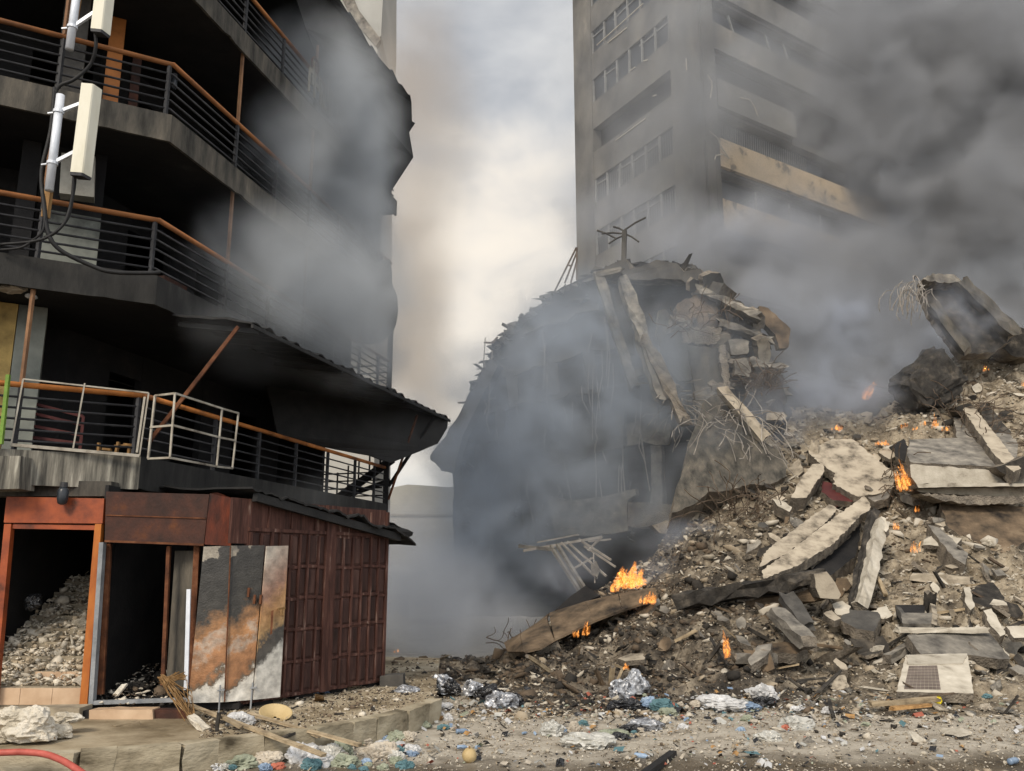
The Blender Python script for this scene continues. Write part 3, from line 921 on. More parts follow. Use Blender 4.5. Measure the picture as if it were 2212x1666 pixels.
# bifold steel doors, folded open against the side wall
def door_mat(name, stops, nz=.30, sc_=3.0):
    m, t_, b_ = _mat(name)
    N, L = t_.nodes, t_.links
    g = N.new('ShaderNodeTexCoord')
    s_ = N.new('ShaderNodeSeparateXYZ')
    L.new(g.outputs['Generated'], s_.inputs[0])
    no = N.new('ShaderNodeTexNoise')
    no.inputs['Scale'].default_value = sc_
    no.inputs['Detail'].default_value = 8
    no.inputs['Roughness'].default_value = .65
    L.new(g.outputs['Object'], no.inputs['Vector'])
    a = N.new('ShaderNodeMath')
    a.operation = 'MULTIPLY_ADD'
    a.inputs[1].default_value = nz * 2
    L.new(no.outputs[0], a.inputs[0])
    L.new(s_.outputs['Z'], a.inputs[2])
    a2 = N.new('ShaderNodeMath')
    a2.operation = 'MULTIPLY_ADD'
    a2.inputs[1].default_value = -.16
    L.new(s_.outputs['X'], a2.inputs[0])
    L.new(a.outputs[0], a2.inputs[2])
    a3 = N.new('ShaderNodeMath')
    a3.operation = 'SUBTRACT'
    a3.inputs[1].default_value = nz - .08
    L.new(a2.outputs[0], a3.inputs[0])
    r = N.new('ShaderNodeValToRGB')
    el = r.color_ramp.elements
    el[0].position, el[0].color = stops[0][0], c4(stops[0][1])
    el[1].position, el[1].color = stops[-1][0], c4(stops[-1][1])
    for p_, c_ in stops[1:-1]:
        el.new(p_).color = c4(c_)
    L.new(a3.outputs[0], r.inputs[0])
    # second fine mottling
    n2 = N.new('ShaderNodeTexNoise')
    n2.inputs['Scale'].default_value = 9
    n2.inputs['Detail'].default_value = 8
    L.new(g.outputs['Object'], n2.inputs['Vector'])
    m2 = N.new('ShaderNodeMapRange')
    m2.inputs[1].default_value = .35
    m2.inputs[2].default_value = .7
    m2.inputs[3].default_value = .6
    m2.inputs[4].default_value = 1.1
    L.new(n2.outputs[0], m2.inputs[0])
    hs = N.new('ShaderNodeHueSaturation')
    L.new(m2.outputs[0], hs.inputs['Value'])
    L.new(r.outputs[0], hs.inputs['Color'])
    hs.inputs['Saturation'].default_value = .86
    L.new(hs.outputs[0], b_.inputs['Base Color'])
    b_.inputs['Roughness'].default_value = .6
    v = N.new('ShaderNodeTexVoronoi')
    v.inputs['Scale'].default_value = 38
    L.new(g.outputs['Object'], v.inputs['Vector'])
    bp = N.new('ShaderNodeBump')
    bp.inputs['Strength'].default_value = .35
    bp.inputs['Distance'].default_value = .01
    L.new(v.outputs['Distance'], bp.inputs['Height'])
    L.new(bp.outputs[0], b_.inputs['Normal'])
door_mat('door_main', [(0, (.66, .63, .56)), (.075, (.62, .58, .50)), (.11, (.12, .085, .05)), (.16, (.30, .115, .022)), (.31, (.36, .145, .03)), (.39, (.42, .31, .22)), (.45, (.38, .155, .025)), (.53, (.20, .095, .03)), (.60, (.04, .037, .031)), (.94, (.035, .033, .03)), (.985, (.05, .045, .04)), (1, (.30, .26, .2))])
door_mat('door_side', [(0, (.58, .55, .49)), (.25, (.54, .52, .46)), (.30, (.08, .072, .06)), (.40, (.07, .06, .05)), (.44, (.40, .23, .07)), (.60, (.42, .20, .05)), (.70, (.30, .15, .09)), (.86, (.38, .27, .2)), (1, (.50, .44, .36))], .18)
dr = thing('steel_door', P(480, 1515, 12.4), 'scorched rusty bifold steel door, white along the foot, leaning open', 'door')
leaf = []
for q_, Ya, Yb, m_ in ((((440, 1181), (497, 1179), (484, 1517), (406, 1519)), 12.30, 12.36, 'door_main'),
                       (((499, 1179), (572, 1178), (544, 1512), (486, 1517)), 12.36, 12.52, 'door_main')):
    o = MB().plate([P(q_[0][0], q_[0][1], Ya), P(q_[1][0], q_[1][1], Yb), P(q_[2][0], q_[2][1], Yb), P(q_[3][0], q_[3][1], Ya)], .035).build('door_leaf', m_, dr)
    leaf.append(o)
MB().tube([P(498, 1181, 12.33), P(485, 1516, 12.33)], .010, 6).build('hinge', 'rust', dr)
for a, c in (((476, 1480), (472, 1550)), ((546, 1475), (541, 1532))):
    MB().tube([P(a[0], a[1], 12.3 + (a[0] - 476) * .0023), P(c[0], c[1], 12.3 + (a[0] - 476) * .0023)], .012, 6).bar(P(a[0] - 6, a[1] + 12, 12.29 + (a[0] - 476) * .0023), P(a[0] + 9, a[1] + 10, 12.29 + (a[0] - 476) * .0023), .03, .02).build('bolt', 'grey_frame', dr)
for x, y in ((553, 1375), (540, 1360), (566, 1375)):
    MB().bar(P(x - 2, y - 90, 12.44), P(x - 4, y - 70, 12.44), .035, .03).build('latch', 'rust', dr)
dr = thing('steel_door', P(590, 1508, 12.6), 'narrow tan mottled steel door leaf with bolt and white foot', 'door')
MB().plate([P(577, 1180, 12.46), P(623, 1179, 12.72), P(605, 1506, 12.72), P(548, 1512, 12.46)], .035).build('door_leaf', 'door_side', dr)
MB().bar(P(600, 1316, 12.58), P(616, 1314, 12.66), .03, .025).tube([P(608, 1316, 12.60), P(607, 1330, 12.58), P(611, 1331, 12.59), P(612, 1317, 12.61)], .012, 6).build('bolt', 'straw', dr)
MB().plate([P(586, 1320, 12.5), P(591, 1318, 12.51), P(588, 1368, 12.5), P(584, 1372, 12.49)], .03).build('handle', 'rust', dr)
MB().bar(P(408, 1273, 12.32), P(402, 1490, 12.32), .055, .03, up=(0, -1, 0)).build('steel_strip', 'galvanised', label='bright galvanised strip leaning beside the open kiosk doorway', cat='metal strip')

# orange stair doorway on the left
sd = thing('stair_doorway', P(110, 1525, 12.3), 'orange steel framed doorway with roller box over rubble strewn stairs', 'doorway')
Yd = 12.36
MB().plate([P(14, 1073, Yd), P(225, 1077, Yd), P(221, 1131, Yd), P(8, 1129, Yd)], .3).build('shutter_box', 'orange_paint', sd)
MB().plate([P(28, 1132, Yd + .03), P(205, 1135, Yd + .03), P(204, 1145, Yd + .03), P(26, 1142, Yd + .03)], .08).build('door_frame', 'orange_paint', sd)
MB().plate([P(205, 1132, Yd), P(219, 1132, Yd), P(188, 1524, Yd), P(171, 1524, Yd)], .10).build('door_frame', 'orange_jamb', sd)
MB().plate([P(9, 1132, Yd), P(24, 1132, Yd), P(-12, 1524, Yd), P(-30, 1524, Yd)], .10).build('door_frame', 'orange_paint', sd)
b = MB()
xl, xr = -7.7, -5.92
for i in range(9):
    y0 = 12.5 + .33 * i
    z1 = .60 + .175 * i
    b.box((xl, y0, .3), (xr - xl, 0, 0), (0, .33 if i < 8 else 1.5, 0), (0, 0, z1 - .3))
b.build('stair', 'step_concrete', sd)
b = MB()
for i in range(4):
    x0 = xl + (xr - xl) * (i / 4)
    b.box((x0 + .003, 12.488, .37), ((xr - xl) / 4 - .006, 0, 0), (0, .011, 0), (0, 0, .22))
    if i > 1:
        b.box((x0 + .003, 12.82, .605), ((xr - xl) / 4 - .006, 0, 0), (0, .011, 0), (0, 0, .165))
b.build('riser_tile', 'tile_tan', sd)
b = MB()
b.box((xr, 12.5, .3), (.05, 0, 0), (0, 4.5, 0), (0, 0, 3.1))
b.box((xl - .06, 12.5, .3), (.05, 0, 0), (0, 4.5, 0), (0, 0, 3.1))
b.box((xl, 16.2, .3), (xr - xl, 0, 0), (0, .05, 0), (0, 0, 3.1))
b.build('stair_wall', 'soot_wall', sd)
# stub of the slab column beside it and the concrete above
MB().plate([P(-40, 985, 12.0), P(45, 985, 12.0), P(40, 1056, 12.0), P(-40, 1058, 12.0)], .4).build('column_stub', 'concrete_streak', bld)
MB().plate([P(-60, 1036, 12.6), P(240, 1040, 12.6), P(240, 1072, 12.6), P(-60, 1072, 12.6)], .3).build('beam', 'concrete_fascia', bld)
# ------------------------------------------------------------------ road and raised pavement
def ground_mat():
    m, t_, b_ = _mat('road')
    N, L = t_.nodes, t_.links
    g = N.new('ShaderNodeNewGeometry')
    s_ = N.new('ShaderNodeSeparateXYZ')
    L.new(g.outputs['Position'], s_.inputs[0])
    def noise_(sc_, det=7, dist=0):
        n = N.new('ShaderNodeTexNoise')
        n.inputs['Scale'].default_value = sc_
        n.inputs['Detail'].default_value = det
        n.inputs['Roughness'].default_value = .6
        n.inputs['Distortion'].default_value = dist
        L.new(g.outputs['Position'], n.inputs['Vector'])
        return n.outputs[0]
    big, mid, fine = noise_(.45, 6, .6), noise_(2.2), noise_(16)
    # wet mud in the gutter side nearest us, dust further in
    a = N.new('ShaderNodeMath'); a.operation = 'MULTIPLY_ADD'
    L.new(s_.outputs['X'], a.inputs[0]); a.inputs[1].default_value = -.10; 
    L.new(s_.outputs['Y'], a.inputs[2])
    a1 = N.new('ShaderNodeMath'); a1.operation = 'MULTIPLY_ADD'
    L.new(big, a1.inputs[0]); a1.inputs[1].default_value = 2.6; L.new(a.outputs[0], a1.inputs[2])
    mr_ = N.new('ShaderNodeMapRange'); mr_.interpolation_type = 'SMOOTHSTEP'
    mr_.inputs[1].default_value = 11.5; mr_.inputs[2].default_value = 12.4
    L.new(a1.outputs[0], mr_.inputs[0])
    def ramp(src, st):
        r = N.new('ShaderNodeValToRGB')
        el = r.color_ramp.elements
        el[0].position, el[0].color = st[0][0], c4(st[0][1])
        el[1].position, el[1].color = st[-1][0], c4(st[-1][1])
        for p_, c_ in st[1:-1]:
            el.new(p_).color = c4(c_)
        L.new(src, r.inputs[0])
        return r.outputs[0]
    mud = ramp(mid, [(.3, (.055, .042, .026)), (.55, (.10, .078, .05)), (.75, (.16, .13, .09))])
    dust = ramp(mid, [(.30, (.16, .135, .10)), (.46, (.34, .30, .24)), (.75, (.48, .44, .365))])
    mx_ = N.new('ShaderNodeMix'); mx_.data_type = 'RGBA'
    L.new(mr_.outputs[0], mx_.inputs[0]); L.new(mud, mx_.inputs[6]); L.new(dust, mx_.inputs[7])
    # pale grit
    gr = N.new('ShaderNodeMapRange'); gr.inputs[1].default_value = .62; gr.inputs[2].default_value = .70
    L.new(fine, gr.inputs[0])
    mx2 = N.new('ShaderNodeMix'); mx2.data_type = 'RGBA'
    L.new(gr.outputs[0], mx2.inputs[0]); L.new(mx_.outputs[2], mx2.inputs[6]); mx2.inputs[7].default_value = (.42, .37, .29, 1)
    L.new(mx2.outputs[2], b_.inputs['Base Color'])
    rr = N.new('ShaderNodeMapRange'); rr.inputs[3].default_value = .45; rr.inputs[4].default_value = .95
    L.new(mr_.outputs[0], rr.inputs[0]); L.new(rr.outputs[0], b_.inputs['Roughness'])
    bp = N.new('ShaderNodeBump'); bp.inputs['Strength'].default_value = .8; bp.inputs['Distance'].default_value = .04
    hh = N.new('ShaderNodeMath'); hh.operation = 'MULTIPLY_ADD'; L.new(fine, hh.inputs[0]); hh.inputs[1].default_value = .6; L.new(mid, hh.inputs[2])
    L.new(hh.outputs[0], bp.inputs['Height']); L.new(bp.outputs[0], b_.inputs['Normal'])
    return m
ground_mat()
b = MB()
xs = [-400, -60] + [-12 + i * .4 for i in range(76)] + [80, 400]
ys = [-200, 0] + [8 + j * .35 for j in range(50)] + [30, 60, 120, 600]
for y in ys:
    for x in xs:
        z = 0.0
        if -11.9 < x < 18 and 8.2 < y < 25:
            z = .035 * fbm((x * .9, y * .9, 2)) + .015 * fbm((x * 4, y * 4, 7))
        b.v.append(Vector((x, y, z)))
n_ = len(xs)
for j in range(len(ys) - 1):
    for i in range(n_ - 1):
        b.f.append([j * n_ + i, j * n_ + i + 1, (j + 1) * n_ + i + 1, (j + 1) * n_ + i])
        b.m.append(0)
b.build('road', 'road', kind='structure', smooth=True, origin=(0, 0, 0))
mat('pavement', [(.28, (.07, .052, .032)), (.40, (.18, .14, .086)), (.54, (.34, .28, .19)), (.75, (.46, .40, .30))], .9, coord='World', bump=.7, bscale=12, rough=.7)
mat('kerb', [(.30, (.06, .048, .03)), (.40, (.22, .185, .125)), (.55, (.36, .31, .22)), (.78, (.48, .425, .32))], 1.6, coord='World', stretch=(1, 1, 2.5), bump=.6, bscale=14)
edge = [(-260, 1630), (0, 1625), (175, 1624), (250, 1618), (387, 1608), (467, 1597), (564, 1586), (669, 1574), (749, 1561), (799, 1551), (866, 1536), (910, 1520), (937, 1509)]
pe3 = [PZ(x, y, .3) for x, y in edge]
end3 = pe3[-1] + Vector((-.4, 6, 0))
poly = pe3 + [end3, Vector((-12, 22, .3)), Vector((-12, pe3[0].y, .3))]
b = MB()
b.add(poly + [Vector((p.x, p.y, -.05)) for p in poly], [list(t_) for t_ in tessellate_polygon([poly])] + [[i, i + len(poly), (i + 1) % len(poly) + len(poly), (i + 1) % len(poly)] for i in range(len(poly))])
b.build('pavement', 'pavement', kind='structure', origin=(0, 0, 0))
# kerb stones along its edge, separate blocks
rk = random.Random(21)
segs = []
acc = []
for a, c in zip(pe3[1:], pe3[2:]):
    L_ = (c - a).length
    k = max(1, round(L_ / 1.7))
    for i in range(k):
        segs.append((a.lerp(c, i / k), a.lerp(c, (i + 1) / k)))
for i, (a, c) in enumerate(segs):
    d = (c - a).normalized()
    n = Vector((d.y, -d.x, 0))
    dz = rk.uniform(-.02, .03)
    b = MB()
    b.beam(a + d * .004 + n * .03 + Vector((0, 0, -.16 + dz * .4)), c - d * .004 + n * .03 + Vector((0, 0, -.16 + dz * .4)), .2, .34, jag=.007, seg=.12)
    b.build('kerbstone', 'kerb', label='weathered concrete kerbstone set along the pavement edge', cat='kerb', group='kerbstones along the pavement edge')
def block(pts_front, th, nm, m_, label, cat, Y, jag=.012, group=None, mside=None):
    pts = [P(x, y, Y if len(q_) == 0 else q_[0]) for x, y, *q_ in pts_front]
    return MB().plate(pts, th, jag=jag, seg=.12, mside=1 if mside else None).build(nm, [m_, mside] if mside else m_, label=label, cat=cat, group=group)
block([(727, 1572), (774, 1573), (772, 1602), (729, 1599)], .45, 'concrete_block', 'kerb', 'loose square tan concrete block standing in front of the kerb', 'block', 12.0)
block([(822, 1566), (867, 1557), (866, 1574), (825, 1584)], .3, 'concrete_block', 'kerb', 'small tan kerb block lying further along the gutter', 'block', 12.9)
block([(868, 1537), (884, 1533), (886, 1548), (872, 1553)], .25, 'concrete_block', 'kerb', 'upright kerb block leaning at the bend of the kerb', 'block', 13.3)
block([(194, 1534), (329, 1533), (331, 1563), (192, 1565)], .25, 'step', 'tile_tan', 'tan tiled step in front of the kiosk doorway', 'step', 11.75)
block([(333, 1534), (404, 1536), (404, 1560), (332, 1562)], .2, 'step', 'rust_panel', 'burnt dark red end of the tiled step', 'step', 11.8)
block([(-30, 1537), (172, 1530), (168, 1566), (-30, 1590)], .35, 'step', 'step_concrete', 'grey concrete step below the orange stair doorway', 'step', 11.7)
block([(176, 1536), (196, 1534), (194, 1562), (172, 1566)], .2, 'step', 'soot', 'black broken end between the two steps', 'step', 11.8)
block([(820, 1462), (870, 1458), (872, 1495), (822, 1499)], .35, 'concrete_block', 'concrete_dark', 'dark concrete block at the foot of the kiosk corner', 'block', 14.9)

# ------------------------------------------------------------------ the rubble slope (depth for a place in the view)
CX = [700, 840, 1000, 1090, 1200, 1300, 1400, 1500, 1600, 1700, 1800, 1900, 2000, 2100, 2212, 2500]
TOE = [1500, 1505, 1530, 1537, 1540, 1540, 1540, 1540, 1540, 1542, 1545, 1550, 1552, 1556, 1560, 1575]
KY = [1455, 1450, 1430, 1425, 1425, 1425, 1428, 1430, 1435, 1440, 1440, 1440, 1440, 1430, 1420, 1400]
KZ = [.12, .15, .30, .38, .40, .42, .45, .45, .45, .45, .45, .48, .50, .52, .55, .6]
CY_ = [1428, 1425, 1415, 1408, 1335, 1258, 1195, 1020, 905, 868, 872, 875, 800, 745, 715, 620]
CYd = [19.5, 20.5, 21.6, 22.2, 22.5, 23, 23.7, 25.3, 26.2, 26.8, 27, 27, 27.6, 28, 28.4, 29]
ip = lambda x, a: float(np.interp(x, CX, a))
def depth_z(x, y, z):
    r = ray(x, y)
    return (z - EYE) / r.z * r.y
def hs(x, y):
    t, k, c = ip(x, TOE), ip(x, KY), ip(x, CY_)
    Yt = depth_z(x, t, 0)
    Yk = depth_z(x, k, ip(x, KZ))
    Yc = ip(x, CYd)
    if y >= t:
        return depth_z(x, y, 0.0)
    if y >= k:
        return Yt + (Yk - Yt) * (t - y) / (t - k)
    if y >= c:
        u = (k - y) / max(1, (k - c))
        return Yk + (max(Yc, Yk + .2) - Yk) * u
    return max(Yc, Yk + .2)
def S(x, y, d=0.0):
    return P(x, y, hs(x, y) - d)
def mdisp(p, x, y):
    h = min(1, max(0, (ip(x, TOE) + 6 - y) / 90))
    amp = .05 + .45 * h
    return Vector((0, -.5, .8)) * (amp * (.8 * mnoise.noise(p * .42 + Vector((3, 1, 7))) + .55 * fbm((p.x * .8, p.y * .8, p.z * .8), 5) + .45 * abs(mnoise.noise(p * 2.3)) + .2 * mnoise.noise(p * 6.5)) - .16 * h)
def SD(x, y, d=0.0):
    p = S(x, y)
    return p + mdisp(p, x, y) + Vector((0, -d, 0))
b = MB()
gx = [690 + 7 * i for i in range(252)]
NR = 95
for i, x in enumerate(gx):
    t, c = ip(x, TOE) + 6, ip(x, CY_)
    for j in range(NR + 4):
        if j < NR:
            y = t + (c - t) * j / (NR - 1)
            p = S(x, y)
        else:
            p0 = S(x, c)
            p = p0 + Vector((.10, 1, 0)) * (j - NR + 1) * 1.2 + Vector((0, 0, -.55 * (j - NR + 1)))
        q = p + mdisp(p, x, y)
        if j == 0:
            q.z = min(q.z, -.02)
        b.v.append(q)
k = NR + 4
for i in range(len(gx) - 1):
    for j in range(k - 1):
        b.f.append([i * k + j, (i + 1) * k + j, (i + 1) * k + j + 1, i * k + j + 1])
        b.m.append(0)
b.build('rubble_mound', 'rubble_ground', kind='stuff', label='mound of fine rubble and ash under the collapsed building', smooth=True, origin=(4, 20, 0))

# ------------------------------------------------------------------ fragments
def hull(seed, n=11, sq=(1, 1, .7)):
    r = random.Random(seed)
    bm = bmesh.new()
    for _ in range(n):
        d = Vector((r.gauss(0, 1), r.gauss(0, 1), r.gauss(0, 1))).normalized() * r.uniform(.75, 1.1)
        bm.verts.new((d.x * sq[0], d.y * sq[1], d.z * sq[2]))
    bmesh.ops.convex_hull(bm, input=bm.verts)
    loose = [v for v in bm.verts if not v.link_faces]
    bmesh.ops.delete(bm, geom=loose, context='VERTS')
    bm.verts.index_update()
    vs = np.array([v.co[:] for v in bm.verts])
    fs = [[v.index for v in f.verts] for f in bm.faces]
    bm.free()
    return vs, fs
PRO = [hull(i, 7 + i % 4, rnd.choice([(1, .8, .45), (1, 1, .7), (1.3, .6, .35), (1.1, .9, .22), (1.7, .45, .25), (1.2, .8, .3)])) for i in range(24)]
def rotm(r):
    return np.array(Euler((r.uniform(-.6, .6), r.uniform(-.6, .6), r.uniform(0, 6.28))).to_matrix())
def scatter(name, pts, mats, label, seed):
    """many small stones as one mesh: pts = (position, size, material)"""
    r = random.Random(seed)
    V, FI, FL_, MI = [], [], [], []
    o = 0
    for p, s_, mi in pts:
        vs, fs = PRO[r.randrange(len(PRO))]
        q = (vs * s_) @ rotm(r).T + np.array(p)
        V.append(q)
        for f in fs:
            FI.extend([i + o for i in f])
            FL_.append(len(f))
            MI.append(mi)
        o += len(vs)
    V = np.concatenate(V)
    org = np.array([V[:, 0].mean(), V[:, 1].mean(), V[:, 2].min()])
    V = V - org
    me = bpy.data.meshes.new(name)
    me.vertices.add(len(V))
    me.vertices.foreach_set('co', V.ravel())
    me.loops.add(len(FI))
    me.loops.foreach_set('vertex_index', FI)
    me.polygons.add(len(FL_))
    st = np.concatenate([[0], np.cumsum(FL_)[:-1]])
    me.polygons.foreach_set('loop_start', st.astype(int))
    me.polygons.foreach_set('loop_total', FL_)
    for m_ in mats:
        me.materials.append(MATS[m_])
    me.polygons.foreach_set('material_index', MI)
    me.update()
    me.validate()
    ob = bpy.data.objects.new(name, me)
    col.objects.link(ob)
    ob.location = org
    return tag(ob, label, kind='stuff')
CH = ['chip_pale', 'chip_tan', 'chip_brown', 'chip_dark']
def tone(x, y, r):
    """which stone colours lie where: charred along the toe and the left, paler to the right and on the road"""
    n = mnoise.noise(Vector((x * .012, y * .02, 3)))
    n2_ = mnoise.noise(Vector((x * .004, y * .009, 8)))
    pale = np.interp(x, [900, 1300, 1600, 1850, 2212], [.30, .30, .40, .70, .92])
    if 1395 < y < 1500 and x < 1900:
        pale -= .16
    if y > 1535:
        pale = .72
    pale += .55 * n + .3 * n2_ + .25 * mnoise.noise(Vector((x * .04, y * .05, 1)))
    u = r.random()
    if u < pale * .5:
        return 0
    if u < pale:
        return 1
    return 2 if r.random() < .5 else 3
r = random.Random(5)
pts = []
while len(pts) < 56000:
    x = r.uniform(850, 2240) if r.random() < .93 else r.uniform(2240, 2450)
    c, t = ip(x, CY_), ip(x, TOE)
    y = r.uniform(c - 2, t + 14)
    p = SD(x, y)
    s_ = min(.24, .0105 * math.exp(r.gauss(.45, .80))) * (p.y / 20) * 1.35
    pts.append((p[:], s_, tone(x, y, r)))
scatter('rubble', pts, CH, 'fine broken stone, brick and ash covering the collapse slope', 1)
pts = []
while len(pts) < 15000:
    x = r.uniform(420, 2240)
    y = 1500 + 175 * r.random() ** 1.25
    if x < 950 and y < 1600 + (900 - x) * .02:
        continue
    p = PZ(x, y, .0)
    dens = np.interp(y, [1500, 1560, 1610, 1670], [1, .9, .55, .32]) * (.55 + .9 * mnoise.noise(Vector((x * .006, y * .02, 1))) + .45)
    if r.random() > dens:
        continue
    s_ = .0065 * math.exp(r.gauss(.40, .7))
    pts.append(((p.x, p.y, .01 + .035 * fbm((p.x * .9, p.y * .9, 2)) + s_ * .2), s_, tone(x, y, r) if r.random() < .5 else r.choice([0, 0, 1])))
scatter('gravel', pts, CH, 'scattered grit and small stones on the dusty road', 2)
pts = []
for i in range(7000):
    x = r.uniform(430, 945)
    y = r.uniform(1478, 1600) if r.random() < .7 else r.uniform(1425, 1515)
    p = PZ(x, y, .3)
    if p.y > (21.5 if x > 835 else 17) or (x < 600 and y < 1530) or y > float(np.interp(x, [a_[0] for a_ in edge], [a_[1] for a_ in edge])) - 4:
        continue
    pts.append(((p.x, p.y, .305), .010 * math.exp(r.gauss(.3, .6)) * (1.7 if p.y > 15.5 else 1), r.choice([0, 1, 2, 2, 3, 3])))
for i in range(700):
    x, y = r.uniform(225, 405), r.uniform(1430, 1525)
    p = P(x, y, 12.7 + (1525 - y) * .02)
    z = .42 + .28 * max(0, (1500 - y) / 90)
    p = Vector((p.x, 12.3 + (1525 - y) * .02, .40 + (1525 - y) * .0035))
    pts.append((p[:], .018 * math.exp(r.gauss(.3, .6)), r.choice([0, 2, 3, 3, 3])))
scatter('ash', pts, CH, 'wet ash and burnt scraps on the pavement and in the kiosk doorway', 3)
pts = []
for i in range(4600):
    yy = 12.52 + 2.9 * r.random() ** 1.15
    k = int((yy - 12.5) / .33)
    p = (r.uniform(xl + .05, xr - .05), yy, max(.60 + .175 * k, .52 + .53 * (yy - 12.5) + .10 * mnoise.noise(Vector((yy * 3, i * .37, 2)))) + r.uniform(0, .07))
    if k == 0 and yy < 12.62:
        continue
    pts.append((p, .017 * math.exp(r.gauss(.45, .62)), r.choice([0, 0, 0, 1, 1])))
scatter('stair_rubble', pts, CH, 'broken plaster and stone covering the stairs in the orange doorway', 4)
# the largest stones, each an object of its own
def proto(i):
    vs, fs = PRO[i]
    me = bpy.data.meshes.new('stone')
    me.from_pydata([Vector(v) for v in vs], [], fs)
    return me
def rough_proto(i):
    b = bmesh.new()
    vs, fs = PRO[i]
    bv = [b.verts.new(v) for v in vs]
    for f in fs:
        b.faces.new([bv[k_] for k_ in f])
    bmesh.ops.subdivide_edges(b, edges=b.edges, cuts=2, use_grid_fill=True)
    bmesh.ops.triangulate(b, faces=b.faces)
    for v in b.verts:
        v.co += v.co.normalized() * (.16 * mnoise.noise(v.co * 2.5 + Vector((i, 0, 0))) + .07 * mnoise.noise(v.co * 7))
    me = bpy.data.meshes.new('stone')
    b.to_mesh(me)
    b.free()
    return me
RP = {}
def stones(spots, name, m_, label, group, seed, z0=None):
    r_ = random.Random(seed)
    for (p, s_) in spots:
        i = r_.randrange(len(PRO))
        if (i, m_) not in RP:
            me = rough_proto(i)
            me.materials.append(MATS[m_])
            RP[(i, m_)] = me
        o = bpy.data.objects.new(name, RP[(i, m_)])
        col.objects.link(o)
        o.location = p
        o.scale = (s_, s_, s_)
        o.rotation_euler = (r_.uniform(-.5, .5), r_.uniform(-.5, .5), r_.uniform(0, 6.28))
        tag(o, label, 'stone', group)
def spots(n, x0, x1, y0, y1, s0, s1, seed, on='S', lift=.05):
    r_ = random.Random(seed)
    out_ = []
    while len(out_) < n:
        x, y = r_.uniform(x0, x1), r_.uniform(y0, y1)
        if on == 'S' and y < ip(x, CY_) + 4:
            continue
        p = SD(x, y, .03) if on == 'S' else PZ(x, y, .0)
        s_ = s0 + (s1 - s0) * r_.random() ** 2.2
        out_.append((p + Vector((0, 0, lift * s_ / .1 * .2)), s_ * p.y / 18))
    return out_
stones(spots(58, 1880, 2230, 1130, 1500, .07, .22, 1), 'concrete_chunk', 'concrete_pale', 'pale broken concrete chunk on the right side of the slope', 'pale chunks on the right slope', 1)
stones(spots(30, 2060, 2230, 790, 1000, .10, .26, 2), 'concrete_chunk', 'concrete_tan', 'tan rubble chunk high on the right of the slope', 'tan chunks high on the slope', 2)
stones(spots(46, 1250, 1880, 1180, 1430, .08, .24, 3), 'concrete_chunk', 'concrete_broken', 'rough brown grey chunk on the middle of the slope', 'rough chunks on the middle slope', 3)
stones(spots(34, 1000, 1800, 1405, 1510, .09, .24, 4), 'charred_chunk', 'concrete_charred', 'charred black chunk in the debris at the foot of the slope', 'charred chunks at the foot of the slope', 4)
stones(spots(30, 1500, 2210, 1470, 1560, .09, .22, 5), 'concrete_chunk', 'concrete_grey', 'grey concrete chunk at the edge of the rubble by the road', 'grey chunks along the road edge', 5)
stones(spots(36, 950, 2200, 1560, 1660, .04, .10, 6, on='R'), 'stone', 'concrete_pale', 'small pale stone lying loose on the road', 'pale stones on the road', 6)
stones(spots(12, 860, 1100, 1420, 1490, .10, .25, 7), 'charred_chunk', 'concrete_charred', 'charred lump in the smoky gap beside the kiosk', 'charred lumps beside the kiosk', 7)
rs = random.Random(8)
stones([(Vector((rs.uniform(xl + .15, xr - .12), 12.5 + .33 * k + rs.uniform(.08, .25), .66 + .175 * k)), rs.uniform(.06, .17)) for k in range(7) for _ in range(7)], 'plaster_lump', 'concrete_pale', 'pale plaster lump on the stairs behind the orange frame', 'lumps on the stairs', 8)
for (x, y, wd, lab, m_) in ((2062, 1596, 46, 'broad pale rock lying at the right end of the road', 'concrete_pale'), (1982, 1602, 24, 'pale rock beside the broad one on the road', 'concrete_pale'),
                            (2030, 1535, 26, 'bright white block below the yellow scrap', 'chip_pale'), (1810, 1484, 30, 'rounded tan boulder at the slope foot below the drum', 'concrete_tan'),
                            (1812, 1428, 42, 'large brown grey boulder at the foot of the slope', 'concrete_broken'), (1890, 1496, 26, 'pale lump between the boulder and the tile slab', 'concrete_pale'),
                            (688, 1511, 24, 'rounded orange tan rock at the foot of the kiosk', 'tan_rock'),
                            (1748, 1606, 22, 'grey stone on the wet part of the road', 'concrete_grey'), (1440, 1562, 20, 'pale upright stone in the middle of the road', 'concrete_pale'),
                            (70, 1395, 0, '', '')):
    if wd:
        Y_ = hs(x, y)
        p = P(x, y, Y_) if x > 900 else PZ(x, y + 6, .3)
        s_ = wd / F * p.y / 1.0
        stones([(p + Vector((0, 0, s_ * .25)), s_)], 'rock', m_, lab, None, int(x))
o = lump(P(72, 1300, 13.6), .13, 'bag', 'plastic_black', 'black bag among the plaster lumps on the stairs', 'bag', sq=(1, .8, 1), seed=4)
# ------------------------------------------------------------------ tower block
TC = Vector((9.26, 38.0))
TL, TR = Vector((-.565, 1.0228)).normalized(), Vector((1.51, 1.0228)).normalized()
NL, NR_ = Vector((-TL.y, TL.x)), Vector((TR.y, -TR.x))
if NL.dot(-TC) < 0: NL = -NL
if NR_.dot(-TC) < 0: NR_ = -NR_
tw = thing('tower_block', v3(TC, 0), 'tall scorched concrete tower block with ribbon windows and cracked balcony parapets', 'building')
LL, LR = 11.2, 15.0
FZ, S0 = 3.2, 22.85
ZTOP = 46.0
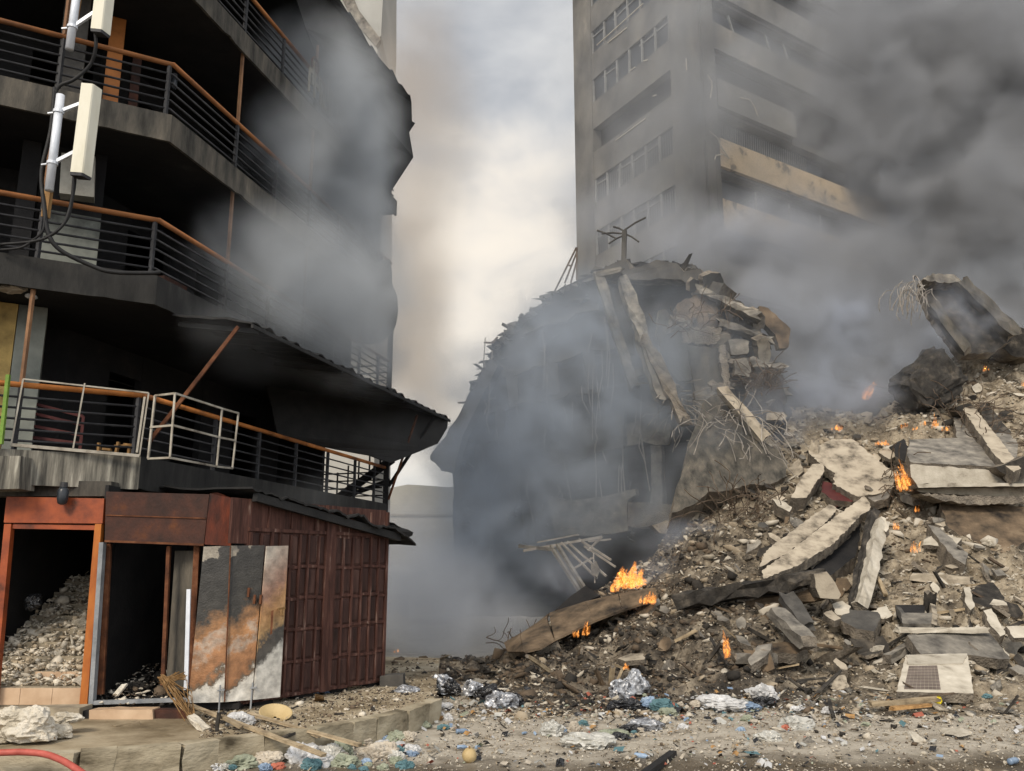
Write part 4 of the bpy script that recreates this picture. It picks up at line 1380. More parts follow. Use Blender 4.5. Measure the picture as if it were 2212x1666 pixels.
# core
b = MB()
c0 = TC - NL * .7 - NR_ * .7
b.hexa([v3(p, 0) for p in (c0, c0 + TR * LR, c0 + TR * LR + TL * (LL - 1.2), c0 + TL * (LL - 1.2))], [v3(p, ZTOP) for p in (c0, c0 + TR * LR, c0 + TR * LR + TL * (LL - 1.2), c0 + TL * (LL - 1.2))])
b.build('core', 'soot_wall', tw)
def wallbox(a, d, n, s0, s1, z0, z1, proud, deep):
    return MB().box(v3(a + d * s0 - n * deep, z0), v3(d * (s1 - s0), 0), v3(n * (deep + proud), 0), (0, 0, z1 - z0))
# corner column and piers
MB().box(v3(TC - TL * .0 - NR_ * .8, 0), v3(TL * .001 + TR * .001 + NL * 0, 0) + v3(TR * .9, 0), v3(NR_ * 1.0, 0), (0, 0, ZTOP)).build('corner_pier', 'tower_pier', tw)
wallbox(TC, TL, NL, -.15, .75, 0, ZTOP, .12, .6).build('corner_pier', 'tower_pier', tw)
wallbox(TC, TL, NL, .752, 2.2, 0, ZTOP, .0, .6).build('pier', 'tower_wall', tw)
wallbox(TC, TL, NL, 9.3, LL, 0, ZTOP, .02, .6).build('pier', 'tower_wall', tw)
tr_ = random.Random(9)
for k in range(-5, 6):
    z = S0 + FZ * k
    wallbox(TC, TL, NL, 2.202, 9.298, z - 1.72, z, -.02, .5).build('spandrel', 'tower_wall', tw)
    # lost plaster edges
    # window of this storey, left face
    burnt = k == 1
    fr = MB()
    gl = wallbox(TC, TL, NL, 2.21, 9.29, z + .004, z + 1.476, -.30 if burnt else -.16, .32 if burnt else .18)
    if not burnt:
        wd_ = gl.build('window', 'glass_dark', tw)
        nmul = 6
        for i in range(nmul + 1):
            s_ = 2.25 + 7.0 * i / nmul
            bend = tr_.uniform(-.06, .06)
            fr.bar(v3(TC + TL * s_ - NL * .10, z + .005), v3(TC + TL * (s_ + bend) - NL * .10, z + 1.47), .11, .10)
            if tr_.random() < .5 and i < nmul:
                fr.bar(v3(TC + TL * s_ - NL * .11, z + 1.1), v3(TC + TL * (s_ + 1.4) - NL * .11, z + 1.1 + tr_.uniform(-.1, .1)), .06, .06)
        if k in (-1, 0):
            for i in range(36):
                s_ = 2.4 + 6.8 * i / 36
                fr.bar(v3(TC + TL * s_ - NL * .13, z + .01), v3(TC + TL * s_ - NL * .13, z + 1.3), .04, .02)
        fr.build('frame', 'mullion', wd_)
    # right face: parapets
    z1 = z
    if k == 1:
        zz0, zz1 = z - 1.45, z + .05
        q = []
        prof = [(1.0, zz0), (6.9, zz0), (7.0, zz0 + .1), (7.0, zz1 - .35), (6.8, zz1 - .05), (6.5, zz1), (1.0, zz1)]
        MB().plate([v3(TC + TR * s_ + NR_ * .18, zv) for s_, zv in prof], .25).build('parapet', 'tower_wall', tw)
        MB().box(v3(TC + TR * 6.9 - NR_ * .5, z - 1.75), v3(TR * 8, 0), v3(NR_ * .45, 0), (0, 0, .35)).build('floor_slab', 'tower_pier', tw)
    else:
        MB().box(v3(TC + TR * .95 - NR_ * .1, z - 1.45), v3(TR * (LR - 1), 0), v3(NR_ * .2, 0), (0, 0, 1.5)).build('parapet', 'tower_tan' if k in (0, -1) else 'tower_wall', tw)
    MB().box(v3(TC + TR * .95 - NR_ * .72, z - 1.62), v3(TR * (LR - 1), 0), v3(NR_ * .6, 0), (0, 0, .16)).build('floor_slab', 'tower_pier', tw)
    if k in (0, -1, 2):
        wd_ = MB().box(v3(TC + TR * 1.0 - NR_ * .6, z + .055), v3(TR * 9, 0), v3(NR_ * .03, 0), (0, 0, 1.3)).build('window', 'glass_dark', tw)
        fr = MB()
        if k == -1:
            for s_ in (1.2, 4.0, 6.6, 9.2):
                fr.bar(v3(TC + TR * s_ - NR_ * .35, z + .06), v3(TC + TR * s_ - NR_ * .35, z + 1.3), .09, .09)
        elif k == 0:
            for i in range(44):
                s_ = 1.1 + .17 * i
                fr.bar(v3(TC + TR * s_ - NR_ * .45, z + .06), v3(TC + TR * (s_ + .08) - NR_ * .45, z + 1.32), .035, .02)
        else:
            for s_ in (3.2, 6.1, 7.6):
                fr.bar(v3(TC + TR * s_ - NR_ * .35, z + .06), v3(TC + TR * (s_ - .5) - NR_ * .35, z + 1.3), .10, .08)
        fr.build('frame', 'mullion', wd_)
# cracks with bare plaster edges on two parapets
for pts_, w_ in ((((1196, 580), (1225, 620), (1230, 670), (1215, 755)), .05), (((1450, 755), (1520, 765), (1560, 830), (1580, 890)), .05), (((1215, 1012), (1270, 1060), (1300, 1130), (1360, 1220)), .06), (((1250, 1225), (1260, 1195), (1310, 1185), (1360, 1215)), .05)):
    def onface(X, Y_):
        x, y = 1192.4 + X * .28125, Y_ * .28125
        r_ = ray(x, y)
        a = TC + NR_ * .2
        k_ = r_.x / r_.y
        t_ = (a.x - k_ * a.y) / (k_ * TR.y - TR.x)
        pp = a + TR * t_
        return P(x, y, pp.y - .02)
    MB().tube([onface(*q_) for q_ in pts_], w_ * .7, 4).build('crack_edge', 'chip_pale', tw)
# plaster scars along the left face
b = MB()
for (X0, Y0), (X1, Y1) in (((345, 348), (700, 28)), ((430, 330), (575, 215)), ((490, 1080), (720, 910)), ((600, 545), (640, 515)), ((705, 470), (735, 460)), ((775, 740), (800, 730)), ((1030, 450), (1035, 540))):
    def onl(X, Y_):
        x, y = 1192.4 + X * .28125, Y_ * .28125
        r_ = ray(x, y)
        a = TC + NL * .03
        k_ = r_.x / r_.y
        t_ = (a.x - k_ * a.y) / (k_ * TL.y - TL.x)
        return P(x, y, (a + TL * t_).y)
    b.bar(onl(X0, Y0), onl(X1, Y1), .06, .04)
b.build('plaster_scar', 'chip_pale', tw)

# ------------------------------------------------------------------ collapsed building
def fy(x, d=0.0):                                    # its street face comes nearer towards the right
    return 32.0 - (x - 980) / 520 * 4.6 - d
def FP(x, y, d=0.0):
    return P(x, y, fy(x, d))
cb = thing('collapsed_building', Vector((2.0, 30, 0)), 'collapsed smoke blackened building with tilted floors behind the rubble', 'building')
b = MB()
sil = [(980, 1330), (980, 1022), (953, 1014), (950, 1006), (931, 992), (929, 984), (945, 965), (962, 944), (985, 905), (1004, 875), (1022, 835), (1042, 800), (1058, 775), (1062, 762), (1070, 742), (1092, 730), (1099, 716), (1108, 700), (1128, 690), (1140, 682), (1152, 668), (1176, 655), (1184, 640), (1215, 622), (1246, 606), (1270, 596), (1300, 582), (1330, 570), (1352, 566), (1400, 568), (1480, 574), (1500, 580), (1530, 600), (1546, 632), (1552, 690), (1592, 702), (1600, 740), (1628, 748), (1634, 790), (1662, 800), (1668, 850), (1690, 870), (1690, 960), (1600, 1050), (1540, 1150), (1480, 1260), (1300, 1330)]
b.plate([FP(x, y) for x, y in sil], 6.0, jag=.06, seg=.28, r=random.Random(2))
b.build('facade', 'soot_wall', cb)
def cpart(name, pts, d, th, m_, jag=.06, mside=None):
    return MB().plate([FP(x, y, d) for x, y in pts], th, jag=jag, seg=.3, mside=1 if mside else None).build(name, [m_, mside] if mside else m_, cb)
cpart('spandrel', [(1186, 935), (1215, 928), (1243, 915), (1300, 903), (1350, 888), (1352, 960), (1343, 963), (1270, 985), (1188, 1006)], .5, .5, 'concrete_dark')
cpart('spandrel', [(1183, 1077), (1240, 1080), (1300, 1072), (1372, 1056), (1374, 1068), (1356, 1080), (1354, 1146), (1280, 1154), (1200, 1158)], .6, .6, 'concrete_grey', mside='concrete_broken')
cpart('floor_slab', [(1343, 962), (1390, 955), (1440, 960), (1450, 915), (1400, 905), (1352, 918)], .45, .8, 'concrete_grey', mside='concrete_broken')
cpart('floor_slab', [(1356, 1085), (1440, 1092), (1470, 1110), (1440, 1140), (1356, 1136)], .75, 1.0, 'concrete_broken')
cpart('wall_remnant', [(1105, 1150), (1140, 1100), (1146, 1175), (1108, 1185)], .3, .3, 'concrete_dark')
for q, d_, w_ in (([(1405, 962), (1428, 962), (1431, 1098), (1408, 1100)], .55, .5), ([(1407, 872), (1420, 872), (1423, 910), (1409, 910)], .5, .4), ([(1332, 900), (1345, 896), (1346, 968), (1334, 966)], .55, .4)):
    cpart('column', q, d_, w_, 'concrete_grey', .03)
# upper storeys: sagging floor lines, stub columns, hanging scraps against the dark face
for (xa, ya), (xb, yb), th_ in (((1085, 800), (1330, 735), 12), ((1050, 880), (1300, 832), 10), ((1130, 712), (1290, 655), 9), ((1010, 960), (1180, 925), 10), ((1000, 1100), (1170, 1085), 12), ((990, 1180), (1180, 1172), 12)):
    n_ = 7
    up_ = [(xa + (xb - xa) * i / n_, ya + (yb - ya) * i / n_ + 5 * math.sin(i * 2.1) ) for i in range(n_ + 1)]
    dn_ = [(x, y + th_ * (.6 + .6 * abs(math.sin(x)))) for x, y in up_][::-1]
    cpart('floor_edge', up_ + dn_, .35, .5, 'concrete_dark', .08, mside='concrete_broken')
for (xa, ya), (xb, yb), w_ in (((1105, 800), (1110, 880), .4), ((1190, 778), (1197, 860), .4), ((1270, 755), (1280, 838), .4), ((1080, 882), (1078, 955), .35), ((1040, 962), (1036, 1098), .45), ((1110, 945), (1112, 1090), .4), ((1050, 1105), (1052, 1290), .45), ((1140, 1100), (1142, 1175), .4)):
    MB().beam(FP(xa, ya, .2), FP(xb, yb, .2), w_, .35, jag=.03, up=(0, -1, 0)).build('column', 'concrete_dark', cb)
wr = random.Random(6)
b = MB()
for i in range(44):
    x0, y0 = wr.uniform(1040, 1420), wr.uniform(680, 1080)
    p0 = FP(x0, y0, .5)
    L_ = wr.uniform(.5, 2.6)
    b.tube([p0, p0 + Vector((wr.gauss(0, .1), 0, -L_ * .5)), p0 + Vector((wr.gauss(0, .2), 0, -L_))], .022, 4)
b.build('hanging_wires', 'rebar_pale', cb, kind='stuff')
wr = random.Random(16)
b = MB()
for i in range(150):
    x = wr.uniform(1000, 1420)
    p = FP(x, wr.uniform(float(np.interp(x, [985, 1030, 1065, 1100, 1180, 1300, 1400], [930, 830, 760, 715, 660, 598, 580])) + 14, 1180), .1)
    vs, fs = PRO[wr.randrange(24)]
    q = (vs * wr.uniform(.06, .26)) @ rotm(wr).T + np.array(p[:])
    b.add([Vector(v) for v in q], fs)
b.build('broken_masonry', 'concrete_dark', cb, kind='stuff')
# fallen roof corner on the left, its underside towards us
cpart('roof_edge', [(929, 986), (962, 944), (1004, 876), (1058, 776), (1075, 790), (1030, 880), (1000, 940), (984, 1000), (982, 1024), (952, 1014)], .6, .5, 'concrete_dark', .02)
cpart('roof_slab', [(1286, 597), (1318, 573), (1352, 566), (1361, 581), (1405, 573), (1418, 561), (1462, 569), (1478, 586), (1512, 580), (1528, 606), (1560, 620), (1546, 642), (1500, 622), (1470, 604), (1400, 602), (1335, 600)], .9, 1.2, 'concrete_dark', .12, mside='concrete_broken')
# loose lumps along the broken roof line
rr = random.Random(4)
b = MB()
for i in range(170):
    k_ = rr.randrange(10, 31)
    a, c = sil[k_], sil[k_ + 1]
    u = rr.random()
    p = FP(a[0] + (c[0] - a[0]) * u, a[1] + (c[1] - a[1]) * u + rr.uniform(0, 12), rr.uniform(-.3, .3))
    vs, fs = PRO[rr.randrange(24)]
    s_ = rr.uniform(.08, .38)
    q = (vs * s_) @ rotm(rr).T + np.array(p[:])
    b.add([Vector(v) for v in q], fs)
b.build('broken_edge', 'concrete_dark', cb, kind='stuff')

def rebar(name, c, n, spread, length, label, m_='rebar', r_=.013, seed=0, droop=.5, dirv=(0, -.2, 1), wig=.25, tg='tangles of bare rebar'):
    rr = random.Random(seed)
    b = MB()
    for i in range(n):
        p = Vector(c) + Vector((rr.gauss(0, spread), rr.gauss(0, spread * .4), rr.gauss(0, spread * .5)))
        d = (Vector(dirv) + Vector((rr.gauss(0, .6), rr.gauss(0, .4), rr.gauss(0, .5)))).normalized()
        pts = [p.copy()]
        k_ = 7
        for j in range(k_):
            d = (d + Vector((rr.gauss(0, wig), rr.gauss(0, wig), rr.gauss(0, wig) - droop * .25))).normalized()
            p = p + d * length * rr.uniform(.7, 1.2) / k_
            pts.append(p.copy())
        b.tube(pts, r_ * rr.uniform(.7, 1.2), 4)
    return b.build(name, m_, label=label, cat='rebar', group=tg)
# antenna mast stub and thin bars on the skyline
b = MB()
b.bar(FP(1347, 575, 0), FP(1349, 498, 0), .16, .16)
for a, c in (((1349, 508), (1315, 527)), ((1349, 505), (1380, 523)), ((1349, 500), (1325, 490)), ((1349, 497), (1395, 470)), ((1349, 505), (1300, 505)), ((1330, 515), (1290, 498))):
    b.tube([FP(a[0], a[1], 0), FP((a[0] + c[0]) / 2, (a[1] + c[1]) / 2 - 2, 0), FP(c[0], c[1], 0)], .035, 5)
b.build('mast', 'concrete_dark', label='stub of a bent mast standing on the broken roof before the tower', cat='mast')
b = MB()
for a, c in (((1198, 630), (1245, 535)), ((1220, 612), (1246, 545)), ((1233, 612), (1247, 560)), ((1246, 605), (1246, 535)), ((1226, 572), (1234, 575)), ((1143, 670), (1160, 664))):
    b.tube([FP(a[0], a[1], 0), FP(c[0], c[1], 0)], .035, 5)
b.build('rebar', 'rebar', label='thin bent bars rising from the skyline beside the tower edge', cat='rebar')
b = MB()
for a, c in (((1046, 740), (1080, 738)), ((1060, 741), (1075, 728)), ((1047, 795), (1080, 770)), ((990, 870), (1012, 866))):
    b.tube([FP(a[0], a[1], 0), FP((a[0] + c[0]) / 2, (a[1] + c[1]) / 2 + 2, 0), FP(c[0], c[1], 0)], .04, 5)
b.build('rebar', 'rebar', label='short twisted bars sticking out left over the broken roof edge', cat='rebar')

# hanging columns, panels and slabs over the slope
def cst(pts, d, th, nm, m_, lab, cat, jag=.05, mside='concrete_broken', Yf=None, seg=.28):
    q = []
    for t_ in pts:
        x, y = t_[0], t_[1]
        dd = t_[2] if len(t_) > 2 else d
        q.append(P(x, y, (Yf(x, y) if Yf else fy(x)) - dd))
    return MB().plate(q, th, jag=jag * .55, seg=seg * .45, mside=1, flat=True).build(nm, [m_, mside], label=lab, cat=cat)
Yh = lambda x, y: 26.9 - (x - 1300) * .002 - (y - 600) * .004
def hb(a, c, wpx, nm, m_, lab, dep=.35, jag=.03, Yf=Yh, d=0.0, cat='column', mend='concrete_broken'):
    pa, pc = P(a[0], a[1], Yf(*a) - d), P(c[0], c[1], Yf(*c) - d)
    return MB().beam(pa, pc, wpx / F * pa.y, dep, jag=jag, up=(0, -1, 0), mend=1).build(nm, [m_, mend], label=lab, cat=cat)
t_ = thing('hanging_frame', P(1340, 720, 26.5), 'tilted hanging concrete frame of two legs and crosspieces', 'concrete frame')  # broken concrete frame, hanging
for a, c, w_ in (((1291, 590), (1371, 840), 20), ((1288, 598), (1345, 584), 16), ((1370, 810), (1409, 797), 16)):
    MB().beam(P(a[0], a[1], 26.3), P(c[0], c[1], 26.0), w_ / F * 26, .35, jag=.03, up=(0, -1, 0)).build('beam', 'concrete_grey', t_)
MB().plate([P(1310, 615, 26.45), P(1336, 625, 26.45), P(1368, 725, 26.3), P(1372, 765, 26.3), P(1345, 760, 26.3), P(1322, 690, 26.4)], .3, jag=.05, seg=.25).build('panel', 'concrete_dark', t_)
hb((1346, 608), (1432, 862), 26, 'broken_column', 'concrete_grey', 'long rough broken column hanging diagonally beside the frame', .45, .06, d=.5)
hb((1392, 735), (1478, 915), 24, 'broken_column', 'concrete_broken', 'lower continuation of the rough column, scabbed with rubble', .4, .07, d=.7)
cst([(1423, 671), (1438, 668), (1493, 756), (1495, 821), (1465, 824), (1438, 791), (1420, 720)], 0, .3, 'wall_panel', 'concrete_fascia', 'flat grey wall panel hanging beside the rough column', 'wall panel', Yf=lambda x, y: 26.2)
cst([(1463, 656), (1500, 640), (1545, 631), (1553, 706), (1510, 712), (1466, 702)], 0, .5, 'wall_panel', 'concrete_brown', 'upper tilted wall panel with rough brick edge', 'wall panel', Yf=lambda x, y: 26.4, jag=.10)
cst([(1467, 706), (1560, 709), (1549, 743), (1478, 742)], .25, .5, 'beam_stub', 'concrete_broken', 'dark rough band of torn concrete between two wall panels', 'beam', Yf=lambda x, y: 26.4, jag=.12, seg=.15)
cst([(1485, 746), (1550, 751), (1566, 831), (1550, 838), (1500, 834)], 0, .4, 'wall_panel', 'concrete_fascia', 'lower grey wall panel under the torn band', 'wall panel', Yf=lambda x, y: 26.1)
cst([(1553, 748), (1566, 744), (1578, 838), (1564, 842)], .2, .3, 'column_edge', 'concrete_broken', 'ragged vertical strip of torn concrete beside the lower panel', 'column', Yf=lambda x, y: 26.1, jag=.07, seg=.12)
cst([(1500, 834), (1556, 838), (1540, 900), (1510, 905)], .1, .4, 'wall_panel', 'concrete_grey', 'shadowed panel stump above the slope top', 'wall panel', Yf=lambda x, y: 25.9)
cst([(1573, 735), (1600, 731), (1618, 738), (1616, 764), (1580, 766)], .3, .5, 'beam_stub', 'concrete_grey', 'upper square concrete stub right of the torn strip', 'beam', Yf=lambda x, y: 26.2)
cst([(1586, 778), (1612, 774), (1623, 800), (1618, 815), (1588, 808)], .3, .5, 'beam_stub', 'concrete_grey', 'lower rough concrete stub right of the torn strip', 'beam', Yf=lambda x, y: 26.0)
cst([(1640, 661), (1660, 666), (1690, 694), (1708, 711), (1703, 751), (1683, 753), (1675, 723), (1643, 688)], 0, .4, 'wall_fragment', 'concrete_brown', 'tan plastered wall fragment jutting from the smoke', 'wall fragment', Yf=lambda x, y: 27.6)
cst([(1560, 640), (1600, 650), (1640, 700), (1660, 800), (1640, 830), (1600, 830), (1570, 760)], -.8, .8, 'wall_panel', 'concrete_dark', 'dark wall mass in the smoke behind the stubs', 'wall panel', Yf=lambda x, y: 27)
hb((1558, 842), (1652, 950), 22, 'fallen_beam', 'concrete_tan', 'pale tan beam sloping down right from the torn strip', .4, .03, Yf=lambda x, y: hs(x, max(y, 905)) - 1.3)
cst([(1520, 870), (1545, 850), (1565, 856), (1590, 890), (1618, 912), (1640, 950), (1676, 972), (1700, 1000), (1696, 1030), (1660, 1048), (1620, 1046), (1575, 1060), (1530, 1062), (1500, 1090), (1452, 1108), (1460, 1060), (1478, 1010), (1490, 950)], 0, 1.0, 'fallen_slab', 'concrete_fascia', 'large grey fallen slab at the head of the slope in the smoke', 'slab', Yf=lambda x, y: hs(x, min(y, 1040)) - 1.0)
cst([(1610, 815), (1650, 800), (1690, 830), (1700, 870), (1670, 890), (1630, 880)], 0, .8, 'rubble_lump', 'concrete_charred', 'black burnt lump bristling with rebar beside the tan beam', 'rubble lump', Yf=lambda x, y: 25.8, jag=.12)
cst([(1655, 893), (1692, 890), (1700, 900), (1690, 908), (1655, 906)], .3, .4, 'concrete_chunk', 'concrete_tan', 'flat tan chunk resting below the black burnt lump', 'chunk', Yf=lambda x, y: 25.6)
for i, (x, y, n, sp, L_, lab, m_) in enumerate(((1650, 840, 60, .28, 1.0, 'dense black rebar tangle over the burnt lump', 'rebar'), (1580, 930, 120, .5, 1.7, 'long grey rebar strands spilling over the fallen slab', 'rebar_pale'),
                                                (1460, 880, 40, .35, 1.3, 'wire strands hanging below the rough column', 'rebar_pale'), (1510, 700, 30, .5, .9, 'bars poking from the upper wall panels', 'rebar'),
                                                (1975, 618, 34, .28, 1.1, 'pale bars sagging like hair from the tilted slab top', 'rebar_pale'), (1610, 1110, 40, .5, 1.3, 'bars bristling above the two leaning slabs', 'rebar'),
                                                (1955, 1040, 44, .3, 1.3, 'thin bars curling in front of the tall flame', 'rebar'), (1890, 1110, 26, .3, 1.0, 'bars at the head of the leaning white column', 'rebar'),
                                                (2080, 890, 30, .4, 1.2, 'black bars around the dark drum', 'rebar'), (2130, 960, 34, .5, 1.3, 'thin bars lying over the grey slab stack', 'rebar'),
                                                (1120, 1392, 26, .4, .7, 'mesh of bars at the left foot of the slope', 'rebar'), (1420, 1370, 16, .5, 1.4, 'blackened bars bent over the lower slope', 'rebar'))):
    Y_ = 25.6 if y < 900 and x < 1800 else hs(x, min(y, 1040)) - (1.3 if x < 1640 and y < 1150 else .4)
    if x == 1975:
        Y_ = 26.2
    dv = (0, -.3, 1) if i in (0, 3, 5) else ((-.9, -.3, .1) if x == 1975 else (.2, -.4, .3))
    rebar('rebar', P(x, y, Y_), n, sp, L_, lab, m_, seed=i + 30, dirv=dv, droop=2.2 if x == 1975 else (.9 if i in (1, 2, 4, 6) else .4))
# torn slabs and brick panels hanging in a stack down the broken side
hr = random.Random(55)
for i in range(30):
    x = hr.uniform(1440, 1690)
    y = hr.uniform(max(600, 600 + (x - 1540) * .9), 880)
    Y_ = hr.uniform(25.9, 27.2)
    wd2, ht2 = hr.uniform(14, 42), hr.uniform(16, 60)
    a_ = hr.uniform(-.45, .25)
    ring_ = []
    for dx, dy in ((-1, -1), (.1, -1.1), (1, -.8), (1.1, .2), (.8, 1), (-.2, 1.1), (-1.1, .9)):
        dx, dy = dx * wd2 / 2 * hr.uniform(.75, 1.15), dy * ht2 / 2 * hr.uniform(.75, 1.15)
        ring_.append(P(x + dx * math.cos(a_) - dy * math.sin(a_), y + dx * math.sin(a_) + dy * math.cos(a_), Y_ + dy * .012 + dx * .006))
    MB().plate(ring_, hr.uniform(.15, .5), jag=.05, seg=.12, mside=1, flat=True, r=hr).build('hanging_slab', [hr.choice(['concrete_grey', 'concrete_fascia', 'concrete_dark', 'concrete_tan', 'concrete_broken']), 'concrete_broken'], label='torn slab piece hanging on the broken side above the slope top', cat='slab', group='torn slabs hanging above the slope')
for i, (xa, ya, xb, yb) in enumerate(((1500, 628, 1640, 690), (1548, 700, 1670, 742), (1556, 770, 1690, 800), (1440, 720, 1500, 700), (1570, 830, 1700, 852))):
    MB().beam(P(xa, ya, 26.5), P(xb, yb, 26.3), .7, .2, jag=.05, mend=1, seg=.18, r=hr).build('floor_edge', ['concrete_grey', 'concrete_broken'], cb)
# buckled steel canopy ribs in front of the facade
rb = thing('buckled_frame', P(1230, 1200, 24.5), 'buckled steel frame fanning down to the street before the facade', 'steel frame')
for a, c, w_ in (((1190, 1180), (1260, 1290), .09), ((1204, 1178), (1262, 1270), .09), ((1212, 1172), (1290, 1250), .05), ((1225, 1170), (1310, 1245), .05), ((1130, 1190), (1300, 1160), .07), ((1120, 1180), (1200, 1188), .10),
                 ((1240, 1228), (1280, 1205), .05), ((1250, 1165), (1320, 1210), .06), ((1262, 1180), (1330, 1225), .05), ((1270, 1170), (1320, 1165), .05), ((1282, 1195), (1285, 1260), .03), ((1160, 1172), (1250, 1155), .04), ((1300, 1160), (1270, 1190), .05)):
    MB().bar(P(a[0], a[1], 24.9 - (a[1] - 1160) * .012), P(c[0], c[1], 24.9 - (c[1] - 1160) * .012), w_, w_).build('rib', 'rebar_pale' if w_ < .08 else 'concrete_grey', rb)
cst([(1276, 1222), (1288, 1212), (1296, 1232), (1290, 1248), (1278, 1240)], 0, .15, 'hanging_lump', 'concrete_grey', 'grey lump caught in the buckled frame', 'chunk', Yf=lambda x, y: 23.6)
cst([(1408, 1135), (1440, 1125), (1458, 1136), (1450, 1154), (1425, 1152)], 0, .6, 'concrete_chunk', 'concrete_tan', 'pale chunk under the column foot at the slope head', 'chunk', Yf=lambda x, y: 24.4)

# ------------------------------------------------------------------ big pieces on the slope
def on(pts, th, nm, m_, lab, cat='slab', d=.35, tilt=None, jag=.05, mside='concrete_broken', seg=.25):
    q = []
    for t__ in pts:
        x, y = t__[0], t__[1]
        q.append(S(x, y, t__[2] if len(t__) > 2 else d))
    return MB().plate(q, th, jag=jag * .55, seg=seg * .45, mside=1, flat=True).build(nm, [m_, mside], label=lab, cat=cat)
on([(1732, 1029), (1755, 1003), (1777, 1003), (1781, 1018), (1758, 1048), (1743, 1075), (1709, 1075)], .5, 'concrete_block', 'concrete_tan', 'tan broken block standing left of the smooth tan slab', 'block', d=.8)
on([(1668, 1078), (1690, 1082), (1711, 1096), (1706, 1106), (1680, 1094)], .3, 'concrete_chunk', 'concrete_pale', 'pale wedge above the two leaning slabs', 'chunk', d=.8)
on([(1778, 1040), (1800, 1045), (1850, 1070), (1840, 1085), (1800, 1080), (1775, 1062)], .2, 'steel_plate', 'maroon_metal', 'dark maroon plate under the smooth tan slab', 'plate', d=.3)
on([(1930, 960), (1952, 948), (1966, 975), (1990, 1002), (1960, 1000), (1935, 985)], .2, 'steel_plate', 'soot', 'dark torn plate between tan slab and slab stack', 'plate', d=.6)
on([(1745, 975), (1769, 962), (1801, 949), (1841, 949), (1890, 990), (1936, 1024), (1929, 1054), (1899, 1066), (1849, 1072), (1800, 1045), (1806, 1024), (1776, 1004)], .3, 'concrete_slab', 'concrete_tan', 'large smooth tan slab lying flat in the middle of the right slope', d=.6, jag=.08, seg=.15)
on([(1880, 1060), (1925, 1056), (1918, 1076), (1890, 1084), (1872, 1072)], .25, 'concrete_slab', 'concrete_grey', 'small grey slab piece below the smooth tan slab', d=.5)
def Yc(x0, y0, k=0.0):
    base = hs(x0, y0) - .6
    return lambda x, y: base + (x - x0) * k
YS = hs(2080, 1060) - 1.0
cst([(1966, 950), (2010, 948), (2068, 946), (2060, 900), (2090, 880), (2150, 900), (2200, 960), (2192, 1000), (2189, 1010), (1968, 999), (1958, 982)], 0, .5, 'concrete_slab', 'concrete_grey', 'grey ash covered top slab of the stack on the right', 'slab', Yf=lambda x, y: YS + .3 + (1000 - y) * .035)
cst([(1966, 1004), (2060, 1010), (2189, 1022), (2230, 1030), (2230, 1045), (2060, 1046), (1980, 1044), (1968, 1030)], .0, .45, 'concrete_slab', 'concrete_pale', 'second slab of the right stack with pale smooth face', 'slab', Yf=lambda x, y: YS)
cst([(1980, 1046), (2060, 1043), (2240, 1045), (2240, 1050), (2060, 1052), (1984, 1054)], .25, .5, 'ledge', 'concrete_pale', 'thin pale ledge between two slabs of the right stack', 'slab', Yf=lambda x, y: YS - .2, jag=.02)
cst([(1984, 1054), (2060, 1052), (2240, 1050), (2240, 1074), (2100, 1070), (1990, 1064), (1980, 1060)], 0, .5, 'concrete_slab', 'concrete_tan', 'third slab of the right stack, tan face in shade', 'slab', Yf=lambda x, y: YS - .1, jag=.03)
cst([(1988, 1066), (2080, 1072), (2212, 1072), (2212, 1086), (2100, 1090), (2030, 1080)], .2, .6, 'concrete_slab', 'concrete_broken', 'rough lowest layer of the right stack', 'slab', Yf=lambda x, y: YS - .2, jag=.06, seg=.15)
cst([(2080, 884), (2098, 872), (2168, 960), (2206, 1012), (2190, 1020), (2150, 985)], .5, .35, 'fallen_beam', 'concrete_tan', 'tan beam leaning across the ash covered slab', 'beam', Yf=lambda x, y: YS + .3 + (1000 - y) * .03)
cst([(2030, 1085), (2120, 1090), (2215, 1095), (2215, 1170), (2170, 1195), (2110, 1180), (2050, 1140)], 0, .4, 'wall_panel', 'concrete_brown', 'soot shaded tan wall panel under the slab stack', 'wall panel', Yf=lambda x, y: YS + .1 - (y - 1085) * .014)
cst([(2004, 1133), (2030, 1140), (2090, 1195), (2085, 1220), (2060, 1205), (2016, 1150)], 0, .5, 'fallen_beam', 'concrete_grey', 'short grey beam lying diagonally below the slab stack', 'beam', Yf=lambda x, y: hs(x, y) - .5)
# two long leaning slabs and the dark hollow under them
cst([(1866, 1072), (1880, 1088), (1878, 1104), (1860, 1112), (1800, 1175), (1720, 1222), (1650, 1250), (1646, 1232), (1720, 1180), (1800, 1120)], 0, .25, 'leaning_slab', 'concrete_tan', 'long tan slab leaning left, lower of the two above the hollow', 'slab', Yf=lambda x, y: hs(x, y) - 1.15, jag=.05, seg=.18)
cst([(1792, 1090), (1806, 1096), (1800, 1112), (1770, 1140), (1700, 1195), (1640, 1225), (1655, 1190), (1720, 1140)], .1, .25, 'leaning_slab', 'concrete_tan', 'long tan slab leaning left, upper of the two above the hollow', 'slab', Yf=lambda x, y: hs(x, y) - .75, jag=.05, seg=.18)
cst([(1840, 1110), (1860, 1130), (1850, 1200), (1800, 1240), (1690, 1290), (1640, 1280), (1720, 1225), (1800, 1170)], -.9, .4, 'hollow_shade_plate', 'soot', 'black plate painting the shade of the hollow under the leaning slabs', 'plate', Yf=lambda x, y: hs(x, y) - 1.2)  # black plate added to stand in for the shade inside the hollow
cst([(1740, 1215), (1830, 1150), (1838, 1156), (1752, 1226)], -.1, .12, 'fallen_beam', 'concrete_grey', 'thin grey beam inside the dark hollow', 'beam', Yf=lambda x, y: hs(x, y) - .55, jag=.02)
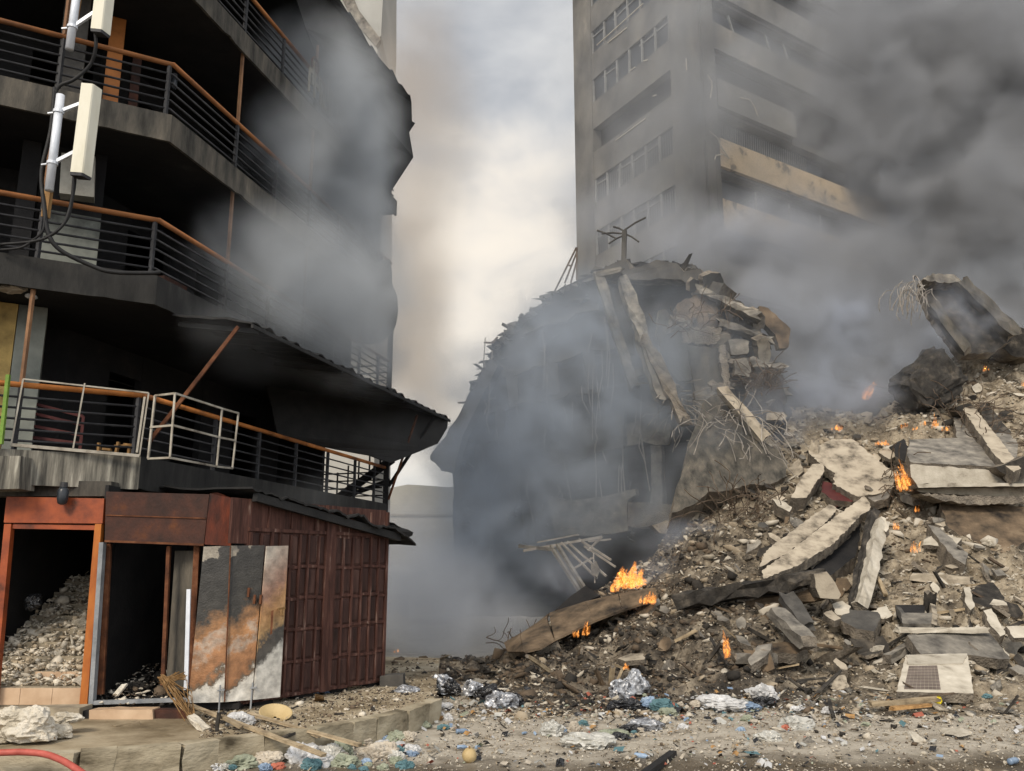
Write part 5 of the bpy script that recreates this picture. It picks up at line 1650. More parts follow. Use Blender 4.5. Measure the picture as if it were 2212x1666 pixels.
MB().beam(S(1904, 1128, 1.3), S(1858, 1312, .5), .26, .24, jag=.025, up=(0, -1, 0), mend=1, seg=.25).build('leaning_column', ['concrete_pale', 'concrete_broken'], label='pale round edged column leaning upright in front of the slope', cat='column')
MB().beam(S(1888, 1105, 1.1), S(1846, 1310, .4), .2, .2, jag=.03, up=(0, -1, 0)).build('leaning_column', 'concrete_charred', label='charred post leaning behind the pale column', cat='column')
MB().beam(S(1886, 1225, .5), S(1912, 1285, .4), .08, .10, jag=.015).build('plank', 'plank', label='dark brown plank leaning right of the pale column', cat='plank')
cst([(1903, 1115), (1912, 1120), (1920, 1142), (1914, 1150), (1902, 1134)], 0, .15, 'concrete_chunk', 'concrete_pale', 'white tip fragment on top of the pale leaning column', 'chunk', Yf=lambda x, y: hs(x, y) - 1.4)
# charred girder
g0, g1 = S(1472, 1298, .5), S(1786, 1246, 1.6)
MB().beam(g0, g1, .5, .30, jag=.06, up=(0, 0, 1), seg=.2).build('charred_girder', 'concrete_charred', label='long charred girder reaching across the lower slope to a tan end', cat='girder')
MB().beam(g0 + Vector((.8, .1, -.24)), g1 + Vector((0, .1, -.34)), .34, .24, jag=.04, seg=.25).build('charred_girder', 'concrete_brown', label='brown beam just under the long charred girder', cat='girder')
cst([(1758, 1240), (1786, 1236), (1796, 1248), (1818, 1284), (1812, 1294), (1772, 1292), (1762, 1270)], 0, .5, 'concrete_block', 'concrete_tan', 'tan block end at the right tip of the charred girder', 'block', Yf=lambda x, y: hs(1786, 1262) - 1.7)
# brown curved sheet and dark plate
b = MB()
top = [(1104, 1398), (1140, 1368), (1170, 1345), (1190, 1327), (1263, 1305), (1340, 1290), (1398, 1284), (1420, 1288)]
bot = [(1100, 1412), (1135, 1412), (1168, 1404), (1200, 1385), (1285, 1345), (1345, 1322), (1405, 1302), (1422, 1292)]
for i in range(len(top) - 1):
    pa, pb = S(*top[i], .5), S(*top[i + 1], .5)
    pc, pd = S(*bot[i + 1], .75), S(*bot[i], .75)
    b.patch(pa, pb, pc, pd, 4, 5, lambda u, v: -.18 * math.sin(math.pi * v), .05)
b.build('curved_sheet', 'concrete_brown', label='long brown scorched sheet curving along the left foot of the slope', cat='metal sheet')
on([(1198, 1319), (1230, 1290), (1265, 1265), (1297, 1287), (1250, 1305)], .08, 'steel_plate', 'soot', 'black triangular plate above the brown curved sheet', 'plate', d=.5, mside='soot', jag=.01)
on([(1096, 1405), (1130, 1370), (1180, 1345), (1205, 1385), (1150, 1412)], .3, 'charred_slab', 'concrete_charred', 'charred slab at the left tip of the slope', 'slab', d=.3)
on([(1130, 1392), (1190, 1368), (1200, 1376), (1150, 1402)], .1, 'plank', 'concrete_brown', 'brown board at the left tip of the slope', 'plank', d=.55, mside='concrete_brown')
# upper right: tilted slab with two edge beams, and the drum
Yu = lambda x, y: 26.4 + (700 - y) * .004
cst([(2000, 600), (2040, 596), (2075, 612), (2190, 730), (2150, 760), (2085, 765), (2010, 660), (1994, 625)], 0, .5, 'tilted_slab', 'concrete_charred', 'dark tilted slab between two beams high on the right', 'slab', Yf=Yu, jag=.08)
hb((2072, 610), (2190, 724), 28, 'edge_beam', 'concrete_fascia', 'upper beam edging the dark tilted slab', .4, .04, Yf=Yu, d=.6, cat='beam')
hb((2012, 660), (2086, 760), 22, 'edge_beam', 'concrete_fascia', 'lower beam edging the dark tilted slab', .35, .04, Yf=Yu, d=.6, cat='beam')
cst([(1994, 604), (2012, 592), (2060, 594), (2076, 606), (2050, 612), (2020, 608)], .5, .5, 'rubble_lump', 'concrete_grey', 'pale crumbled crest on top of the dark tilted slab', 'rubble lump', Yf=Yu, jag=.08, seg=.15)
b = bmesh.new()
bmesh.ops.create_icosphere(b, subdivisions=4, radius=1)
c_ = P(2005, 822, 26.0)
ax_ = (P(2068, 772, 26.2) - P(1958, 878, 25.6)).normalized()
sd2 = ax_.cross(Vector((0, -1, 0))).normalized()
dp2 = ax_.cross(sd2)
vs = []
for v in b.verts:
    d = v.co
    k_ = 1 + .28 * mnoise.noise(d * 1.7) + .14 * mnoise.noise(d * 4) + .06 * mnoise.noise(d * 9)
    sgn = lambda q_: math.copysign(abs(q_) ** .6, q_)
    vs.append(c_ + (ax_ * sgn(d.x) * 1.05 + sd2 * sgn(d.y) * .72 + dp2 * sgn(d.z) * .6) * k_)
mb = MB()
mb.add(vs, [[v.index for v in f.verts] for f in b.faces])
b.free()
mb.build('concrete_mass', 'concrete_charred', label='big rounded sooty mass of concrete under the tilted slab', cat='concrete mass')
cst([(2060, 880), (2095, 870), (2110, 885), (2085, 898)], 0, .5, 'rubble_lump', 'concrete_charred', 'black lump right of the rounded mass', 'rubble lump', Yf=lambda x, y: 25.2)
cst([(2116, 872), (2130, 868), (2184, 935), (2178, 950), (2160, 948), (2124, 900)], 0, .45, 'fallen_beam', 'concrete_charred', 'black charred beam stub among the tan chunks', 'beam', Yf=lambda x, y: hs(x, y) - .6)
cst([(2180, 700), (2230, 715), (2235, 775), (2190, 770), (2160, 750)], 0, .8, 'concrete_slab', 'concrete_charred', 'dark slab end at the right edge below the upper beam', 'slab', Yf=lambda x, y: 26.6)
cst([(2150, 1010), (2215, 985), (2230, 1030), (2190, 1040)], 0, .5, 'rubble_lump', 'concrete_charred', 'black lump at the right edge beside the slab stack', 'rubble lump', Yf=lambda x, y: 21.4)
# lower right pieces
on([(1957, 1415), (2020, 1413), (2089, 1412), (2096, 1450), (2103, 1498), (2020, 1496), (1937, 1494), (1945, 1465)], .16, 'tiled_slab', 'concrete_pale', 'pale square wall slab with a patch of brown tiles', 'slab', d=.7, jag=.02)
tile = bpy.data.objects[[o.name for o in bpy.data.objects if o.name.startswith('tiled_slab')][-1]]
tq = [S(x, y, .7) for x, y in ((1957, 1415), (2020, 1413), (2089, 1412), (2096, 1450), (2103, 1498), (2020, 1496), (1937, 1494), (1945, 1465))]
tn = Vector()
for i_, p_ in enumerate(tq):
    q_ = tq[(i_ + 1) % len(tq)]
    tn += Vector(((p_.y - q_.y) * (p_.z + q_.z), (p_.z - q_.z) * (p_.x + q_.x), (p_.x - q_.x) * (p_.y + q_.y)))
tn.normalize()
tc_ = sum(tq, Vector()) / len(tq)
def tpl(x, y):
    d_ = ray(x, y)
    return E0 + d_ * (tn.dot(tc_ - E0) / tn.dot(d_))
q = [tpl(x, y) + Vector((0, -.006, 0)) for x, y in ((1963, 1438), (2024, 1437), (2032, 1490), (1952, 1489))]
b = MB()
nx, ny = 9, 8
for i in range(nx):
    for j in range(ny):
        f = lambda u, v: q[0].lerp(q[1], u).lerp(q[3].lerp(q[2], u), v)
        u0, u1, w0, w1 = i / nx + .008, (i + 1) / nx - .008, j / ny + .009, (j + 1) / ny - .009
        pts_ = [f(u0, w0), f(u1, w0), f(u1, w1), f(u0, w1)]
        b.hexa([p + Vector((0, .05, 0)) for p in pts_], [p + Vector((0, -.008, 0)) for p in pts_])
mat('wall_tile', [(.3, (.10, .078, .065)), (.6, (.18, .145, .125)), (.85, (.32, .28, .24))], 2.5, rough=.4, bump=0)
b.build('wall_tiling', 'wall_tile', tile)
MB().plate([tpl(x, y) + Vector((0, -.07, 0)) for x, y in ((1955, 1414), (2086, 1412), (2074, 1432), (1958, 1434))], .10, jag=.012, seg=.1).build('ledge', 'concrete_pale', tile)
on([(1960, 1372), (2050, 1368), (2138, 1368), (2160, 1395), (2182, 1423), (2160, 1424), (2090, 1414), (1988, 1412)], .2, 'fallen_slab', 'concrete_grey', 'grey slab with dark tile remains leaning behind the tiled slab', 'slab', d=.6, jag=.03)
MB().beam(S(1937, 1361, .85), S(2133, 1362, .8), .12, .10, jag=.012).build('lintel_bar', 'concrete_pale', label='long pale concrete bar lying on the grey slab', cat='beam')
t_ = thing('concrete_trough', S(1998, 1340, .6), 'open square concrete shaft piece, black inside', 'concrete shaft')
fr_ = [(1946, 1324), (2014, 1324), (2012, 1347), (1950, 1347)]
bk2 = [(1968, 1297), (2050, 1297), (2053, 1330), (1990, 1335)]
fd, bd = .9, .15
Fp = [S(x, y, fd) for x, y in fr_]
Bp = [S(x, y, fd) + Vector((.25, .8, .12)) for x, y in fr_]
MB().plate(Fp, .1, jag=.02, seg=.1).build('wall', 'concrete_grey', t_)
MB().plate([Fp[1], Bp[1] + Vector((.1, 0, .05)), Bp[2] + Vector((.1, 0, 0)), Fp[2]], .1, jag=.02, seg=.1).build('wall', 'concrete_tan', t_)
MB().plate([Fp[0], Bp[0], Bp[3], Fp[3]], .1).build('wall', 'concrete_dark', t_)
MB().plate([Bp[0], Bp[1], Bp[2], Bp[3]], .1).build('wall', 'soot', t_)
on([(1828, 1316), (1896, 1322), (1902, 1334), (1888, 1364), (1850, 1358), (1815, 1338)], .25, 'fallen_slab', 'concrete_dark', 'dark grey slab leaning below the pale column foot', 'slab', d=.5)
on([(1778, 1325), (1796, 1318), (1816, 1336), (1802, 1341)], .15, 'tile_fragment', 'concrete_tan', 'small tan rectangular tile fragment left of the dark slab', 'chunk', d=.6)
on([(1798, 1305), (1820, 1298), (1838, 1310), (1830, 1330), (1808, 1328)], .3, 'concrete_chunk', 'concrete_pale', 'pale rounded chunk above the dark grey slab', 'chunk', d=.5)
MB().beam(S(1676, 1322, .8), S(1748, 1392, .9), .30, .24, jag=.03, mend=1).build('column_stub', ['concrete_grey', 'concrete_broken'], label='brown grey column stub lying diagonally at the slope foot', cat='column')
MB().beam(S(1700, 1290, .7), S(1742, 1350, .8), .34, .16, jag=.03).build('fallen_beam', 'concrete_dark', label='dark flat beam crossing over the column stub', cat='beam')
on([(1615, 1425), (1640, 1395), (1668, 1390), (1660, 1410), (1640, 1428), (1622, 1438)], .15, 'concrete_slab', 'concrete_grey', 'grey shard standing at the foot of the slope', 'slab', d=.5)
on([(1336, 1422), (1362, 1412), (1390, 1412), (1392, 1425), (1350, 1428)], .1, 'concrete_chunk', 'concrete_tan', 'flat tan chunk in the charred debris below the flames', 'chunk', d=.4)
on([(1640, 1392), (1700, 1386), (1745, 1400), (1720, 1412), (1650, 1408)], .2, 'concrete_slab', 'concrete_brown', 'flat brown slab lying behind the grey shard', 'slab', d=.2)
on([(2120, 1262), (2145, 1258), (2170, 1290), (2175, 1312), (2130, 1312), (2100, 1300), (2098, 1275)], .4, 'rubble_lump', 'concrete_charred', 'black tarred lump with white flecks on the right slope', 'rubble lump', d=.5)
on([(2126, 1320), (2142, 1315), (2172, 1370), (2160, 1374), (2136, 1345)], .2, 'fallen_beam', 'concrete_pale', 'white spotted beam piece right of the open shaft', 'beam', d=.7)
on([(2176, 1354), (2230, 1350), (2230, 1376), (2190, 1378)], .1, 'wall_panel', 'chip_pale', 'white sheet of board at the right edge', 'board', d=.8)
on([(2082, 1270), (2094, 1268), (2106, 1310), (2096, 1318), (2086, 1300)], .2, 'concrete_chunk', 'concrete_pale', 'pale upright shard beside the black tarred lump', 'chunk', d=.7)
# many middling slab fragments, each its own outline
rs = random.Random(77)
sl_names = []
for i in range(46):
    x = rs.uniform(1560, 2200)
    y = rs.uniform(max(ip(x, CY_) + 25, 900), 1440)
    k_ = rs.randint(4, 6)
    rr_ = rs.uniform(9, 24)
    an = rs.uniform(0, 6.28)
    pts_ = []
    el_ = rs.uniform(.25, .6)
    for j in range(k_):
        th_ = 2 * math.pi * j / k_ + rs.uniform(-.3, .3)
        dx, dy = rr_ * math.cos(th_), rr_ * el_ * math.sin(th_)
        pts_.append((x + dx * math.cos(an * .12) - dy * math.sin(an * .12), y + dx * math.sin(an * .12) + dy * math.cos(an * .12), .18 + rs.random() * .3))
    side = x > 1880
    on(pts_, rs.uniform(.08, .22), 'slab_fragment', rs.choice(['concrete_pale', 'concrete_tan', 'concrete_grey'] if side else ['concrete_grey', 'concrete_dark', 'concrete_tan', 'concrete_charred']),
       'flat broken slab fragment among the right slope stones' if side else 'flat broken slab fragment on the middle of the slope', 'slab', jag=.03, seg=.15).__setitem__('group', 'slab fragments on the right slope' if side else 'slab fragments on the middle slope')
# shards and beams thrown about at every angle
def shards(n, x0, x1, y0, y1, s0, s1, mats_, label, group, seed, up_=.12):
    r_ = random.Random(seed)
    k = 0
    while k < n:
        x, y = r_.uniform(x0, x1), r_.uniform(y0, y1)
        if y < ip(x, CY_) + 8:
            continue
        k += 1
        p = SD(x, y, .06) + Vector((0, 0, up_ * r_.random()))
        nrm = Vector((r_.gauss(0, .55), -.55 + r_.gauss(0, .35), .75 + r_.gauss(0, .35))).normalized()
        a = nrm.cross(Vector((r_.gauss(0, 1), r_.gauss(0, 1), r_.gauss(0, .3)))).normalized()
        c = nrm.cross(a)
        s_ = s0 + (s1 - s0) * r_.random() ** 2
        el = r_.uniform(.3, .9)
        m_ = r_.randint(4, 7)
        ring = []
        for j in range(m_):
            t_ = 2 * math.pi * (j + r_.uniform(-.3, .3)) / m_
            rr_ = s_ * r_.uniform(.7, 1.15)
            ring.append(p + a * math.cos(t_) * rr_ + c * math.sin(t_) * rr_ * el)
        MB().plate(ring, s_ * r_.uniform(.16, .5), jag=s_ * .09, seg=s_ * .3, mside=1, r=r_).build('slab_shard', [r_.choice(mats_), 'concrete_broken'], label=label, cat='slab', group=group)
def beams(n, x0, x1, y0, y1, l0, l1, t0, t1, mats_, nm, label, group, seed, jag=.02):
    r_ = random.Random(seed)
    k = 0
    while k < n:
        x, y = r_.uniform(x0, x1), r_.uniform(y0, y1)
        if y < ip(x, CY_) + 8:
            continue
        k += 1
        p = SD(x, y, .1)
        d = Vector((r_.gauss(0, 1), r_.gauss(-.3, .4), r_.gauss(.25, .4))).normalized()
        L_ = r_.uniform(l0, l1)
        th_ = r_.uniform(t0, t1)
        MB().beam(p - d * L_ * .5, p + d * L_ * .5 + Vector((0, 0, .1)), th_, th_ * r_.uniform(.5, 1), jag=jag, mend=1, seg=.22, r=r_).build(nm, [r_.choice(mats_), 'concrete_broken'], label=label, cat='beam' if th_ > .1 else 'plank', group=group)
shards(46, 1880, 2225, 1090, 1480, .14, .48, ['concrete_pale', 'concrete_tan', 'concrete_pale', 'concrete_grey', 'concrete_charred'], 'tilted broken shard of slab on the pale right slope', 'tilted shards on the right slope', 201)
shards(34, 1480, 1900, 1060, 1450, .14, .46, ['concrete_tan', 'concrete_grey', 'concrete_charred', 'concrete_brown'], 'tilted broken shard of slab on the brown middle slope', 'tilted shards on the middle slope', 202)
shards(26, 1480, 1960, 872, 1060, .18, .6, ['concrete_tan', 'concrete_grey', 'concrete_tan'], 'tilted broken shard of slab near the smoky slope top', 'tilted shards near the slope top', 203)
shards(26, 1150, 1560, 1290, 1470, .10, .34, ['concrete_charred', 'concrete_charred', 'concrete_brown', 'concrete_grey'], 'charred shard of slab on the left foot of the slope', 'charred shards on the left slope', 204)
shards(16, 2000, 2225, 800, 960, .16, .5, ['concrete_tan', 'concrete_pale', 'concrete_charred'], 'tilted broken shard among the tan chunks at the upper right', 'tilted shards at the upper right', 205)
beams(16, 1480, 2100, 900, 1440, .7, 1.9, .13, .24, ['concrete_grey', 'concrete_tan', 'concrete_charred'], 'broken_beam', 'short broken concrete beam thrown across the slope', 'short beams across the slope', 206)
beams(22, 1150, 1900, 1280, 1500, .5, 1.4, .035, .08, ['concrete_charred', 'plank', 'concrete_brown'], 'burnt_timber', 'burnt stick of timber lying on the dark slope', 'burnt timbers on the slope', 207, .008)
beams(16, 1880, 2220, 1180, 1540, .4, 1.2, .03, .07, ['plank', 'rebar', 'concrete_charred'], 'burnt_timber', 'thin stick of timber lying on the pale right slope', 'timbers on the right slope', 208, .006)
# pale street end far behind
b = MB()
b.plate([P(x, y, 62) for x, y in ((800, 1052), (845, 1052), (880, 1050), (905, 1048), (960, 1052), (1030, 1056), (1030, 1300), (800, 1300))], 8, jag=.15, seg=1.0)
fb = b.build('distant_building', 'far_wall', label='low pale flat roofed building at the far end of the street', cat='building')
MB().bar(P(800, 1112, 61.9), P(1010, 1114, 61.9), .08, .12).build('ledge', 'concrete_grey', fb)
cst([(858, 1330), (862, 1240), (884, 1252), (892, 1244), (980, 1190), (990, 1330)], 0, 2, 'rubble_lump', 'concrete_dark', 'dark heap of debris far down the smoky street', 'rubble lump', Yf=lambda x, y: 38, jag=.2, seg=.6)
cst([(955, 1310), (972, 1238), (985, 1230), (985, 1310)], 0, .5, 'wall_fragment', 'concrete_grey', 'leaning wall piece at the foot of the collapsed facade', 'wall fragment', Yf=lambda x, y: 31, jag=.08)
# ------------------------------------------------------------------ litter and small things near us
def bag(x, y, wpx, hpx, m_, label, cat='bag', group=None, seed=0, z=None, amp=.45, fr_=2.6, nm='plastic_bag'):
    zz = z if z is not None else 0.0
    if x > 950 and y < 1545 and z is None:
        c = S(x, y, .1)
    else:
        c = PZ(x, y, zz)
    s_ = wpx / 2 / F * c.y
    b = bmesh.new()
    bmesh.ops.create_icosphere(b, subdivisions=4, radius=1)
    hh = hpx / 2 / F * c.y / s_
    sd_ = Vector((seed * 2.3, seed * .7, 1))
    for v in b.verts:
        d = v.co.copy()
        rd_ = abs(mnoise.noise(d * fr_ * 1.3 + sd_)) * 1.3 + .5 * abs(mnoise.noise(d * fr_ * 3.1 + sd_)) 
        k_ = 1 + amp * (mnoise.noise(d * 1.4 + sd_) + .7 - rd_)
        v.co = Vector((d.x * 1.0, d.y * .75, max(-.25, d.z * hh) )) * k_ * s_
    mb = MB()
    up_ = Vector((0, 0, hh * s_ * .35))
    mb.add([v.co + c + up_ for v in b.verts], [[v.index for v in f.verts] for f in b.faces])
    b.free()
    return mb.build(nm, m_, label=label, cat=cat, group=group, smooth=False)
bag(955, 1494, 54, 38, 'plastic_black_glint', 'torn black plastic bag with painted glints spread at the far kerb end', seed=1)
bag(975, 1496, 36, 34, 'plastic_black', 'black bag slumped between two glint painted bags', seed=2)
bag(1022, 1501, 40, 36, 'plastic_black_glint', 'black bag with painted glints right of the kerb end', seed=3)
bag(1055, 1506, 50, 32, 'plastic_black', 'black bag lying behind the lowest glint painted bag', seed=4)
bag(1082, 1525, 56, 36, 'plastic_black_glint', 'low black bag with folds and painted glints, nearest of the three', seed=5)
bag(1112, 1520, 30, 26, 'plastic_black', 'small black bag end right of the glint painted bags', seed=6)
bag(1340, 1508, 44, 46, 'plastic_black_glint', 'left black bag of the glint painted pair in the middle of the road', seed=7)
bag(1372, 1500, 44, 60, 'plastic_black_glint', 'tall right black bag of the glint painted pair in the middle of the road', seed=8)
bag(1350, 1530, 60, 24, 'plastic_black', 'flat black bag under the glint painted pair', seed=9)
bag(1400, 1526, 30, 24, 'plastic_blue', 'crumpled blue grey bag at the foot of the glint painted pair', seed=10)
bag(1432, 1530, 46, 24, 'cloth_teal', 'teal cloth bundle right of the glint painted bags', 'cloth', seed=11, nm='cloth')
bag(1440, 1545, 40, 18, 'cloth_green', 'grey green cloth under the teal bundle', 'cloth', seed=12, nm='cloth')
bag(1395, 1574, 60, 26, 'plastic_black_glint', 'low black bag with painted glints on the open road', seed=13)
bag(1360, 1578, 40, 14, 'plastic_black', 'flat black scrap of bag on the open road', seed=14)
bag(1550, 1522, 70, 28, 'plastic_white', 'white torn sheeting heaped at the rubble edge', seed=15)
bag(1590, 1530, 60, 22, 'plastic_white', 'white torn sheeting beside the larger white heap', seed=16)
bag(1650, 1507, 44, 34, 'plastic_white', 'white plastic flag of sheeting standing on the rubble', seed=17)
bag(1655, 1520, 40, 18, 'plastic_black', 'black scrap under the standing white sheeting', seed=18)
bag(1620, 1532, 36, 18, 'plastic_blue', 'blue scrap among the white sheeting', seed=19)
bag(1192, 1590, 40, 36, 'plastic_clear', 'clear plastic bag on the dusty road, left of the flat one', seed=20)
bag(1272, 1612, 84, 34, 'plastic_clear', 'large flat clear plastic bag near the front of the road', seed=21)
bag(1330, 1590, 50, 18, 'cloth_green', 'greenish plastic beside the large clear bag', seed=22)
bag(1340, 1597, 34, 16, 'plastic_black', 'black scrap beside the greenish plastic', seed=23)
bag(1720, 1576, 56, 34, 'plastic_clear', 'clear bag with red print on the right of the road', seed=24)
bag(1660, 1598, 46, 22, 'plastic_clear', 'grey clear bag in front of the red printed one', seed=25)
bag(1240, 1585, 20, 30, 'cloth_beige', 'beige paper scrap standing on the road', 'paper', seed=26, nm='paper')
bag(1700, 1578, 24, 14, 'cloth_red', 'red scrap of packaging on the right of the road', 'packaging', seed=27, nm='packaging')
for i, (x, y, w_, h_, m_, lab) in enumerate(((520, 1655, 60, 30, 'cloth_green', 'pale green crumpled cloth at the left end of the front litter heap'), (575, 1650, 60, 34, 'cloth_beige', 'beige crumpled bag in the front litter heap'),
        (600, 1660, 26, 14, 'cloth_red', 'small purple red wrapper in the front litter heap'), (652, 1645, 60, 46, 'plastic_white', 'white lilac bag in the front litter heap, tallest on its left'), (690, 1655, 60, 30, 'plastic_white', 'white bag lying right of the tall lilac one'),
        (715, 1640, 46, 36, 'plastic_clear', 'clear grey bag behind the white bags'), (738, 1632, 40, 40, 'cloth_green', 'pale yellow green bag on top of the front litter heap'), (745, 1656, 50, 30, 'cloth_green', 'olive netting in the front litter heap'),
        (790, 1652, 20, 16, 'plastic_blue', 'blue wrapper at the right of the front litter heap'), (815, 1640, 60, 40, 'cloth_beige', 'beige folded sheet at the right of the front litter heap'), (700, 1620, 50, 26, 'plastic_black', 'black bag behind the front litter heap'),
        (790, 1600, 50, 28, 'cloth_beige', 'grey beige bag against the loose kerb block'), (750, 1615, 40, 24, 'plastic_black', 'black cloth under the planks'), (840, 1635, 36, 36, 'cloth_beige', 'brown paper standing at the end of the litter heap'),
        (905, 1548, 30, 24, 'plastic_clear', 'clear bag in the gutter beside the kerb bend'), (920, 1555, 28, 24, 'cloth_beige', 'pale torn carton in the gutter'), (945, 1556, 24, 14, 'tan_rock', 'orange brown scrap in the gutter'),
        (966, 1556, 18, 18, 'plastic_white', 'small round white bag in the gutter'), (900, 1572, 46, 20, 'cloth_green', 'green grey netting in the gutter'), (955, 1530, 36, 14, 'plastic_white', 'white wrapper near the dark kerb end'))):
    bag(x, y, w_, h_, m_, lab, seed=30 + i)
rb_ = random.Random(42)
KINDS_ = [('plastic_white', 'white'), ('plastic_clear', 'clear grey'), ('cloth_green', 'pale green'), ('cloth_beige', 'beige'), ('plastic_white', 'lilac white'), ('plastic_blue', 'blue'), ('cloth_teal', 'teal')]
for i in range(84):
    x = rb_.uniform(430, 890)
    y = rb_.uniform(1628 - (x - 455) * .08, 1664) if i % 3 else rb_.uniform(1585, 1640)
    if y < 1622 and x < 690:
        continue
    m_, cn = KINDS_[rb_.randrange(len(KINDS_))]
    w_ = rb_.uniform(10, 40)
    bag(x, y, w_, w_ * rb_.uniform(.5, .85), m_, cn + ' crumpled scrap of plastic in the litter heap below the kerb', 'scrap', 'scraps in the front litter heap', seed=110 + i, nm='plastic_scrap')
for i in range(30):
    x, y = rb_.uniform(950, 2200), rb_.uniform(1505, 1600)
    m_, cn = KINDS_[rb_.randrange(len(KINDS_))]
    w_ = rb_.uniform(8, 22)
    bag(x, y, w_, w_ * rb_.uniform(.4, .8), m_, cn + ' crumpled scrap of plastic lying along the rubble edge', 'scrap', 'scraps along the rubble edge', seed=170 + i, nm='plastic_scrap')
bag(520, 1565, 46, 30, 'plastic_white', 'white knotted bag on the pavement under the planks', seed=60, z=.3)
bag(690, 1497, 34, 12, 'plastic_blue', 'blue wrapper by the kiosk foundation', seed=62, z=.3)
bag(880, 1494, 40, 16, 'plastic_black_glint', 'black scrap with painted glints on the pavement by the kiosk corner', seed=63, z=.3)
def bottle(x, y, lpx, ang, label, z=0.0, m_='plastic_blue'):
    c = PZ(x, y, z) + Vector((0, 0, .035))
    L_ = lpx / F * c.y
    d = Vector((math.cos(ang), math.sin(ang), 0))
    r_ = L_ * .16
    t = thing('plastic_bottle', c, label, 'bottle')
    a = c - d * L_ / 2
    prof = [(0, .7), (.03, .95), (.12, 1), (.3, .93), (.35, 1), (.6, 1), (.7, .85), (.8, .5), (.86, .4)]
    MB().tube([a + d * L_ * u for u, _ in prof], [r_ * k_ for _, k_ in prof], 12).build('bottle_body', m_, t, smooth=True)
    MB().tube([a + d * L_ * .862, a + d * L_ * .96], r_ * .46, 10).build('bottle_cap', 'plastic_white', t)
bottle(1388, 1640, 34, -.5, 'blue plastic bottle lying beside a pale stone at the front of the road')
bottle(1000, 1585, 30, .4, 'pale blue plastic bottle in the middle of the left road')
bottle(1000, 1620, 24, .1, 'blue bottle left of the round tan gourd')
bottle(1033, 1619, 22, 1.2, 'blue bottle right of the round tan gourd')
bottle(1134, 1589, 16, .8, 'small bright blue bottle on the dusty road')
bottle(860, 1588, 24, -.3, 'clear blue bottle under the loose kerb blocks')
bottle(925, 1530, 22, 1.3, 'blue bottle leaning near the kerb bend', z=.05)
bottle(2192, 1650, 40, .6, 'crushed blue and white bottle at the right end of the road')
bottle(942, 1528, 26, .4, 'pale blue bottle in the litter past the kerb bend')
g = thing('gourd', PZ(1014, 1634, 0), 'round tan gourd lying on the front of the road', 'gourd')
c = PZ(1014, 1632, .09)
mb = MB()
b = bmesh.new()
bmesh.ops.create_uvsphere(b, u_segments=20, v_segments=14, radius=.085)
for v in b.verts:
    v.co.z *= 1.0
    v.co *= 1 + .05 * mnoise.noise(v.co * 14)
mb.add([v.co + c for v in b.verts], [[v.index for v in f.verts] for f in b.faces])
b.free()
mb.build('gourd_body', 'dish', g, smooth=True)
MB().tube([c + Vector((0, -.02, .08)), c + Vector((.0, -.03, .105))], .012, 7).build('stalk', 'straw', g)
# tan basin tipped on its side
mb = MB()
c = P(596, 1538, 11.75)
ax_ = Vector((.18, -.32, .93)).normalized()
u_ = ax_.cross(Vector((0, 0, 1))).normalized()
w_ = ax_.cross(u_)
rings = [(.02, -.10), (.16, -.085), (.205, -.02), (.215, 0), (.20, 0), (.15, -.065), (.02, -.075)]
vs, fs = [], []
for rr_, h_ in rings:
    for k_ in range(28):
        t_ = 2 * math.pi * k_ / 28
        vs.append(c + ax_ * h_ + (u_ * math.cos(t_) + w_ * math.sin(t_)) * rr_)
for i in range(len(rings) - 1):
    for k_ in range(28):
        fs.append([i * 28 + k_, i * 28 + (k_ + 1) % 28, (i + 1) * 28 + (k_ + 1) % 28, (i + 1) * 28 + k_])
fs += [list(range(28)), [(len(rings) - 1) * 28 + k_ for k_ in range(28)][::-1]]
mb.add(vs, fs)
mb.build('basin', 'dish', label='tan shallow basin tipped against the foot of the kiosk', cat='basin', smooth=True)
# planks of a broken frame over the kerb
def plank(a, c, w__, h_, label, Ya=None, Yb=None, m_='plank'):
    pa = P(a[0], a[1], a[2])
    pb = P(c[0], c[1], c[2])
    MB().beam(pa, pb, w__, h_, jag=.004, seg=.4).build('plank', m_, label=label, cat='plank', group='planks of the broken frame')
plank((412, 1524, 12.0), (700, 1632, 9.8), .075, .03, 'long weathered plank sloping from the doorway over the kerb')
plank((534, 1541, 11.6), (778, 1610, 10.5), .07, .03, 'long plank crossing the loose block corner')
plank((478, 1561, 11.2), (536, 1541, 11.6), .05, .03, 'short dark plank joining the two long ones', m_='concrete_charred')
plank((606, 1597, 10.6), (658, 1573, 11.1), .05, .03, 'short dark plank across the kerb face', m_='concrete_charred')
plank((508, 1583, 10.9), (598, 1580, 11.0), .05, .02, 'short pale lath on the pavement edge')
plank((660, 1577, 11.1), (690, 1592, 10.8), .05, .025, 'short plank at the joint over the drain hole')
plank((468, 1582, 10.9), (473, 1540, 10.9), .04, .04, 'upright dark stake on the pavement', m_='concrete_charred')
plank((245, 1573, 11.2), (300, 1562, 11.4), .08, .05, 'broken brown and white board on the pavement by the tiled step')
plank((478, 1547, 11.0), (522, 1571, 10.7), .06, .03, 'pale splintered board end by the reed bundle')
# pipe mouth in the kerb; a black disc paints the shade inside it
MB().tube([PZ(653, 1592, .12) + Vector((0, -.04, 0)), PZ(653, 1592, .12) + Vector((0, .1, 0))], .085, 16).build('drain_pipe', 'kerb', label='round drain pipe mouth in the kerb face under the planks', cat='drain pipe')
MB().tube([PZ(653, 1592, .12) + Vector((0, -.047, 0)), PZ(653, 1592, .12) + Vector((0, -.03, 0))], .06, 16).build('drain_shade_disc', 'soot', bpy.data.objects['drain_pipe'])
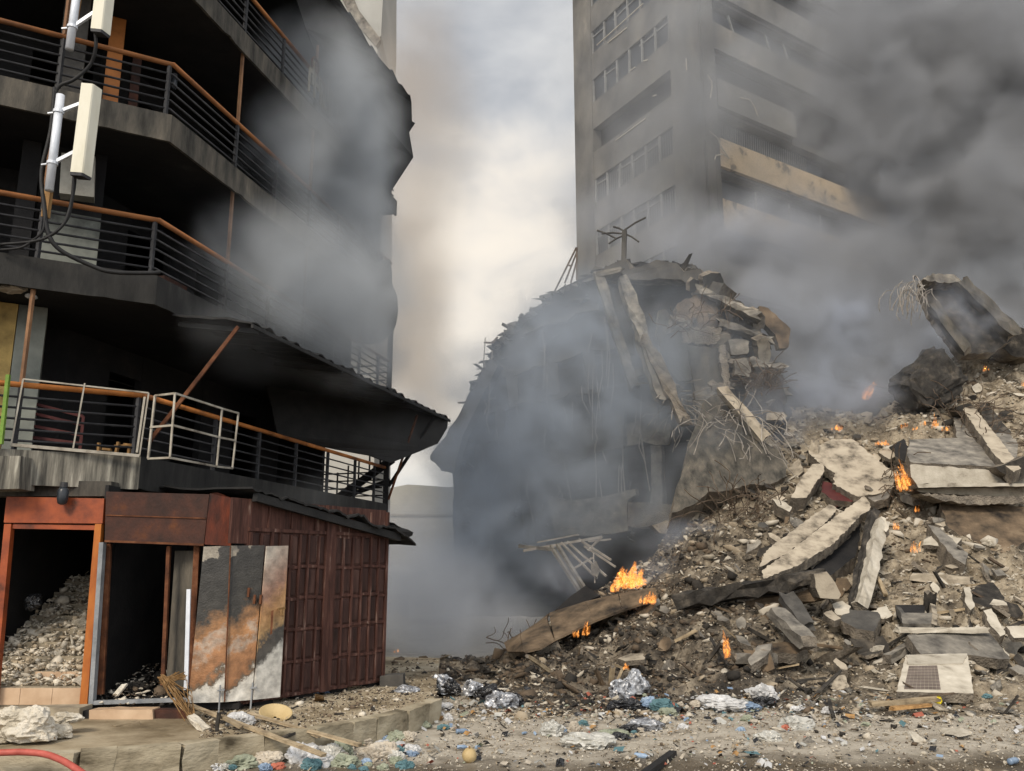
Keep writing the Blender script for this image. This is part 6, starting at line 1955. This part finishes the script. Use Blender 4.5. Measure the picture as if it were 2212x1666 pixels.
# reed bundle fallen from the doorway
rr = random.Random(12)
b = MB()
for i in range(26):
    a = Vector((rr.gauss(0, .03), rr.gauss(0, .03), rr.gauss(0, .02)))
    c_ = Vector((rr.gauss(0, .07), rr.gauss(0, .05), rr.gauss(0, .03)))
    p0, p1 = P(350, 1462, 11.95), P(415, 1558, 11.35)
    m_ = p0.lerp(p1, .5) + Vector((rr.gauss(0, .08), rr.gauss(0, .06), rr.gauss(0, .05) + .04))
    b.tube([p0 + a, m_, p1 + c_ * .6], .007, 4)
for i in range(16):
    p0 = P(350, 1475, 11.95)
    b.tube([p0 + Vector((rr.gauss(0, .03), 0, rr.gauss(0, .02))), P(rr.uniform(380, 405), rr.uniform(1448, 1470), 11.95)], .006, 4)
b.build('reed_bundle', 'straw', label='scorched bundle of reeds sliding out of the kiosk doorway', cat='bundle')
MB().beam(P(412, 1548, 11.3), P(446, 1578, 10.95), .10, .05, jag=.012, seg=.1).build('board', 'foam', label='chalky white board end at the foot of the reed bundle', cat='board')
MB().beam(P(250, 1502, 11.9), P(270, 1478, 12.1), .07, .03, jag=.006).build('board', 'foam', label='short pale board standing in the burnt doorway', cat='board')
for i, (x, y, w__, lab) in enumerate(((310, 1478, 40, 'charred heap on the left of the kiosk floor'), (360, 1470, 50, 'charred heap on the right of the kiosk floor'), (290, 1495, 50, 'charred scraps at the kiosk threshold'))):
    bag(x, y, w__, 26, 'concrete_charred', lab, 'charred heap', seed=70 + i, z=.45, nm='charred_heap', amp=.5)
# white foam and plaster heap at the lower left
for i, (x, y, w__, h_, z_, lab) in enumerate(((62, 1594, 92, 52, .36, 'large pale foam lump at the front of the lower left heap'), (30, 1560, 70, 40, .5, 'pale foam lump at the left edge of the heap'), (75, 1566, 56, 50, .5, 'upright pale foam lump in the middle of the heap'),
                                   (125, 1590, 50, 34, .33, 'small grey foam lump right of the heap'), (8, 1600, 40, 24, .33, 'pale rock at the lower left edge'), (140, 1556, 60, 20, .45, 'low plaster piece on the grey step'))):
    bag(x, y, w__, h_, 'foam', lab, 'foam lump', seed=80 + i, z=z_, nm='foam_lump', amp=.35, fr_=1.8)
MB().plate([P(95, 1568, 10.3), P(112, 1572, 10.3), P(118, 1590, 10.2), P(104, 1596, 10.2)], .05, jag=.006, seg=.05).build('tile_fragment', 'tile_tan', label='tan tile fragment stuck in the foam heap', cat='tile')
# hose, pipe
hp = [(-40, 1626, 9.35), (0, 1626, 9.35), (50, 1625, 9.35), (95, 1629, 9.3), (130, 1641, 9.2), (160, 1658, 9.1), (190, 1678, 9.0), (230, 1700, 8.9)]
q = [P(*p_) for p_ in hp]
o_ = []
for i in range(len(q) - 1):
    p0, p1, p2, p3 = q[max(i - 1, 0)], q[i], q[i + 1], q[min(i + 2, len(q) - 1)]
    for k_ in range(6):
        t = k_ / 6
        o_.append(.5 * ((2 * p1) + (p2 - p0) * t + (2 * p0 - 5 * p1 + 4 * p2 - p3) * t * t + (3 * p1 - p0 - 3 * p2 + p3) * t ** 3))
o_.append(q[-1])
MB().tube(o_, .033, 12).build('hose', 'hose_red', label='faded red hose curving over the pavement at the lower left', cat='hose', smooth=True)
MB().bar(PZ(1385, 1680, .06), PZ(1454, 1628, .03), .09, .07).build('steel_bar', 'cable', label='black square steel bar lying at the bottom of the road', cat='bar')
MB().beam(S(1880, 1521, .5) , S(2026, 1511, .5), .09, .07, jag=.01).build('plank', 'plank', label='long brown plank lying in front of the tiled slab', cat='plank')
MB().beam(S(1925, 1531, .5), S(2010, 1523, .5), .10, .04, jag=.01).build('plank', 'timber', label='shorter orange brown plank under the long one', cat='plank')
bag(2026, 1523, 14, 22, 'yellow_plastic', 'bright yellow scrap at the end of the plank', 'scrap', seed=95, nm='scrap')
for i, (x0, y0, x1, y1, lab) in enumerate(((1790, 1512, 1800, 1548, 'thin dark stake standing in front of the slope'), (1535, 1380, 1572, 1435, 'blackened bent bar on the lower slope'))):
    MB().beam(S(x0, y0, .4), S(x1, y1, .5), .05, .05, jag=.012, seg=.15).build('stake', 'concrete_charred', label=lab, cat='stake')
# small paper and plastic scraps: far too many to count
r = random.Random(17)
b = MB()
for i in range(3000):
    x = r.uniform(470, 2210)
    y = r.choice([r.uniform(1490, 1580), r.uniform(1505, 1560), r.uniform(1530, 1660)])
    if x < 950 and y < 1640 - (x - 560) * .22:
        continue
    u = math.exp(-((x - 1500) / 420) ** 2) + math.exp(-((x - 800) / 200) ** 2)
    if r.random() > .25 + .75 * u:
        continue
    c = (S(x, y, .08) if y < 1540 and x > 900 else PZ(x, y, .0)) + Vector((0, 0, .03))
    s_ = .014 * math.exp(r.gauss(.4, .55))
    a = r.uniform(0, 6.28)
    e1 = Vector((math.cos(a), math.sin(a), r.uniform(-.3, .5))) * s_
    e2 = Vector((-math.sin(a), math.cos(a), r.uniform(-.3, .6))) * s_ * r.uniform(.4, 1)
    up_ = Vector((0, 0, s_ * r.uniform(.2, .8)))
    mi = r.choice([0, 0, 0, 1, 1, 1, 2, 3, 4, 4, 4, 5, 6, 7, 7, 7, 7, 7, 8])
    b.add([c - e1 - e2, c - e2 + up_, c + e1 - e2, c + e1 + e2, c + e2 + up_ * 1.1, c - e1 + e2 + up_ * .4], [[0, 1, 4, 5], [1, 2, 3, 4]], mi)
b.build('litter', ['plastic_white', 'cloth_beige', 'plastic_blue', 'cloth_red', 'plastic_clear', 'cloth_teal', 'timber', 'plastic_black', 'cloth_green'], kind='stuff', label='scraps of plastic and paper strewn along the road edge')

# ------------------------------------------------------------------ flames
def flame_mat():
    m = bpy.data.materials.new('flame')
    m.use_nodes = True
    MATS['flame'] = m
    t_ = m.node_tree
    N, L = t_.nodes, t_.links
    N.clear()
    o = N.new('ShaderNodeOutputMaterial')
    g = N.new('ShaderNodeTexCoord')
    oi = N.new('ShaderNodeObjectInfo')
    mp_ = N.new('ShaderNodeMapping'); mp_.inputs['Scale'].default_value = (1, 1, .55)
    L.new(g.outputs['Object'], mp_.inputs[0]); L.new(oi.outputs['Location'], mp_.inputs['Location'])
    no = N.new('ShaderNodeTexNoise'); no.inputs['Scale'].default_value = 13; no.inputs['Detail'].default_value = 8; no.inputs['Roughness'].default_value = .68; no.inputs['Distortion'].default_value = 1.8
    L.new(mp_.outputs[0], no.inputs['Vector'])
    r_ = N.new('ShaderNodeValToRGB')
    el = r_.color_ramp.elements
    el[0].position, el[0].color = .47, (.40, .05, .007, 1)
    el[1].position, el[1].color = .70, (1.0, .62, .22, 1)
    el.new(.55).color = (.95, .27, .03, 1)
    L.new(no.outputs[0], r_.inputs[0])
    em = N.new('ShaderNodeEmission'); em.inputs['Strength'].default_value = 1.45
    L.new(r_.outputs[0], em.inputs['Color'])
    tr = N.new('ShaderNodeBsdfTransparent')
    mr_ = N.new('ShaderNodeMapRange'); mr_.inputs[1].default_value = .53; mr_.inputs[2].default_value = .66
    L.new(no.outputs[0], mr_.inputs[0])
    mx_ = N.new('ShaderNodeMixShader')
    L.new(mr_.outputs[0], mx_.inputs[0]); L.new(tr.outputs[0], mx_.inputs[1]); L.new(em.outputs[0], mx_.inputs[2])
    L.new(mx_.outputs[0], o.inputs['Surface'])
    pv = N.new('ShaderNodeVolumePrincipled')
    pv.inputs['Density'].default_value = 0.0
    pv.inputs['Emission Strength'].default_value = 3.2
    pv.inputs['Emission Color'].default_value = (1.0, .30, .05, 1)
    L.new(pv.outputs[0], o.inputs['Volume'])
flame_mat()
def flame(x, y, wpx, hpx, n, label, d=.5, seed=0, lean=.3):
    hpx, n = hpx * 1.2, int(n * 1.6) + 1
    rr = random.Random(seed)
    base = S(x, y, d)
    sc_ = base.y / F
    b = MB()
    for i in range(n):
        px = rr.uniform(-.5, .5) * wpx * sc_
        h = hpx * sc_ * rr.uniform(.45, 1.0) * (1 - abs(px) / (wpx * sc_ + 1e-6) * .6)
        r0 = max(.02, wpx * sc_ * rr.uniform(.08, .17))
        pts_, rad = [], []
        ph = rr.uniform(0, 6)
        b0 = base + Vector((px, rr.uniform(-.15, .15), rr.uniform(0, .15) * hpx * sc_))
        for k_ in range(9):
            u = k_ / 8
            pts_.append(b0 + Vector((lean * h * u * u * .6 + .22 * r0 * 2 * math.sin(ph + u * 6) * u, .1 * math.sin(ph * 2 + u * 5) * u * h, h * u)))
            rad.append(r0 * (.35 + 1.1 * math.sin(min(1, u * 1.5 + .12) * math.pi * .62)) * (1 - u) ** .75 + .003)
        b.tube(pts_, rad, 9)
    b.build('flame', 'flame', label=label, cat='flame', group='flames burning in the rubble', smooth=True)
flame(1362, 1272, 58, 46, 15, 'largest flame cluster, burning above the brown curved sheet', seed=1, d=.7)
flame(1326, 1280, 24, 16, 6, 'low flame at the left foot of the largest cluster', seed=2, d=.7)
flame(1402, 1306, 32, 22, 8, 'flame pair at the right end of the brown curved sheet', seed=3, d=.9)
flame(1243, 1378, 14, 24, 4, 'left of two slim flames under the brown curved sheet', seed=4, d=1.0)
flame(1266, 1374, 13, 28, 4, 'right of two slim flames under the brown curved sheet', seed=5, d=1.0)
flame(1569, 1425, 12, 50, 6, 'tall thin flame standing on the lower slope', seed=6, d=.5, lean=-.1)
flame(1352, 1446, 14, 12, 4, 'tiny flame at the charred slope foot', seed=7, d=.4)
flame(1954, 1062, 24, 56, 12, 'tall flame between the smooth tan slab and the slab stack', seed=8, d=1.2, lean=-.2)
flame(2017, 926, 11, 28, 4, 'upright flame over the ash covered slab', seed=9, d=.6)
flame(2038, 932, 14, 14, 4, 'low flame right of the upright one over the ash slab', seed=10, d=.6)
flame(1997, 920, 8, 12, 3, 'small flame left of the upright one over the ash slab', seed=11, d=.6)
flame(1955, 926, 8, 13, 3, 'small flame at the left end of the row over the tan slab', seed=12, d=.6)
flame(1977, 930, 5, 9, 2, 'tiniest flame in the row over the tan slab', seed=13, d=.6)
flame(1906, 962, 26, 12, 6, 'low wide flame at the top corner of the smooth tan slab', seed=14, d=.6)
flame(1808, 930, 20, 14, 5, 'low flame in the smoke left of the tan slab head', seed=15, d=.6)
flame(1935, 1146, 12, 20, 4, 'small flame right of the pale column head', seed=16, d=.6)
flame(1977, 1196, 13, 24, 4, 'small flame below the slab stack', seed=17, d=.6)
flame(1980, 1108, 8, 16, 3, 'small flame under the tall one beside the stack', seed=18, d=.9)
flame(1872, 864, 18, 40, 5, 'smoky reddish flame leaning on the slope top', seed=19, d=.5, lean=.9)
flame(856, 1410, 8, 7, 2, 'tiny flame in the smoke beside the kiosk', seed=20, d=-3)
flame(2208, 838, 10, 18, 3, 'small flame among tan chunks at the right edge', seed=21, d=.5)
flame(2128, 802, 9, 14, 3, 'small flame high among the tan chunks', seed=22, d=.5)
# ------------------------------------------------------------------ smoke: real volumes, lit by the sky
def smoke_mat(name, colr, aniso=.2):
    m = bpy.data.materials.new(name)
    m.use_nodes = True
    N = m.node_tree.nodes
    N.clear()
    o = N.new('ShaderNodeOutputMaterial')
    v = N.new('ShaderNodeVolumePrincipled')
    v.inputs['Color'].default_value = c4(colr)
    v.inputs['Density'].default_value = 1.0
    v.inputs['Anisotropy'].default_value = aniso
    m.node_tree.links.new(v.outputs[0], o.inputs['Volume'])
    return m
def smoke(name, label, puffs, colr, dens, nscale=.5, lo=.38, hi=.66, vox=.3, stretch=(1, 1, 1), seed=0, aniso=.2, floor=0.0):
    """puffs: (x, y, distance, half width px, half height px, half depth m, strength)"""
    ng = bpy.data.node_groups.new(name, 'GeometryNodeTree')
    ng.interface.new_socket('Geometry', in_out='INPUT', socket_type='NodeSocketGeometry')
    ng.interface.new_socket('Geometry', in_out='OUTPUT', socket_type='NodeSocketGeometry')
    N, L = ng.nodes, ng.links
    go = N.new('NodeGroupOutput')
    vc = N.new('GeometryNodeVolumeCube')
    pos = N.new('GeometryNodeInputPosition')
    def nz(sc_, det):
        mm = N.new('ShaderNodeVectorMath'); mm.operation = 'MULTIPLY_ADD'
        L.new(pos.outputs[0], mm.inputs[0]); mm.inputs[1].default_value = stretch; mm.inputs[2].default_value = (seed * 13.7, seed * 5.1, seed * 9.3)
        no = N.new('ShaderNodeTexNoise'); no.inputs['Scale'].default_value = sc_; no.inputs['Detail'].default_value = det; no.inputs['Roughness'].default_value = .62; no.inputs['Distortion'].default_value = .9
        L.new(mm.outputs[0], no.inputs['Vector'])
        return no.outputs[0]
    n_ = nz(nscale, 7)
    mr_ = N.new('ShaderNodeMapRange'); mr_.interpolation_type = 'SMOOTHSTEP'
    mr_.inputs[1].default_value = lo; mr_.inputs[2].default_value = hi; mr_.inputs[3].default_value = floor
    L.new(n_, mr_.inputs[0])
    tot = None
    mn, mx_ = Vector((1e9,) * 3), Vector((-1e9,) * 3)
    for x, y, Y, rx, ry, rY, st in puffs:
        c = P(x, y, Y)
        t_ = Y / ray(x, y).y
        rad = Vector((rx / F * t_, rY, ry / F * t_))
        for i in range(3):
            mn[i] = min(mn[i], c[i] - rad[i]); mx_[i] = max(mx_[i], c[i] + rad[i])
        a = N.new('ShaderNodeVectorMath'); a.operation = 'SUBTRACT'; L.new(pos.outputs[0], a.inputs[0]); a.inputs[1].default_value = c
        d = N.new('ShaderNodeVectorMath'); d.operation = 'DIVIDE'; L.new(a.outputs[0], d.inputs[0]); d.inputs[1].default_value = rad
        ln = N.new('ShaderNodeVectorMath'); ln.operation = 'LENGTH'; L.new(d.outputs[0], ln.inputs[0])
        # edge broken by the noise
        e = N.new('ShaderNodeMath'); e.operation = 'MULTIPLY_ADD'; L.new(n_, e.inputs[0]); e.inputs[1].default_value = -.8; L.new(ln.outputs['Value'], e.inputs[2])
        f = N.new('ShaderNodeMapRange'); f.interpolation_type = 'SMOOTHSTEP'
        f.inputs[1].default_value = .55; f.inputs[2].default_value = -.35; f.inputs[3].default_value = 0; f.inputs[4].default_value = st
        L.new(e.outputs[0], f.inputs[0])
        if tot is None:
            tot = f.outputs[0]
        else:
            s_ = N.new('ShaderNodeMath'); s_.operation = 'ADD'; L.new(tot, s_.inputs[0]); L.new(f.outputs[0], s_.inputs[1]); tot = s_.outputs[0]
    mu = N.new('ShaderNodeMath'); mu.operation = 'MULTIPLY'; L.new(tot, mu.inputs[0]); L.new(mr_.outputs[0], mu.inputs[1])
    m2 = N.new('ShaderNodeMath'); m2.operation = 'MULTIPLY'; L.new(mu.outputs[0], m2.inputs[0]); m2.inputs[1].default_value = dens
    L.new(m2.outputs[0], vc.inputs['Density'])
    mn.z = max(mn.z, .02)
    vc.inputs['Min'].default_value = mn
    vc.inputs['Max'].default_value = mx_
    for i, k in enumerate('XYZ'):
        vc.inputs['Resolution ' + k].default_value = max(8, min(150, int((mx_[i] - mn[i]) / vox)))
    sm = N.new('GeometryNodeSetMaterial')
    m = smoke_mat(name, colr, aniso)
    sm.inputs['Material'].default_value = m
    L.new(vc.outputs[0], sm.inputs[0])
    L.new(sm.outputs[0], go.inputs[0])
    vd = bpy.data.volumes.new(name)
    vd.materials.append(m)
    ob = bpy.data.objects.new(name, vd)
    col.objects.link(ob)
    md = ob.modifiers.new('smoke', 'NODES')
    md.node_group = ng
    return tag(ob, label, kind='stuff')
# the heavy dark plume rising on the right, behind the slope and before the tower
smoke('dark_smoke', 'heavy dark smoke plume filling the upper right', [
    (2080, 120, 31, 480, 360, 4.0, 1.0), (2150, 420, 31, 460, 360, 4.0, 1.0), (1955, 330, 32, 310, 380, 3.4, .7), (2200, 650, 31, 300, 200, 3.0, .9),
    (1880, 660, 30.5, 280, 200, 2.6, .9), (2060, 740, 30.2, 240, 150, 2.0, .9), (1890, 60, 33, 200, 220, 3.0, .45)], (.52, .53, .55), 2.1, .42, .42, .60, .28, seed=1, floor=.18)
# grey smoke rolling up between the collapsed building and the tower
smoke('smoke', 'grey smoke rolling up in front of the tower foot', [
    (1760, 540, 33, 360, 150, 3.0, .9), (1560, 520, 33.5, 300, 130, 2.6, .55), (1360, 500, 35, 240, 160, 2.4, .35), (1850, 760, 29.4, 300, 190, 2.0, 1.0), (2000, 560, 32, 260, 170, 2.6, .6), (1700, 660, 29.5, 260, 150, 1.8, .9)],
    (.64, .66, .70), 1.2, .36, .38, .60, .27, seed=2, floor=.2)
# thin veil over the whole tower
smoke('smoke', 'thin veil of smoke over the tower block', [
    (1450, 180, 35.5, 420, 420, 2.0, .7), (1640, 250, 35, 300, 360, 2.0, .5), (1330, 420, 36, 260, 240, 2.0, .5)], (.58, .595, .62), .60, .24, .25, .70, .40, seed=3, floor=.4)
# blue grey smoke before the collapsed facade
smoke('smoke', 'blue grey smoke drifting across the collapsed facade', [
    (1100, 930, 27, 290, 270, 3.0, 1.0), (1290, 850, 25.4, 300, 270, 2.2, .6), (1080, 1180, 26.4, 260, 250, 3.0, 1.0), (1330, 1070, 24.4, 260, 200, 1.6, .45), (1450, 740, 24.8, 240, 250, 1.5, .42), (1240, 700, 26.6, 240, 170, 2.2, .7), (1560, 940, 24.2, 200, 130, 1.0, .35)],
    (.66, .715, .785), 1.15, .55, .42, .60, .2, seed=4, floor=.14)
smoke('smoke', 'even thin haze hanging before the collapse and the slope top', [
    (1280, 830, 25.2, 520, 480, 2.6, 1.0), (1720, 800, 26.0, 420, 240, 2.2, 1.0)], (.60, .64, .69), .15, .30, .35, .65, .40, seed=12, floor=.65)
# pale smoke along the street between the buildings
smoke('smoke', 'pale smoke lying along the street between the buildings', [
    (930, 1290, 25, 220, 150, 4.0, 1.0), (1050, 1350, 23.6, 200, 90, 2.4, .8), (880, 1180, 27, 150, 150, 3.0, .5), (1000, 1410, 22.5, 200, 50, 1.8, .5)], (.92, .93, .95), 1.5, .42, .36, .60, .25, seed=5, floor=.25)
# smoke drifting out of the burnt balconies
smoke('smoke', 'thin smoke drifting along the burnt balconies', [
    (640, 330, 16.2, 140, 190, 1.2, .5), (520, 700, 13.6, 150, 80, .6, .3),
    (590, 580, 14.9, 230, 190, 1.4, .85), (720, 650, 17, 240, 230, 1.8, 1.2), (750, 520, 18.6, 160, 280, 1.8, 1.1), (760, 290, 18.6, 140, 280, 1.6, 1.1), (775, 470, 20.2, 90, 260, 1.6, 1.2), (690, 200, 17.4, 200, 240, 1.6, .6), (780, 760, 19, 150, 130, 1.6, .7)],
    (.70, .73, .76), 1.9, .70, .38, .62, .16, seed=6, floor=.30)
# brown tinted haze behind the balconies against the sky
smoke('smoke', 'brownish smoke hanging behind the burnt building against the sky', [
    (900, 260, 40, 190, 400, 5, .8), (880, 640, 36, 160, 330, 5, 1.0), (930, 860, 34, 130, 190, 4, .6)], (.62, .555, .49), .38, .16, .34, .66, .6, seed=7, floor=.3)
# small wisps over the slope
smoke('smoke', 'small pale puffs and wisps over the slope', [
    (1830, 700, 28.6, 90, 110, 1.0, 1.0), (1790, 820, 27.4, 140, 110, 1.0, .8), (1500, 1165, 22.8, 170, 55, .7, 1.0), (1420, 1240, 22.0, 90, 60, .5, .5), (1290, 1440, 19.2, 110, 30, .6, .7), (1240, 1250, 22.6, 130, 80, .9, .6), (1680, 900, 25.2, 170, 110, .9, .6), (1810, 850, 25.8, 200, 90, .9, .8), (1950, 800, 26.4, 160, 110, .8, .7), (2080, 690, 25.4, 150, 120, .7, .6)],
    (.66, .70, .78), 1.6, .9, .42, .60, .13, seed=8, floor=.06)
# wisps under the lower awning and over the kiosk roof
smoke('smoke', 'thin dark smoke drifting under the lower awning', [
    (700, 1070, 14.6, 150, 60, .6, .7), (860, 920, 20.5, 130, 110, 1.2, .5), (520, 770, 12.6, 160, 90, .5, .25)], (.5, .52, .54), .4, .8, .36, .66, .16, seed=9)
